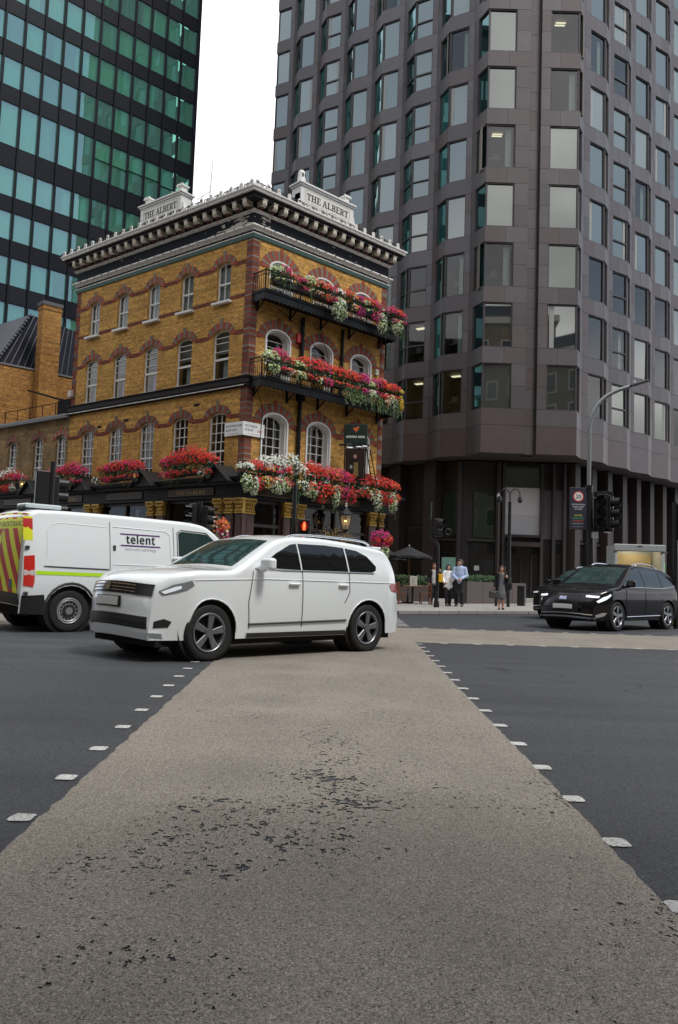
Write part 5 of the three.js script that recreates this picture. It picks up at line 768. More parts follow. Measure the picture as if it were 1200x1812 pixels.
function mirror(g, car, x, y, sg, m) { const z = car.side(x, y - .05); add(g, 'door_mirror', merge([rbx(.13, .17, .24, .05, x, y + .05, sg * (z + .15), 3), rbx(.06, .05, .14, .02, x, y - .03, sg * (z + .03))]), m); }

// --- white SUV crossing in front
const suv = new Car({ sil: [[-2.30, .42], [-2.36, .55], [-2.37, .72], [-2.31, .92], [-2.27, 1.05], [-2.20, 1.22], [-2.06, 1.42], [-1.92, 1.545], [-1.6, 1.60], [-1.0, 1.655], [-.4, 1.68], [0.1, 1.66], [.34, 1.60], [.72, 1.40], [1.02, 1.225], [1.16, 1.17], [1.7, 1.145], [2.08, 1.105], [2.30, 1.05], [2.41, .955], [2.46, .78], [2.47, .58], [2.47, .42], [2.42, .27]], xf: 2.47, xr: -2.37, W: 1.86, cf: .8, cr: .55, pf: .80, pr: .86, sill: .27, shoulder: 1.14, tumble: .26, tumble2: .22, axles: [-1.42, 1.52], wr: .36, archR: .43, bowF: .30, bowR: .16, edge: .10, crown: .035, n: 190 });
{
  const g = thing('white_suv', 'white SUV driving left across the beige crossing strip, silver rims and roof rails', 'car', [-1.16, .0, -11.92], heading(-.707, .707));
  add(g, 'body', suv.shell(), paintWhite);
  add(g, 'underbody', merge([bx(4.3, .35, 1.5, .05, .36, 0), bx(2.0, .5, 1.72, .05, .50, 0)]), wellM);
  for (const x of suv.axles) for (const s of [1, -1]) add(g, 'wheel_well', merge([cyl(.44, .44, .3, 0, 0, 0, 24).rotateX(Math.PI / 2).translate(x, .40, s * .70)]), wellM);
  wheels(g, suv, wheelGeo(.36, .235, .25, 5), 1.62, alloy);
  for (const s of [1, -1]) {
    add(g, 'side_window', suv.patch(poly([[.74, 1.215], [.40, 1.42], [.10, 1.555], [-.02, 1.575], [-.02, 1.20]]), s), carGlass);
    add(g, 'side_window', suv.patch(poly([[-.05, 1.20], [-.05, 1.575], [-.6, 1.58], [-.98, 1.56], [-.98, 1.20]]), s), carGlass);
    add(g, 'side_window', suv.patch(poly([[-1.01, 1.20], [-1.01, 1.556], [-1.25, 1.53], [-1.46, 1.45], [-1.62, 1.30], [-1.60, 1.24], [-1.50, 1.205]]), s), carGlass);
    add(g, 'window_trim', suv.line([[.82, 1.20], [.4, 1.19], [-1.55, 1.195]], s, .018, .008), chrome);
    for (const l of [[[.85, 1.16], [.92, .75], [.88, .40]], [[-.04, 1.18], [-.06, .40]], [[-.99, 1.18], [-1.0, .90], [-.90, .74]]]) add(g, 'door_seam', suv.line(l, s), seam);
    add(g, 'crease', suv.line([[1.85, 1.02], [.6, 1.06], [-2.1, 1.05]], s, .016, .001), paintWhite);
    add(g, 'sill_trim', suv.patch(poly([[.92, .275], [.92, .34], [-.95, .34], [-.95, .275]]), s, .012), plastic); add(g, 'sill_strip', suv.line([[.9, .455], [-.95, .485]], s, .03, .006), seam);
    for (const x of [.12, -.86]) add(g, 'door_handle', (() => { const z = suv.side(x, 1.0); return rbx(.20, .032, .045, .015, x, 1.0, s * (z + .02)); })(), paintWhite);
    mirror(g, suv, .72, 1.21, s, paintWhite);
    add(g, 'roof_rail', tube([V(.05, 1.66, s * .60), V(-.1, 1.70, s * .605), V(-1.0, 1.715, s * .61), V(-1.65, 1.68, s * .59), V(-1.75, 1.64, s * .585)], .018, 30, 8), chrome);
    add(g, 'headlight', suv.patch(poly([[2.42, .87], [2.26, .955], [1.92, 1.015], [1.86, .955], [2.04, .89], [2.38, .82]]), s, .008), mat(.25, .27, .28, .08, .2));
    add(g, 'headlight_lens', suv.patch(poly([[2.40, .865], [2.24, .93], [2.14, .945], [2.14, .91], [2.36, .84]]), s, .014), mat(.8, .85, .9, .1, 0, { emissive: new THREE.Color(.8, .9, 1), emissiveIntensity: .25 }));
    add(g, 'tail_light', suv.patch(poly([[-2.28, 1.02], [-2.1, 1.05], [-1.92, 1.02], [-2.0, .92], [-2.30, .90]]), s, .008), mat(.30, .012, .015, .12));
    add(g, 'front_vent', suv.patch(poly([[2.44, .50], [2.34, .535], [2.24, .50], [2.28, .43], [2.44, .42]]), s, .007), plastic);
  }
  add(g, 'windscreen', suv.across(1.21, 1.585, -.71, .71, 1, .010, .12), carGlassTint);
  add(g, 'rear_window', suv.across(1.22, 1.48, -.62, .62, -1, .006, .1), carGlass);
  const gr = suv.across(.80, .945, -.74, .74, 1, .008); add(g, 'grille', gr, mat(.02, .02, .022, .25, .3));
  const bars = []; for (const y of [.825, .865, .905]) bars.push(suv.across(y, y + .012, -.50, .50, 1, .016)); add(g, 'grille_bar', merge(bars), chrome);
  add(g, 'lower_grille', suv.across(.40, .55, -.70, .70, 1, .008), plastic); add(g, 'lower_grille_bar', merge([suv.across(.42, .432, -.7, .7, 1, .016), suv.across(.49, .502, -.7, .7, 1, .016), suv.across(.53, .538, -.7, .7, 1, .016)]), seam);
  add(g, 'splitter', suv.across(.275, .345, -.88, .88, 1, .03), mat(.83, .88, .90, .25)); add(g, 'number_plate', suv.across(.635, .745, -.26, .26, 1, .022), mat(.66, .67, .64, .4)); add(g, 'rear_spoiler', rbx(.22, .05, 1.22, .02, -1.92, 1.60, 0), paintWhite);
  add(g, 'plate_surround', suv.across(.62, .76, -.30, .30, 1, .012), plastic); add(g, 'badge', suv.across(.82, .925, -.055, .055, 1, .024), chrome); for (const s of [1, -1]) for (const ax of suv.axles) { const pts = []; for (let i = 0; i <= 14; i++) { const a = .05 + i / 14 * (Math.PI - .1); pts.push([ax + Math.cos(a) * .435, suv.wr + Math.sin(a) * .43]); } add(g, 'wheel_arch_trim', suv.line(pts, s, .022, .002), paintWhite); } add(g, 'fuel_flap', suv.line([[-1.68, .98], [-1.50, .98], [-1.50, .82], [-1.68, .82], [-1.68, .98]], 1, .006, .001), seam);
}
// --- white van
const van = new Car({ sil: [[-2.40, .40], [-2.45, .52], [-2.45, .8], [-2.44, 1.2], [-2.40, 1.6], [-2.34, 1.86], [-2.26, 1.93], [-2.0, 1.955], [-1.0, 1.965], [0, 1.955], [.75, 1.93], [1.02, 1.87], [1.3, 1.68], [1.75, 1.32], [1.92, 1.20], [2.15, 1.10], [2.36, .98], [2.44, .82], [2.47, .62], [2.47, .40], [2.42, .28]], xf: 2.47, xr: -2.45, W: 1.92, cf: .85, cr: .25, pf: .80, pr: .955, sill: .30, shoulder: 1.05, tumble: .10, tumble2: .07, axles: [-1.62, 1.60], wr: .34, archR: .42, bowF: .34, bowR: .03, edge: .09, crown: .03, n: 170 });
{
  const g = thing('white_van', 'white van with a telent logo and red and yellow chevrons on its rear doors', 'van', [-4.70 + 1.075 * (1.62 * .731 - .682 * .84), 0, -14.05 + 1.075 * (-1.62 * .682 - .731 * .84)], heading(.731, -.682)); g.scale.setScalar(1.075);
  add(g, 'body', van.shell(), paintWhite); add(g, 'underbody', bx(4.5, .4, 1.6, 0, .45, 0), wellM);
  for (const x of van.axles) for (const s of [1, -1]) add(g, 'wheel_well', cyl(.43, .43, .3, 0, 0, 0, 24).rotateX(Math.PI / 2).translate(x, .38, s * .74), wellM);
  const WG = wheelGeo(.34, .22, .21, 0), holes = []; WG.rim = merge([WG.rim, cyl(.20, .20, .02, 0, 0, 0, 32).rotateX(Math.PI / 2).translate(0, 0, .07), new THREE.TorusGeometry(.17, .022, 8, 32).translate(0, 0, .078)]);
  wheels(g, van, WG, 1.64, mat(.34, .35, .36, .4, .6), true);
  for (const w of g.children.filter(c => c.name === 'wheel')) { const l = []; for (let i = 0; i < 14; i++) { const a = i / 14 * 6.283; l.push(cyl(.019, .019, .006, 0, 0, 0, 10).rotateX(Math.PI / 2).translate(Math.cos(a) * .14, Math.sin(a) * .14, .083)); } add(w, 'vent_hole', merge(l), wellM); }
  for (const s of [1, -1]) {
    add(g, 'side_window', van.patch(poly([[1.52, 1.24], [1.28, 1.5], [.98, 1.74], [.45, 1.76], [.38, 1.72], [.38, 1.30], [.46, 1.22]]), s), carGlassTint);
    add(g, 'window_trim', van.line([[1.56, 1.22], [1.27, 1.52], [.98, 1.765], [.44, 1.785], [.355, 1.73], [.355, 1.28], [.44, 1.20], [1.56, 1.22]], s, .016), seam);
    add(g, 'door_seam', merge([van.line([[.28, 1.82], [.28, .9], [.30, .42]], s, .010), van.line([[-.96, 1.84], [-.96, .40]], s, .010), van.line([[1.58, 1.2], [1.5, .8], [1.2, .72]], s, .010)]), seam);
    const press = [[-2.05, 1.18], [-2.05, 1.62], [-1.98, 1.72], [-1.85, 1.76], [-1.02, 1.74]]; add(g, 'panel_crease', merge([van.line(press, s, .014, -.001), van.line([[-.90, 1.76], [.12, 1.74], [.20, 1.68], [.22, 1.20], [.14, 1.12], [-.90, 1.12]], s, .018, .000)]), paintWhite);
    add(g, 'slide_rail', van.line([[-2.1, 1.05], [-.98, 1.03]], s, .022, .004), seam);
    add(g, 'side_stripe', van.patch(poly([[-2.24, .915], [-2.24, .975], [-.3, .955], [-.3, .90]]), s, .004), mat(.50, .84, .02, .4));
    add(g, 'door_handle', (() => { const z = van.side(.25, .98); return rbx(.26, .045, .05, .02, .2, .985, s * (z + .02)); })(), seam); add(g, 'door_lock', rbx(.05, .09, .03, .01, -.88, 1.40, s * (van.side(-.88, 1.4) + .005)), seam);
    add(g, 'bumper', van.patch(poly([[-2.44, .30], [-2.44, .58], [-2.08, .60], [-2.02, .34], [-2.06, .28]]), s, .014), plastic); add(g, 'sill_trim', van.patch(poly([[1.14, .30], [1.14, .40], [-1.16, .40], [-1.16, .30]]), s, .008), plastic);
    const arch = []; for (let i = 0; i <= 12; i++) { const a = .1 + i / 12 * (Math.PI - .2); arch.push([-1.62 + Math.cos(a) * .44, .34 + Math.sin(a) * .45]); } add(g, 'arch_trim', van.line(arch, s, .04, .0), seam);
    add(g, 'tail_light', van.patch(poly([[-2.43, .74], [-2.43, 1.20], [-2.27, 1.22], [-2.26, .80], [-2.28, .72]]), s, .012), mat(.36, .012, .012, .12, 0, { emissive: new THREE.Color(.9, .06, .03), emissiveIntensity: .18 })); add(g, 'reverse_light', van.patch(poly([[-2.43, .90], [-2.43, .985], [-2.27, .985], [-2.27, .90]]), s, .015), mat(.62, .55, .52, .15));
    add(g, 'hinge', merge([rbx(.07, .05, .03, .01, -2.36, 1.34, s * (van.side(-2.36, 1.34) + .01)), rbx(.07, .05, .03, .01, -2.36, .62, s * (van.side(-2.36, .62) + .012))]), seam);
    mirror(g, van, 1.5, 1.28, s, plastic); add(g, 'side_marker', van.patch(poly([[-.2, .50], [-.2, .54], [-.1, .54], [-.1, .50]]), s, .006), mat(.6, .25, .02, .3)); add(g, 'lower_crease', van.line([[-1.05, .60], [1.05, .60]], s, .018, 0), paintWhite); add(g, 'fuel_flap', van.line([[.05, 1.0], [.22, 1.0], [.22, .82], [.05, .82], [.05, 1.0]], s, .006, .001), seam);
  }
  // lettering on both sides
  const logo = canvasTex(1024, 420, (c, w, h) => { c.clearRect(0, 0, w, h); c.fillStyle = '#5b2d79'; c.fillRect(20, 20, w - 40, 26); c.fillRect(20, 262, w - 40, 26); c.fillStyle = '#25272b'; c.font = 'bold 250px sans-serif'; c.textAlign = 'center'; c.textBaseline = 'alphabetic'; c.fillText('telent', w / 2, 228, w - 50); c.fillStyle = '#b9bcc0'; c.font = '78px sans-serif'; c.fillText('talent with technology', w / 2, 374, w - 60); });
  const logoM = mat(1, 1, 1, .4, 0, { map: logo, transparent: true });
  for (const s of [1, -1]) { const x0 = -.78, x1 = .02, y0 = 1.335, y1 = 1.675, p = van.patch([[x0, y0], [x1, y0], [x1, y1], [x0, y1]], s, .006), u = p.attributes.uv; for (let i = 0; i < u.count; i++) { const t = (u.getX(i) - x0) / (x1 - x0); u.setXY(i, s > 0 ? t : 1 - t, (u.getY(i) - y0) / (y1 - y0)); } add(g, 'logo', p, logoM); }
  // rear doors with hazard chevrons
  const chev = canvasTex(512, 512, (c, w, h) => { c.fillStyle = '#e8ee1c'; c.fillRect(0, 0, w, h); c.fillStyle = '#c21a1c'; for (let k = -4; k < 6; k++) { for (const q of [1, -1]) { c.beginPath(); const X = v => q > 0 ? v : w - v; const y = k * 176; c.moveTo(X(256), y); c.lineTo(X(256), y + 88); c.lineTo(X(0), y + 88 + 400); c.lineTo(X(0), y + 400); c.fill(); } } c.fillStyle = '#e8ee1c'; c.fillRect(0, 32, w, 62); c.fillStyle = '#222'; c.font = 'bold 48px sans-serif'; c.textAlign = 'center'; c.textBaseline = 'middle'; c.fillText('HIGHWAY MAINTENANCE', w / 2, 64, w - 30); c.strokeStyle = '#333'; c.lineWidth = 5; c.beginPath(); c.moveTo(w / 2, 94); c.lineTo(w / 2, h); c.stroke(); });
  const rd = van.across(.60, 1.88, -.80, .80, -1, .006, .05), rp = rd.attributes.position, ru = new Float32Array(rp.count * 2); for (let i = 0; i < rp.count; i++) { ru[i * 2] = .5 + rp.getZ(i) / 1.6; ru[i * 2 + 1] = (rp.getY(i) - .60) / 1.28; } rd.setAttribute('uv', new THREE.BufferAttribute(ru, 2));
  add(g, 'rear_door', rd, mat(1, 1, 1, .45, 0, { map: chev }));
  for (const s of [1, -1]) add(g, 'corner_stripe', van.patch(poly([[-2.44, 1.45], [-2.44, 1.83], [-2.30, 1.83], [-2.30, 1.45]]), s, .005), mat(.78, .80, .03, .45));
  for (const s of [1, -1]) add(g, 'corner_stripe', van.patch(poly([[-2.44, 1.66], [-2.44, 1.80], [-2.30, 1.80], [-2.30, 1.62]]), s, .008), mat(.52, .015, .018, .45));
  add(g, 'rear_bumper', van.across(.40, .585, -.9, .9, -1, .03), plastic); add(g, 'rear_number_plate', van.across(.72, .83, -.28, .1, -1, .02), mat(.75, .50, .03, .4)); add(g, 'rear_handle', van.across(.98, 1.12, -.18, -.02, -1, .03), seam); add(g, 'badge', van.across(.66, .80, .52, .6, -1, .02), mat(.03, .10, .30, .4));
  add(g, 'windscreen', van.across(1.26, 1.80, -.74, .74, 1, .006, .1), carGlassTint);
  add(g, 'roof_beacon', rbx(.62, .075, .36, .03, -1.98, 2.03, .34, 3), mat(.55, .62, .64, .15, 0, { physical: true, clearcoat: 1 })); add(g, 'beacon_foot', rbx(.2, .05, .3, .01, -2.2, 1.985, .34), plastic);
}
// --- black SUV coming towards the camera on the right
const lex = new Car({ sil: [[-2.36, .42], [-2.43, .56], [-2.43, .78], [-2.36, .98], [-2.28, 1.10], [-2.05, 1.30], [-1.72, 1.52], [-1.5, 1.60], [-1.0, 1.66], [-.4, 1.695], [.05, 1.68], [.35, 1.60], [.8, 1.36], [1.15, 1.16], [1.3, 1.10], [1.6, 1.07], [1.95, 1.01], [2.2, .93], [2.34, .82], [2.42, .66], [2.43, .5], [2.42, .36], [2.36, .24]], xf: 2.43, xr: -2.43, W: 1.9, cf: .9, cr: .6, pf: .78, pr: .84, sill: .26, shoulder: 1.03, tumble: .26, tumble2: .24, axles: [-1.40, 1.39], wr: .37, archR: .44, bowF: .34, bowR: .18, edge: .10, crown: .03, n: 170 });
const lexAt = (dx, dz) => [6.98 + 1.39 * .731 - .682 * .83 + dx, 0, -20.1 - 1.39 * .682 - .731 * .83 + dz];
function blackCar(label, pos, ang, lightsOn) {
  const g = thing('black_car', label, 'car', pos, ang);
  add(g, 'body', lex.shell(), paintBlack); add(g, 'underbody', merge([bx(4.3, .35, 1.5, 0, .42, 0), bx(1.9, .5, 1.75, 0, .55, 0)]), wellM);
  for (const x of lex.axles) for (const s of [1, -1]) add(g, 'wheel_well', cyl(.45, .45, .3, 0, 0, 0, 24).rotateX(Math.PI / 2).translate(x, .40, s * .72), wellM);
  wheels(g, lex, wheelGeo(.37, .24, .265, 5), 1.66, mat(.30, .31, .33, .3, .9));
  const hl = mat(.75, .8, .85, .1, 0, { emissive: new THREE.Color(.85, .93, 1), emissiveIntensity: lightsOn ? .7 : .02 });
  for (const s of [1, -1]) {
    add(g, 'side_window', lex.patch(poly([[.96, 1.13], [.48, 1.44], [.14, 1.57], [-.06, 1.585], [-.06, 1.11]]), s), carGlass); add(g, 'side_window', lex.patch(poly([[-.12, 1.11], [-.12, 1.585], [-.7, 1.575], [-1.05, 1.53], [-1.05, 1.13]]), s), carGlass); add(g, 'side_window', lex.patch(poly([[-1.12, 1.14], [-1.12, 1.51], [-1.45, 1.42], [-1.85, 1.2]]), s), carGlass);
    add(g, 'window_trim', lex.line([[1.0, 1.115], [-1.1, 1.10], [-1.9, 1.18]], s, .02, .008), chrome); add(g, 'door_seam', merge([lex.line([[.95, 1.08], [.92, .4]], s, .01), lex.line([[-.09, 1.1], [-.09, .4]], s, .01)]), mat(.002, .002, .002, .8));
    mirror(g, lex, .96, 1.15, s, paintBlack); add(g, 'sill_trim', lex.line([[.9, .36], [-.95, .38]], s, .03, .006), chrome);
    add(g, 'roof_rail', tube([V(.0, 1.68, s * .58), V(-.2, 1.735, s * .60), V(-1.1, 1.715, s * .59), V(-1.5, 1.62, s * .57)], .018, 24, 8), chrome);
    add(g, 'headlight', lex.patch(poly([[2.38, .74], [2.2, .84], [1.82, .93], [1.80, .885], [2.05, .79], [2.33, .70]]), s, .01), hl);
    add(g, 'fog_light', lex.patch(poly([[2.38, .40], [2.2, .46], [2.0, .46], [2.1, .38], [2.36, .33]]), s, .01), mat(.5, .52, .55, .2, .6));
  }
  add(g, 'windscreen', lex.across(1.15, 1.60, -.72, .72, 1, .006, .12), carGlassTint); add(g, 'rear_window', lex.across(1.14, 1.5, -.62, .62, -1, .006, .1), carGlass);
  add(g, 'front_lamp', lex.across(.815, .865, .54, .82, 1, .014), hl); add(g, 'front_lamp', lex.across(.815, .865, -.82, -.54, 1, .014), hl); add(g, 'grille', lex.across(.42, .86, -.40, .40, 1, .008, -.0), mat(.010, .010, .011, .3, .3)); add(g, 'bumper_trim', lex.across(.29, .33, -.78, .78, 1, .016), chrome); add(g, 'bumper_trim', lex.across(.385, .41, -.72, .72, 1, .014), chrome);
  add(g, 'badge', lex.across(.72, .80, -.10, .10, 1, .02), mat(.35, .36, .5, .2, .8)); add(g, 'number_plate', lex.across(.50, .61, -.27, .27, 1, .022), mat(.70, .72, .72, .4));
  return g;
}
blackCar('black SUV with lit headlights driving towards the crossing on the right', lexAt(0, 0), heading(-.731, .682), true);
blackCar('black car half hidden behind the headlit black SUV, by the tower pavement', [8.6, 0, -27.0], heading(-.76, .65), false);
// ---------------------------------------------------------------- signals, lamps, terrace, kiosk
const sigBlack = mat(.014, .014, .015, .4), poleGrey = mat(.24, .26, .27, .38, .3), lensOff = mat(.02, .018, .018, .25);
function signalHead(g, x, y, z, ry, n, k = 1, board = true) { // n aspects, facing +z before turning
  const h = grp(g, 'signal_head', [x, y, z], ry); h.scale.setScalar(k); const H = .33 * n;
  add(h, 'housing', rbx(.32, H + .06, .2, .03, 0, 0, 0), sigBlack); if (board) add(h, 'backing_board', rbx(.56, H + .24, .02, .008, 0, 0, -.06), sigBlack);
  for (let i = 0; i < n; i++) { const yy = (i - (n - 1) / 2) * .33; add(h, 'lens', cyl(.105, .105, .02, 0, 0, 0, 20).rotateX(Math.PI / 2).translate(0, yy, .105), lensOff); const v = new THREE.CylinderGeometry(.125, .135, .26, 20, 1, true, Math.PI * .62, Math.PI * 1.76); v.rotateX(Math.PI / 2); v.rotateZ(0); v.translate(0, yy, .22); add(h, 'visor', v, sigBlack); }
  return h;
}
function pole(g, pts, r, m, name = 'pole') { return add(g, name, pts.length === 2 ? bar(V(...pts[0]), V(...pts[1]), r, 14) : tube(pts.map(p => V(...p)), r, 40, 12), m); }
{ // left, seen from behind over the van
  const g = thing('traffic_signal', 'traffic signal seen from behind, rising above the white van roof', 'traffic light', [-6.5, 0, -17.9]);
  pole(g, [[0, 0, 0], [0, 3.46, 0]], .06, sigBlack); add(g, 'pole_cap', cyl(.065, .065, .04, 0, 3.47, 0, 14), sigBlack); signalHead(g, -.20, 2.75, .02, Math.PI + .5, 3, 1, false); signalHead(g, -.03, 2.72, -.2, 2.2, 3, .9, false);
}
{ const g = thing('traffic_signal', 'pair of dark traffic signals on one pole between the van and the gold-capped corner pier', 'traffic light', [-4.22, .12, -24.2]); pole(g, [[0, 0, 0], [0, 3.15, 0]], .055, sigBlack); signalHead(g, -.22, 2.62, .02, -.9, 3, .85, false); signalHead(g, .22, 2.55, .05, 1.2, 3, .85, false); }
{ // red man
  const g = thing('pedestrian_signal', 'pedestrian signal showing a red standing figure, seen just above the white SUV roof', 'traffic light', [-1.24, .12, -22]);
  pole(g, [[0, 0, 0], [0, 3.5, 0]], .06, sigBlack); const hx = .30; add(g, 'housing', rbx(.34, .66, .22, .04, hx, 2.22, .06), sigBlack); add(g, 'lens', cyl(.125, .125, .02, 0, 0, 0, 24).rotateX(Math.PI / 2).translate(hx, 2.36, .175), mat(.06, .01, .008, .4));
  const red_ = mat(.9, .1, .04, .5, 0, { emissive: new THREE.Color(1, .09, .03), emissiveIntensity: 3.5 }), fg = merge([new THREE.SphereGeometry(.026, 10, 8).translate(0, .085, 0), rbx(.075, .095, .015, .02, 0, .015, 0), rbx(.03, .10, .015, .01, -.02, -.07, 0), rbx(.03, .10, .015, .01, .02, -.07, 0)]); add(g, 'red_figure', fg, red_, [hx, 2.36, .192]);
  const pl = new THREE.PointLight(new THREE.Color(1, .1, .04), .12); pl.position.set(hx, 2.36, .26); pl.castShadow = true; g.add(pl);
  for (const y of [2.36, 2.07]) add(g, 'visor', new THREE.CylinderGeometry(.14, .15, .14, 20, 1, true, Math.PI * .6, Math.PI * 1.8).rotateX(Math.PI / 2).translate(hx, y, .23), sigBlack); add(g, 'lens', cyl(.125, .125, .02, 0, 0, 0, 24).rotateX(Math.PI / 2).translate(hx, 2.07, .175), lensOff);
  signalHead(g, .72, 1.82, .05, .5, 2, .95, false); add(g, 'bracket', merge([bar(V(0, 2.2, 0), V(.7, 2.0, .02), .03, 8)]), sigBlack);
}
{ // pole by the terrace with yellow push-button box
  const g = thing('pedestrian_signal', 'slim black crossing signal pole with a bent neck and a yellow push-button box', 'traffic light', [3.72, .12, -29.6]);
  pole(g, [[0, 0, 0], [0, 2.0, 0], [-.02, 2.3, 0], [-.26, 2.62, 0], [-.32, 2.9, 0], [-.32, 3.9, 0]], .065, sigBlack); add(g, 'base_collar', cyl(.10, .11, .22, 0, .11, 0, 14), sigBlack);
  add(g, 'push_button_box', rbx(.16, .30, .16, .02, .12, 1.08, .08), mat(.75, .42, .02, .45)); add(g, 'housing', rbx(.32, .66, .22, .04, -.02, 2.95, .02), sigBlack);
  for (const y of [3.12, 2.80]) { add(g, 'visor', new THREE.CylinderGeometry(.135, .145, .2, 20, 1, true, Math.PI * .6, Math.PI * 1.8).rotateX(Math.PI / 2).rotateY(.9).translate(.12, y, .12), sigBlack); } add(g, 'visor', new THREE.TorusGeometry(.11, .025, 8, 20).translate(.36, 2.8, .1), sigBlack); add(g, 'bracket', bar(V(-.3, 2.9, 0), V(.3, 2.85, .05), .03, 8), sigBlack);
}
{ // tall curved street lamp with signals and banner
  const g = thing('street_lamp', 'tall grey street lamp with a curved arm on a black pole carrying traffic signals', 'street lamp', [7.86, .12, -24.6]);
  pole(g, [[0, 0, 0], [-.12, 4.02, 0]], .105, sigBlack, 'lower_pole'); add(g, 'collar', cyl(.12, .12, .1, -.12, 4.05, 0, 16), sigBlack);
  pole(g, [[-.12, 4.1, 0], [-.12, 5.3, 0], [-.11, 6.0, 0], [.02, 6.45, 0], [.30, 6.85, 0], [.72, 7.12, 0], [1.12, 7.27, 0]], .062, poleGrey, 'arm');
  add(g, 'lamp_head', (() => { const q = rbx(.62, .08, .24, .035, 0, 0, 0, 3); q.rotateZ(.33); q.translate(1.42, 7.38, 0); return q; })(), mat(.05, .05, .055, .4)); add(g, 'lamp_glass', (() => { const q = rbx(.3, .03, .18, .012); q.rotateZ(.33); q.translate(1.52, 7.37, 0); return q; })(), mat(.6, .62, .62, .2)); add(g, 'sensor', cyl(.035, .04, .07, 1.28, 7.43, 0, 10), mat(.6, .6, .6, .4));
  add(g, 'small_notice', rbx(.2, .18, .02, .005, .04, 2.55, .12), mat(.5, .52, .5, .5));
  signalHead(g, .30, 3.3, .06, -.45, 3, 1.02, true); signalHead(g, .5, 3.26, .02, .9, 3, 1.02, true); add(g, 'bracket', merge([bar(V(-.1, 3.7, 0), V(.42, 3.7, 0), .03, 8), bar(V(-.1, 2.85, 0), V(.42, 2.85, 0), .03, 8)]), sigBlack);
  const b = thing('banner', 'dark banner on the lamp pole with a 20 speed-limit roundel', 'banner', [7.42, .12, -24.55]);
  add(b, 'cloth', rbx(.54, 1.26, .02, .008, -.02, 3.36, 0), mat(.03, .032, .05, .8)); add(b, 'print', new THREE.PlaneGeometry(.54, 1.26).translate(-.02, 3.36, .012), mat(1, 1, 1, .8, 0, { map: canvasTex(256, 600, (c, w, h) => { c.fillStyle = '#2b2d3d'; c.fillRect(0, 0, w, h); c.fillStyle = '#b5332f'; c.beginPath(); c.arc(128, 120, 82, 0, 7); c.fill(); c.fillStyle = '#e6e3df'; c.beginPath(); c.arc(128, 120, 64, 0, 7); c.fill(); c.fillStyle = '#25272e'; c.font = 'bold 80px sans-serif'; c.textAlign = 'center'; c.textBaseline = 'middle'; c.fillText('20', 128, 124); c.fillStyle = '#c9c8cc'; c.font = 'bold 28px sans-serif'; c.fillText('WESTMINSTER', 128, 240, 220); c.fillText('SPEED LIMIT', 128, 276, 170); c.fillText('20 ZONE', 128, 308, 130); c.font = 'bold 40px sans-serif'; c.fillStyle = '#b9b44c'; c.fillText('SAFER', 128, 400); c.fillStyle = '#2f8a56'; c.fillText('GREENER', 128, 442, 190); c.fillStyle = '#b8443c'; c.fillText('STREETS', 128, 484, 190); c.fillStyle = '#b8b8c0'; c.fillRect(40, 520, 176, 5); c.font = '18px sans-serif'; c.fillText('City of Westminster', 128, 565, 170); }) }));
  add(b, 'rod', merge([bar(V(-.3, 4.0, 0), V(.36, 4.0, 0), .014, 6), bar(V(-.3, 2.72, 0), V(.38, 2.72, 0), .014, 6)]), sigBlack);
}
{ const g = thing('traffic_signal', 'dark traffic signal pole cut by the right edge of the view, beside the kiosk', 'traffic light', [9.52, .0, -22.4]); pole(g, [[0, 0, 0], [-.04, 3.55, 0]], .07, sigBlack); signalHead(g, .2, 3.0, .02, .6, 3, 1, false); }
{ // two-armed small lamp
  const g = thing('twin_arm_lamp', 'slim black twin-armed lamp post before the white-blinded tower entrance', 'street lamp', [7.1, .12, -33]);
  pole(g, [[0, 0, 0], [0, 4.35, 0]], .07, sigBlack, 'pole'); const ar = []; for (const s of [1, -1]) ar.push(tube([V(0, 4.3, 0), V(.0, 4.65, 0), V(s * .12, 4.86, 0), V(s * .28, 4.88, 0), V(s * .40, 4.76, 0), V(s * .42, 4.56, 0)], .022, 20, 8)); add(g, 'arm', merge(ar), sigBlack);
  for (const s of [1, -1]) { add(g, 'lamp_head', merge([cyl(.07, .10, .14, s * .42, 4.5, 0, 14), new THREE.SphereGeometry(.10, 12, 8).scale(1, .9, 1).translate(s * .42, 4.40, 0)]), sigBlack); }
  const c = thing('black_post', 'plain dark post with a small pale globe camera left of the twin-armed lamp', 'post', [6.72, .12, -33.6]); pole(c, [[0, 0, 0], [0, 4.6, 0]], .06, mat(.02, .014, .013, .5)); add(c, 'camera_dome', merge([new THREE.SphereGeometry(.09, 12, 8).translate(.02, 4.62, .04), cyl(.06, .06, .1, .02, 4.72, .04, 10)]), mat(.35, .35, .36, .3));
}
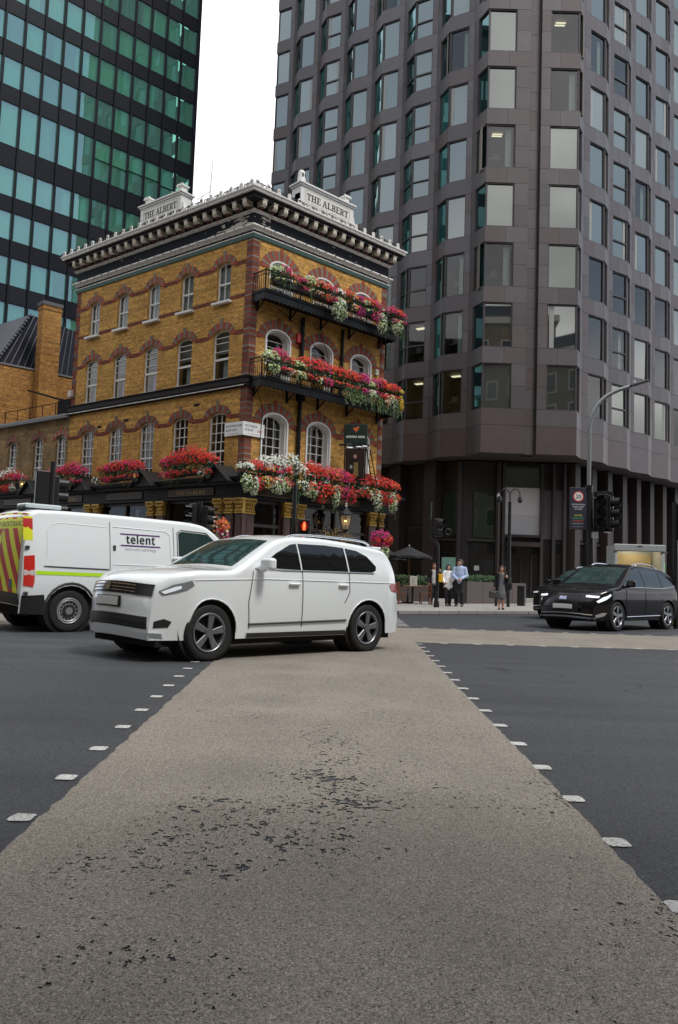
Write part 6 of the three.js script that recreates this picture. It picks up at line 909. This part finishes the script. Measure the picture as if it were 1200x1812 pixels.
// stone planters with hedges
const planterM = mat(.085, .065, .062, .6);
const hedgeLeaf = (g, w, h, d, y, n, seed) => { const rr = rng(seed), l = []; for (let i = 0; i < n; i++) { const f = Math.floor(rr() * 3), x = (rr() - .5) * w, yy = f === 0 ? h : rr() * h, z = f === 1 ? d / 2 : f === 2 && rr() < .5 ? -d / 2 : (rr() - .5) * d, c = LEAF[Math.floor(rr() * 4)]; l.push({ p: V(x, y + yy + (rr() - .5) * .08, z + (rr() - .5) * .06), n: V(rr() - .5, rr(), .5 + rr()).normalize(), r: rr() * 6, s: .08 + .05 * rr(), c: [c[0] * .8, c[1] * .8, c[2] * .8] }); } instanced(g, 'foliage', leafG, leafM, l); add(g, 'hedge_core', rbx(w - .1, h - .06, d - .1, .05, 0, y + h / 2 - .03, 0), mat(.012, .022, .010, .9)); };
{
  const g = thing('hedge_planter', 'long brown stone planter with a low green hedge by the tower entrance', 'planter', [7.3, .12, -37.6], heading(.697, -.717)); const L = 5.0;
  for (let i = 0; i < 4; i++) add(g, 'stone_slab', rbx(L / 4 - .012, .98, .7, .012, -L / 2 + (i + .5) * L / 4, .49, 0), planterM); hedgeLeaf(g, L * .72, .26, .5, .96, 900, 51); g.children[g.children.length - 1].position.x = g.children[g.children.length - 2].position.x = -L * .12;
  const h = thing('hedge_planter', 'low hedge planter behind the terrace tables beside the parasols', 'planter', [2.6, .12, -36.6], heading(.99, -.1)); add(h, 'trough', rbx(3.2, .75, .5, .02, 0, .375, 0), planterM); hedgeLeaf(h, 3.1, .36, .46, .75, 800, 52);
  const b = thing('litter_bin', 'dark square litter bin at the end of the stone planter', 'bin', [8.15, .12, -35.2], -.4); add(b, 'body', rbx(.32, .82, .36, .02, 0, .41, 0), sigBlack); add(b, 'lid', rbx(.35, .06, .39, .02, 0, .85, 0), sigBlack); add(b, 'slot', rbx(.2, .07, .02, .01, 0, .68, .185), darkVoid);
}
function parasol(label, x, z, h, r, turn) {
  const g = thing('parasol', label, 'parasol', [x, .12, z], turn, 'terrace parasols'); add(g, 'pole', cyl(.026, .026, h - .1, 0, (h - .1) / 2, 0, 10), mat(.16, .075, .03, .6)); add(g, 'base', merge([cyl(.26, .28, .07, 0, .04, 0, 16), cyl(.04, .05, .3, 0, .2, 0, 10)]), sigBlack);
  const pos = [], S = 8, y1 = h, y0 = h - r * .42; for (let i = 0; i < S; i++) { const a = i / S * 6.283, b = (i + 1) / S * 6.283, A = [Math.cos(a) * r, y0, Math.sin(a) * r], B = [Math.cos(b) * r, y0, Math.sin(b) * r], M = [Math.cos((a + b) / 2) * r * .90, y0 + .03, Math.sin((a + b) / 2) * r * .90]; pos.push(0, y1, 0, ...B, ...M, 0, y1, 0, ...M, ...A); const d = p => [p[0] * 1.0, p[1] - .09, p[2] * 1.0]; pos.push(...A, ...M, ...d(M), ...A, ...d(M), ...d(A), ...M, ...B, ...d(B), ...M, ...d(B), ...d(M)); }
  const c = new THREE.BufferGeometry(); c.setAttribute('position', new THREE.Float32BufferAttribute(pos, 3)); c.computeVertexNormals(); add(g, 'canopy', c, mat(.018, .019, .022, .85)); add(g, 'finial', merge([new THREE.SphereGeometry(.035, 8, 6).translate(0, h + .03, 0), cyl(.012, .02, .1, 0, h, 0, 8)]), mat(.5, .48, .44, .5));
  const ribs = []; for (let i = 0; i < 8; i++) { const a = i / 8 * 6.283; ribs.push(bar(V(0, h - .03, 0), V(Math.cos(a) * r * .97, y0 - .01, Math.sin(a) * r * .97), .008, 4), bar(V(0, h - .5, 0), V(Math.cos(a) * r * .5, y0 + .18, Math.sin(a) * r * .5), .007, 4)); } add(g, 'ribs', merge(ribs), mat(.16, .075, .03, .6));
}
parasol('dark open parasol over the terrace tables, the nearer and larger of two', 2.98, -33.2, 2.36, 1.02, .2); parasol('dark open parasol mostly hidden behind the nearer parasol', 2.15, -35.4, 2.3, .95, .4);
const woodM = mat(.17, .062, .028, .55);
function terraceTable(label, x, z) { const g = thing('terrace_table', label, 'table', [x, .12, z], 0, 'terrace tables'); add(g, 'table_top', rbx(.75, .04, .75, .01, 0, .72, 0), mat(.22, .11, .06, .5)); add(g, 'leg', cyl(.03, .03, .7, 0, .36, 0, 8), sigBlack); add(g, 'base', cyl(.22, .24, .03, 0, .02, 0, 12), sigBlack); }
terraceTable('wooden terrace table under the nearer dark parasol', 3.1, -32.6); terraceTable('wooden terrace table close to the passing white SUV tail', 1.9, -32.2);
function terraceChair(label, x, z, ry) { const g = thing('terrace_chair', label, 'chair', [x, .12, z], ry, 'terrace chairs'); add(g, 'seat', rbx(.44, .04, .42, .01, 0, .45, 0), woodM); for (const [a, b] of [[-.19, -.18], [.19, -.18]]) add(g, 'leg', bx(.04, .45, .04, a, .225, b + .36), woodM); for (const a of [-.19, .19]) add(g, 'leg', bx(.04, .88, .04, a, .44, -.19), woodM); const s = []; for (let i = 0; i < 4; i++) add(g, 'back_slat', bx(.36, .06, .02, 0, .56 + i * .09, -.19), woodM); add(g, 'armrest', bx(.05, .03, .42, -.22, .65, 0), woodM); add(g, 'armrest', bx(.05, .03, .42, .22, .65, 0), woodM); }
terraceChair('red-brown wooden terrace chair right of the nearer table', 3.62, -32.5, -1.5); terraceChair('red-brown wooden terrace chair left of the nearer table', 2.55, -32.5, 1.5); terraceChair('red-brown wooden terrace chair nearest the white SUV tail', 1.4, -32.0, 1.3); terraceChair('red-brown wooden terrace chair between the two tables, back to the road', 2.3, -31.8, 3.1);
{ const g = thing('menu_board', 'small pale menu card clipped at the terrace table under the parasol', 'sign', [3.12, .12, -32.4], .1); add(g, 'card', rbx(.30, .42, .02, .005, 0, .92, 0), mat(.5, .5, .47, .6)); add(g, 'print', new THREE.PlaneGeometry(.26, .36).translate(0, .92, .011), mat(1, 1, 1, .6, 0, { map: canvasTex(64, 96, (c, w, h) => { c.fillStyle = '#bdbbb2'; c.fillRect(0, 0, w, h); c.fillStyle = '#55524c'; for (let i = 0; i < 9; i++) c.fillRect(8 + (i % 3) * 4, 10 + i * 9, 40 - (i % 4) * 5, 3); }) })); add(g, 'stand', bar(V(0, 0, -.02), V(0, .75, -.02), .015, 6), sigBlack); }
{ // kiosk
  const g = thing('kiosk', 'pale grey street kiosk with a warmly lit open counter, behind the black SUV', 'kiosk', [11.2, .12, -29.6], -.12), kg = mat(.40, .43, .43, .45), W = 1.8, H = 2.55;
  add(g, 'shell', merge([bx(.12, H, 1.3, -W / 2 + .06, H / 2, -.65), bx(.12, H, 1.3, W / 2 - .06, H / 2, -.65), bx(W - .25, H, .08, 0, H / 2, -1.26), bx(W - .25, .1, 1.2, 0, H - .06, -.62), bx(W - .25, .95, .1, 0, .475, -.06)]), kg); add(g, 'canopy', rbx(W + .04, .26, .2, .03, 0, H - .10, .03), kg); add(g, 'counter', rbx(W - .2, .05, .4, .01, 0, .98, -.02), mat(.5, .5, .48, .4)); add(g, 'frame', merge([rbx(.10, H - .3, .14, .02, -W / 2 + .06, (H - .3) / 2, .03), rbx(.10, H - .3, .14, .02, W / 2 - .06, (H - .3) / 2, .03)]), mat(.55, .58, .58, .4));
  add(g, 'back_panel', bx(W - .3, 1.3, .02, 0, 1.6, -1.2), mat(.50, .42, .26, .7)); add(g, 'ceiling_lamp', bx(W - .5, .03, .08, 0, H - .14, -.5), mat(1, .85, .6, .5, 0, { emissive: new THREE.Color(1, .82, .5), emissiveIntensity: 1.2 })); const pl = new THREE.PointLight(new THREE.Color(1, .82, .52), 1.2); pl.position.set(0, H - .25, -.5); pl.castShadow = true; g.add(pl);
  const rr = rng(9), goods = []; for (let i = 0; i < 9; i++) { const c = rr(); add(g, 'goods', rbx(.10 + .1 * rr(), .1 + .16 * rr(), .12, .02, -.7 + i * .17, 1.08, -.3 - rr() * .3), mat(.1 + .4 * c, .08 + .2 * rr(), .05 + .1 * rr(), .6)); } add(g, 'till', rbx(.3, .3, .25, .03, .5, 1.15, -.4), sigBlack); add(g, 'vent', bx(.16, .03, .01, 0, H - .04, .137), sigBlack); add(g, 'green_light', rbx(.06, .5, .02, .01, W / 2 + .02, 1.7, -.1), mat(.1, .6, .1, .5, 0, { emissive: new THREE.Color(.15, .9, .12), emissiveIntensity: .6 }));
  const y = thing('yellow_grit_bin', 'yellow grit bin with an orange lid at the right edge of the view', 'bin', [10.38, .0, -24.2], -.5); add(y, 'body', rbx(.62, .8, .55, .06, 0, .42, 0), mat(.72, .40, .02, .5)); add(y, 'lid', rbx(.66, .14, .6, .06, 0, .88, 0), mat(.62, .16, .02, .5)); add(y, 'foot', rbx(.5, .05, .4, .01, 0, .025, 0), sigBlack);
}
// ---------------------------------------------------------------- people on the pavement
function sdfMesh(bones, k, res, pad = .05) {
  const lo = V(1e9, 1e9, 1e9), hi = V(-1e9, -1e9, -1e9); for (const b of bones) for (const [p, r] of [[b[0], b[2]], [b[1], b[3]]]) { lo.min(V(p[0] - r, p[1] - r, p[2] - r)); hi.max(V(p[0] + r, p[1] + r, p[2] + r)); }
  lo.subScalar(pad); hi.addScalar(pad); const c = lo.clone().add(hi).multiplyScalar(.5), e = hi.clone().sub(lo).multiplyScalar(.5);
  const mc = new MarchingCubes(res, undefined, false, false, 60000); mc.isolation = 0; const h = res / 2; let q = 0;
  const B = bones.map(([a, b, r0, r1, sx = 1, sz = 1]) => ({ a, d: [b[0] - a[0], b[1] - a[1], b[2] - a[2]], r0, r1, sx, sz, l: Math.max(1e-9, (b[0] - a[0]) ** 2 + (b[1] - a[1]) ** 2 + (b[2] - a[2]) ** 2) }));
  for (let z = 0; z < res; z++) for (let y = 0; y < res; y++) for (let x = 0; x < res; x++, q++) {
    const px = c.x + (x - h) / h * e.x, py = c.y + (y - h) / h * e.y, pz = c.z + (z - h) / h * e.z; let m = 1e3;
    for (const b of B) { const dx = px - b.a[0], dy = py - b.a[1], dz = pz - b.a[2], t = clamp((dx * b.d[0] + dy * b.d[1] + dz * b.d[2]) / b.l, 0, 1), ux = (dx - b.d[0] * t) / b.sx, uy = dy - b.d[1] * t, uz = (dz - b.d[2] * t) / b.sz; const d = Math.sqrt(ux * ux + uy * uy + uz * uz) - (b.r0 + (b.r1 - b.r0) * t); const hh = clamp(.5 + .5 * (m - d) / k, 0, 1); m = lerp(m, d, hh) - k * hh * (1 - hh); }
    mc.field[q] = -m;
  }
  mc.update(); const n = mc.count, pos = new Float32Array(n * 3); for (let i = 0; i < n; i++) { pos[i * 3] = c.x + mc.positionArray[i * 3] * e.x; pos[i * 3 + 1] = c.y + mc.positionArray[i * 3 + 1] * e.y; pos[i * 3 + 2] = c.z + mc.positionArray[i * 3 + 2] * e.z; }
  const g = new THREE.BufferGeometry(); g.setAttribute('position', new THREE.BufferAttribute(pos, 3)); const w = mergeVertices(g, 1e-5); w.computeVertexNormals(); return w;
}
const add3 = (a, b, s = 1) => [a[0] + b[0] * s, a[1] + b[1] * s, a[2] + b[2] * s], mix3 = (a, b, t) => a.map((v, i) => lerp(v, b[i], t)), norm3 = a => { const l = Math.hypot(...a) || 1; return a.map(v => v / l); }, cross3 = (a, b) => [a[1] * b[2] - a[2] * b[1], a[2] * b[0] - a[0] * b[2], a[0] * b[1] - a[1] * b[0]];
function handBones(w, dir, side, curl) { // wrist, direction of the fingers, thumb side
  const d = norm3(dir), s = norm3(side), n = cross3(d, s), o = [[w, add3(w, d, .085), .024, .034, 1, 1]];
  [[-.028, .062], [-.010, .074], [.010, .070], [.028, .055]].forEach(([k, L]) => { const a = add3(add3(w, d, .085), s, -k), b = add3(add3(a, d, L * .5), n, -curl * .01), c = add3(add3(b, d, L * .5 * (1 - curl * .5)), n, -curl * .035); o.push([a, b, .0095, .009], [b, c, .009, .0075]); });
  const t0 = add3(add3(w, d, .03), s, .025), t1 = add3(add3(t0, d, .035), s, .026), t2 = add3(t1, d, .03); o.push([t0, t1, .013, .011], [t1, t2, .011, .009]); return o;
}
function person(label, pos, ry, height, P) {
  const g = thing('person', label, 'person', pos, ry), k = height / 1.7; g.scale.setScalar(k);
  const J = { hipY: .90, sh: .185, ...P }, L = P.legs, A = P.arms, top = P.head ?? [0, 1.575, .02], neck = [0, 1.42, -.005];
  const skin = mat(...(P.skin ?? [.50, .29, .21]), .55), hl = P.turn ?? [0, 0, 1], hf = norm3(hl), hs = cross3([0, 1, 0], hf);
  const H = (f, u, s) => [top[0] + hf[0] * f + hs[0] * s, top[1] + u, top[2] + hf[2] * f + hs[2] * s];
  const head = [[H(-.02, .035, 0), H(-.02, .03, 0), .090, .090, .88, 1], [H(.02, .0, 0), H(.035, -.06, 0), .074, .058, .85, 1], [H(.055, -.085, 0), H(.05, -.09, 0), .030, .030], [H(.082, .012, 0), H(.103, -.028, 0), .010, .016], [H(.0, -.0, .078), H(-.01, -.03, .076), .016, .012], [H(.0, -.0, -.078), H(-.01, -.03, -.076), .016, .012], [H(.088, -.058, -.014), H(.088, -.058, .014), .010, .010], [H(.078, .03, -.03), H(.078, .03, .03), .016, .016]];
  const sg = [1, -1], body = [...head, [neck, add3(top, [0, -.08, -.02]), .056, .052], [[0, 1.40, -.01], [0, 1.0, 0], .10, .09, 1.3, .9]];
  sg.forEach((s, i) => { const a = A[i], S = [s * J.sh, 1.385, -.01]; body.push([S, a[0], .046, .040], [a[0], a[1], .038, .026]); const l = L[i], h = [s * .09, .90, 0]; body.push([h, l[0], .075, .052], [l[0], l[1], .052, .034], [l[1], add3(l[1], [l[2][0] * .12, -.055, l[2][1] * .12]), .034, .026]); });
  const bodyG = sdfMesh(body, .022, 84), parts = [bodyG]; sg.forEach((s, i) => { const a = A[i]; parts.push(sdfMesh(handBones(a[1], a[2] ?? [0, -1, .15], a[3] ?? [0, 0, 1], a[4] ?? .5), .008, 44, .02)); });
  add(g, 'body', merge(parts), skin);
  add(g, 'eyes', merge(sg.map(s => new THREE.SphereGeometry(.0115, 8, 6).translate(...H(.083, .014, s * .031)))), mat(.03, .02, .015, .2)); add(g, 'mouth', new THREE.SphereGeometry(.02, 8, 5).scale(1, .35, .5).translate(...H(.092, -.06, 0)), mat(.36, .10, .09, .5));
  add(g, 'hair', sdfMesh(P.hair(H), .02, 48), mat(...P.hairCol, .6));
  for (const c of P.clothes) add(g, c[0], sdfMesh(c[2], c[3] ?? .03, 72), c[1]);
  if (P.extra) P.extra(g, H);
  return g;
}
const cloth = (r, g, b) => mat(r, g, b, .85);
const legsOf = (L, r0 = .088, r1 = .066, r2 = .056) => [1, -1].flatMap((s, i) => [[[s * .09, .92, 0], L[i][0], r0, r1], [L[i][0], add3(L[i][1], [0, .01, 0]), r1, r2]]).concat([[[-.07, .95, 0], [.07, .95, 0], .10, .10, 1.05, .95]]);
const shoesOf = L => [0, 1].flatMap(i => { const a = L[i][1], d = L[i][2]; return [[add3(a, [-d[0] * .05, -.045, -d[1] * .05]), add3(a, [d[0] * .17, -.058, d[1] * .17]), .040, .034], [add3(a, [0, -.02, 0]), add3(a, [0, -.04, 0]), .042, .042]]; });
const sleeves = (A, r0, r1, r2, upto = 1, sh = .185) => [1, -1].flatMap((s, i) => { const S = [s * sh, 1.385, -.01], o = [[S, A[i][0], r0, r1]]; if (upto > 0) o.push([A[i][0], mix3(A[i][0], A[i][1], upto * .96), r1, r2]); return o; });
const shortHair = H => [[H(-.035, .06, 0), H(-.035, .05, 0), .092, .092, .92, 1], [H(.03, .10, 0), H(-.07, .0, 0), .05, .06, 1.3, 1]], longHair = (H) => [[H(-.04, .05, 0), H(-.03, .055, 0), .098, .098, .94, 1], [H(-.05, .0, 0), H(-.08, -.22, 0), .085, .06, 1.2, .8], [H(-.01, .02, .08), H(-.01, -.2, .085), .03, .03], [H(-.01, .02, -.08), H(-.01, -.2, -.085), .03, .03]];
{ // man in the light blue shirt
  const A = [[[.25, 1.12, .02], [.06, 1.00, .20], [-.8, -.3, .3], [0, 1, 0], .8], [[-.24, 1.12, .05], [-.05, .98, .20], [.8, -.3, .3], [0, 1, 0], .8]], L = [[[.10, .50, .10], [.10, .085, .02], [0, 1]], [[-.11, .49, .02], [-.12, .085, -.16], [-.1, 1]]];
  person('tall man in a light blue shirt and dark trousers walking, head turned to his companion', [4.82, .12, -31.3], -.25, 1.82, { arms: A, legs: L, turn: [-.75, 0, .65], hairCol: [.06, .035, .022], hair: shortHair, clothes: [
    ['shirt', cloth(.42, .52, .74), [[[0, 1.37, -.01], [0, 1.18, .01], .135, .125, 1.32, .9], [[0, 1.18, .01], [0, .93, 0], .125, .135, 1.18, .9], ...sleeves(A, .070, .060, .042), [[-.05, 1.43, 0], [.05, 1.43, 0], .055, .055]]],
    ['trousers', cloth(.016, .016, .020), legsOf(L, .098, .076, .066)], ['shoes', cloth(.012, .010, .009), shoesOf(L), .015]] });
}
{ // woman in the cream jacket
  const A = [[[.24, 1.13, .02], [.10, 1.02, .20], [-.7, .2, .4], [0, 1, 0], .8], [[-.24, 1.14, -.02], [-.20, .96, .16], [.4, -.3, .8], [0, 1, 0], .6]], L = [[[.09, .50, .06], [.09, .085, -.06], [0, 1]], [[-.09, .50, .08], [-.08, .085, .10], [0, 1]]];
  person('woman in a cream patterned jacket and dark trousers beside the man in the blue shirt', [4.40, .12, -31.5], .15, 1.62, { arms: A, legs: L, turn: [-.3, 0, 1], hairCol: [.022, .014, .011], hair: longHair, sh: .17, clothes: [
    ['jacket', mat(1, 1, 1, .9, 0, { color: new THREE.Color().setRGB(.52, .50, .43) }), [[[0, 1.37, -.01], [0, 1.15, .01], .125, .118, 1.28, .9], [[0, 1.15, .01], [0, .80, 0], .118, .155, 1.2, .95], ...sleeves(A, .066, .058, .045, 1, .17)]],
    ['trousers', cloth(.014, .014, .018), legsOf(L, .09, .075, .064)], ['shoes', cloth(.14, .05, .03), shoesOf(L), .015]] });
}
{ // woman half behind the signal pole
  const A = [[[.25, 1.17, .02], [.20, 1.36, .18], [-.2, 1, .1], [1, 0, 0], .6], [[-.24, 1.12, -.04], [-.25, .90, .06], [0, -1, .2], [0, 0, 1], .5]], L = [[[.09, .50, .05], [.09, .085, -.02], [0, 1]], [[-.09, .50, .03], [-.10, .085, -.04], [0, 1]]];
  person('woman with auburn hair and a black cardigan, half behind the signal pole', [3.98, .12, -32.6], .1, 1.66, { arms: A, legs: L, turn: [.5, 0, .8], hairCol: [.16, .06, .03], hair: H => [...shortHair(H), [H(-.09, .02, 0), H(-.13, -.08, 0), .035, .025]], sh: .17, clothes: [
    ['top', cloth(.50, .52, .52), [[[0, 1.36, .0], [0, 1.12, .02], .118, .112, 1.2, .9], [[0, 1.12, .02], [0, .92, .02], .112, .125, 1.18, .9]]], ['cardigan', cloth(.010, .010, .012), [[[.12, 1.36, -.01], [.14, .86, -.02], .075, .07, 1, 1.3], [[-.12, 1.36, -.01], [-.14, .86, -.02], .075, .07, 1, 1.3], [[0, 1.33, -.07], [0, .88, -.08], .10, .10, 1.5, .6], ...sleeves(A, .064, .056, .042, 1, .17)]],
    ['trousers', cloth(.014, .014, .016), legsOf(L, .09, .074, .06)], ['shoes', cloth(.02, .018, .018), shoesOf(L), .015]] });
}
{ // woman with handbags
  const A = [[[.22, 1.15, -.03], [.20, 1.22, .16], [-.1, .6, -.2], [-1, 0, 0], .8], [[-.235, 1.12, -.02], [-.27, .88, .04], [0, -1, .05], [0, 0, 1], .9]], L = [[[.07, .50, .05], [.065, .10, -.03], [.1, 1]], [[-.075, .50, .02], [-.08, .10, .03], [-.1, 1]]];
  person('woman in a long black coat and grey dress carrying a handbag', [6.05, .12, -29.3], -.12, 1.60, { arms: A, legs: L, turn: [-.15, 0, 1], hairCol: [.035, .016, .010], hair: longHair, sh: .165, skin: [.46, .24, .165], clothes: [
    ['dress', cloth(.15, .155, .16), [[[0, 1.34, .01], [0, 1.10, .015], .110, .098, 1.2, .9], [[0, 1.10, .015], [0, .62, .02], .098, .150, 1.15, .9], [[0, .62, .02], [0, .52, .02], .15, .152, 1.1, .85]]],
    ['coat', cloth(.008, .008, .010), [[[.125, 1.36, -.015], [.17, .60, -.03], .068, .075, 1, 1.5], [[-.125, 1.36, -.015], [-.17, .60, -.03], .068, .075, 1, 1.5], [[0, 1.35, -.06], [0, .60, -.10], .10, .115, 1.5, .55], ...sleeves(A, .062, .056, .044, 1, .165)]],
    ['belt', cloth(.10, .12, .32), [[[-.06, 1.07, .055], [.06, 1.07, .055], .05, .05, 1, .95]], .01], ['shoes', cloth(.016, .012, .012), shoesOf(L), .012]] });
  const b = thing('handbag', 'structured grey handbag held low by the woman in the black coat', 'handbag', [5.77, .12, -29.22], .2); add(b, 'bag', rbx(.36, .26, .14, .03, 0, .55, 0, 3), mat(.055, .057, .06, .6)); add(b, 'handle', new THREE.TorusGeometry(.085, .012, 6, 20, Math.PI).translate(0, .68, 0), mat(.03, .03, .032, .5)); add(b, 'clasp', rbx(.06, .03, .01, .004, 0, .62, .073), mat(.4, .38, .3, .3, .8));
  const s = thing('shoulder_bag', 'black shoulder bag hanging at the other side of the woman in the black coat', 'shoulder bag', [6.32, .12, -29.25], -.2); add(s, 'bag', rbx(.20, .27, .12, .04, 0, .88, 0, 3), mat(.010, .010, .011, .6)); add(s, 'strap', tube([V(-.07, 1.0, 0), V(-.085, 1.15, -.01), V(-.13, 1.28, -.02), V(-.10, 1.30, -.08), V(.02, 1.1, -.09), V(.07, 1.0, -.02)], .011, 24, 6), mat(.010, .010, .011, .6));
}
// ---------------------------------------------------------------- what stands behind the camera: the blocks mirrored in the tower windows, a street tree
function block(label, x, z, w, d, h, ry, m, seed) {
  const rr = rng(seed), g = thing('office_building', label, 'building', [x, 0, z], ry); add(g, 'wall', bx(w, h, d, 0, h / 2, 0), m); add(g, 'cornice', bx(w + .8, .8, d + .8, 0, h + .2, 0), cream); add(g, 'roof', bx(w - 2, 2.2, d - 2, 0, h + 1.4, 0), lead);
  const n = Math.floor(w / 3.2), fr = [], pn = []; for (let y = 4.5; y < h - 2.5; y += 3.6) for (let i = 0; i < n; i++) { const xx = (i + .5 - n / 2) * 3.2; fr.push(bx(1.7, 2.3, .12, xx, y + .9, d / 2 + .02), bx(1.7, 2.3, .12, xx, y + .9, -d / 2 - .02)); pn.push(bx(1.4, 2.0, .06, xx, y + .9, d / 2 + .07), bx(1.4, 2.0, .06, xx, y + .9, -d / 2 - .07)); }
  stuff(add(g, 'window_frame', merge(fr), cream)); stuff(add(g, 'pane', merge(pn), darkPane));
}
block('brown brick office building across the street behind the camera', -4, 25, 60, 16, 34, .08, sootBrick, 71);
block('pale stone office building across the street to the right, mirrored in the tower', 38, 0, 52, 14, 27, Math.PI / 4 + .05, mat(.22, .19, .16, .8), 72);
block('dark brick office building down the side street beyond the left edge of the view', -36, -12, 40, 14, 26, -1.0, sootBrick, 73);
{
  const rr = rng(91), g = thing('street_tree', 'broad street tree whose crown hangs over the pavement behind the camera', 'tree', [1.0, 0, 4.3]), bark = mat(.07, .055, .04, .9), limbs = [tube([V(0, 0, 0), V(.1, 2.5, 0), V(-.1, 5, -.2)], .28, 16, 10)];
  const L = []; for (let i = 0; i < 11; i++) { const a = i / 11 * 6.283 + rr() * .4, r = 3.2 + rr() * 3, y = 7 + rr() * 4; limbs.push(tube([V(-.1, 4.4 + rr() * .6, -.2), V(Math.cos(a) * r * .5, 6 + rr(), Math.sin(a) * r * .5), V(Math.cos(a) * r, y, Math.sin(a) * r)], .09, 12, 6)); for (let k = 0; k < 5; k++) L.push([Math.cos(a) * r * (.55 + rr() * .6), y + (rr() - .4) * 2.4, Math.sin(a) * r * (.55 + rr() * .6), 1.2 + rr() * .9]); }
  for (let i = 0; i < 14; i++) L.push([(rr() - .5) * 6, 9 + rr() * 4, (rr() - .5) * 6, 1.6]);
  add(g, 'trunk', merge(limbs), bark); const list = []; for (const c of L) for (let i = 0; i < 340; i++) { const u = rr() * 2 - 1, t = rr() * 6.283, q = Math.sqrt(1 - u * u), k = c[3] * Math.cbrt(rr()), cc = LEAF[Math.floor(rr() * 4)]; list.push({ p: V(c[0] + q * Math.cos(t) * k, Math.max(5.2, c[1] + u * k * .8), c[2] + q * Math.sin(t) * k), n: V(rr() - .5, rr() * 1.4 - .2, rr() - .5).normalize(), r: rr() * 6, s: .24 + .14 * rr(), c: cc }); } instanced(g, 'crown', leafG, leafM, list);
}
renderer.setSize(678, 1024);
renderer.render(scene, camera);
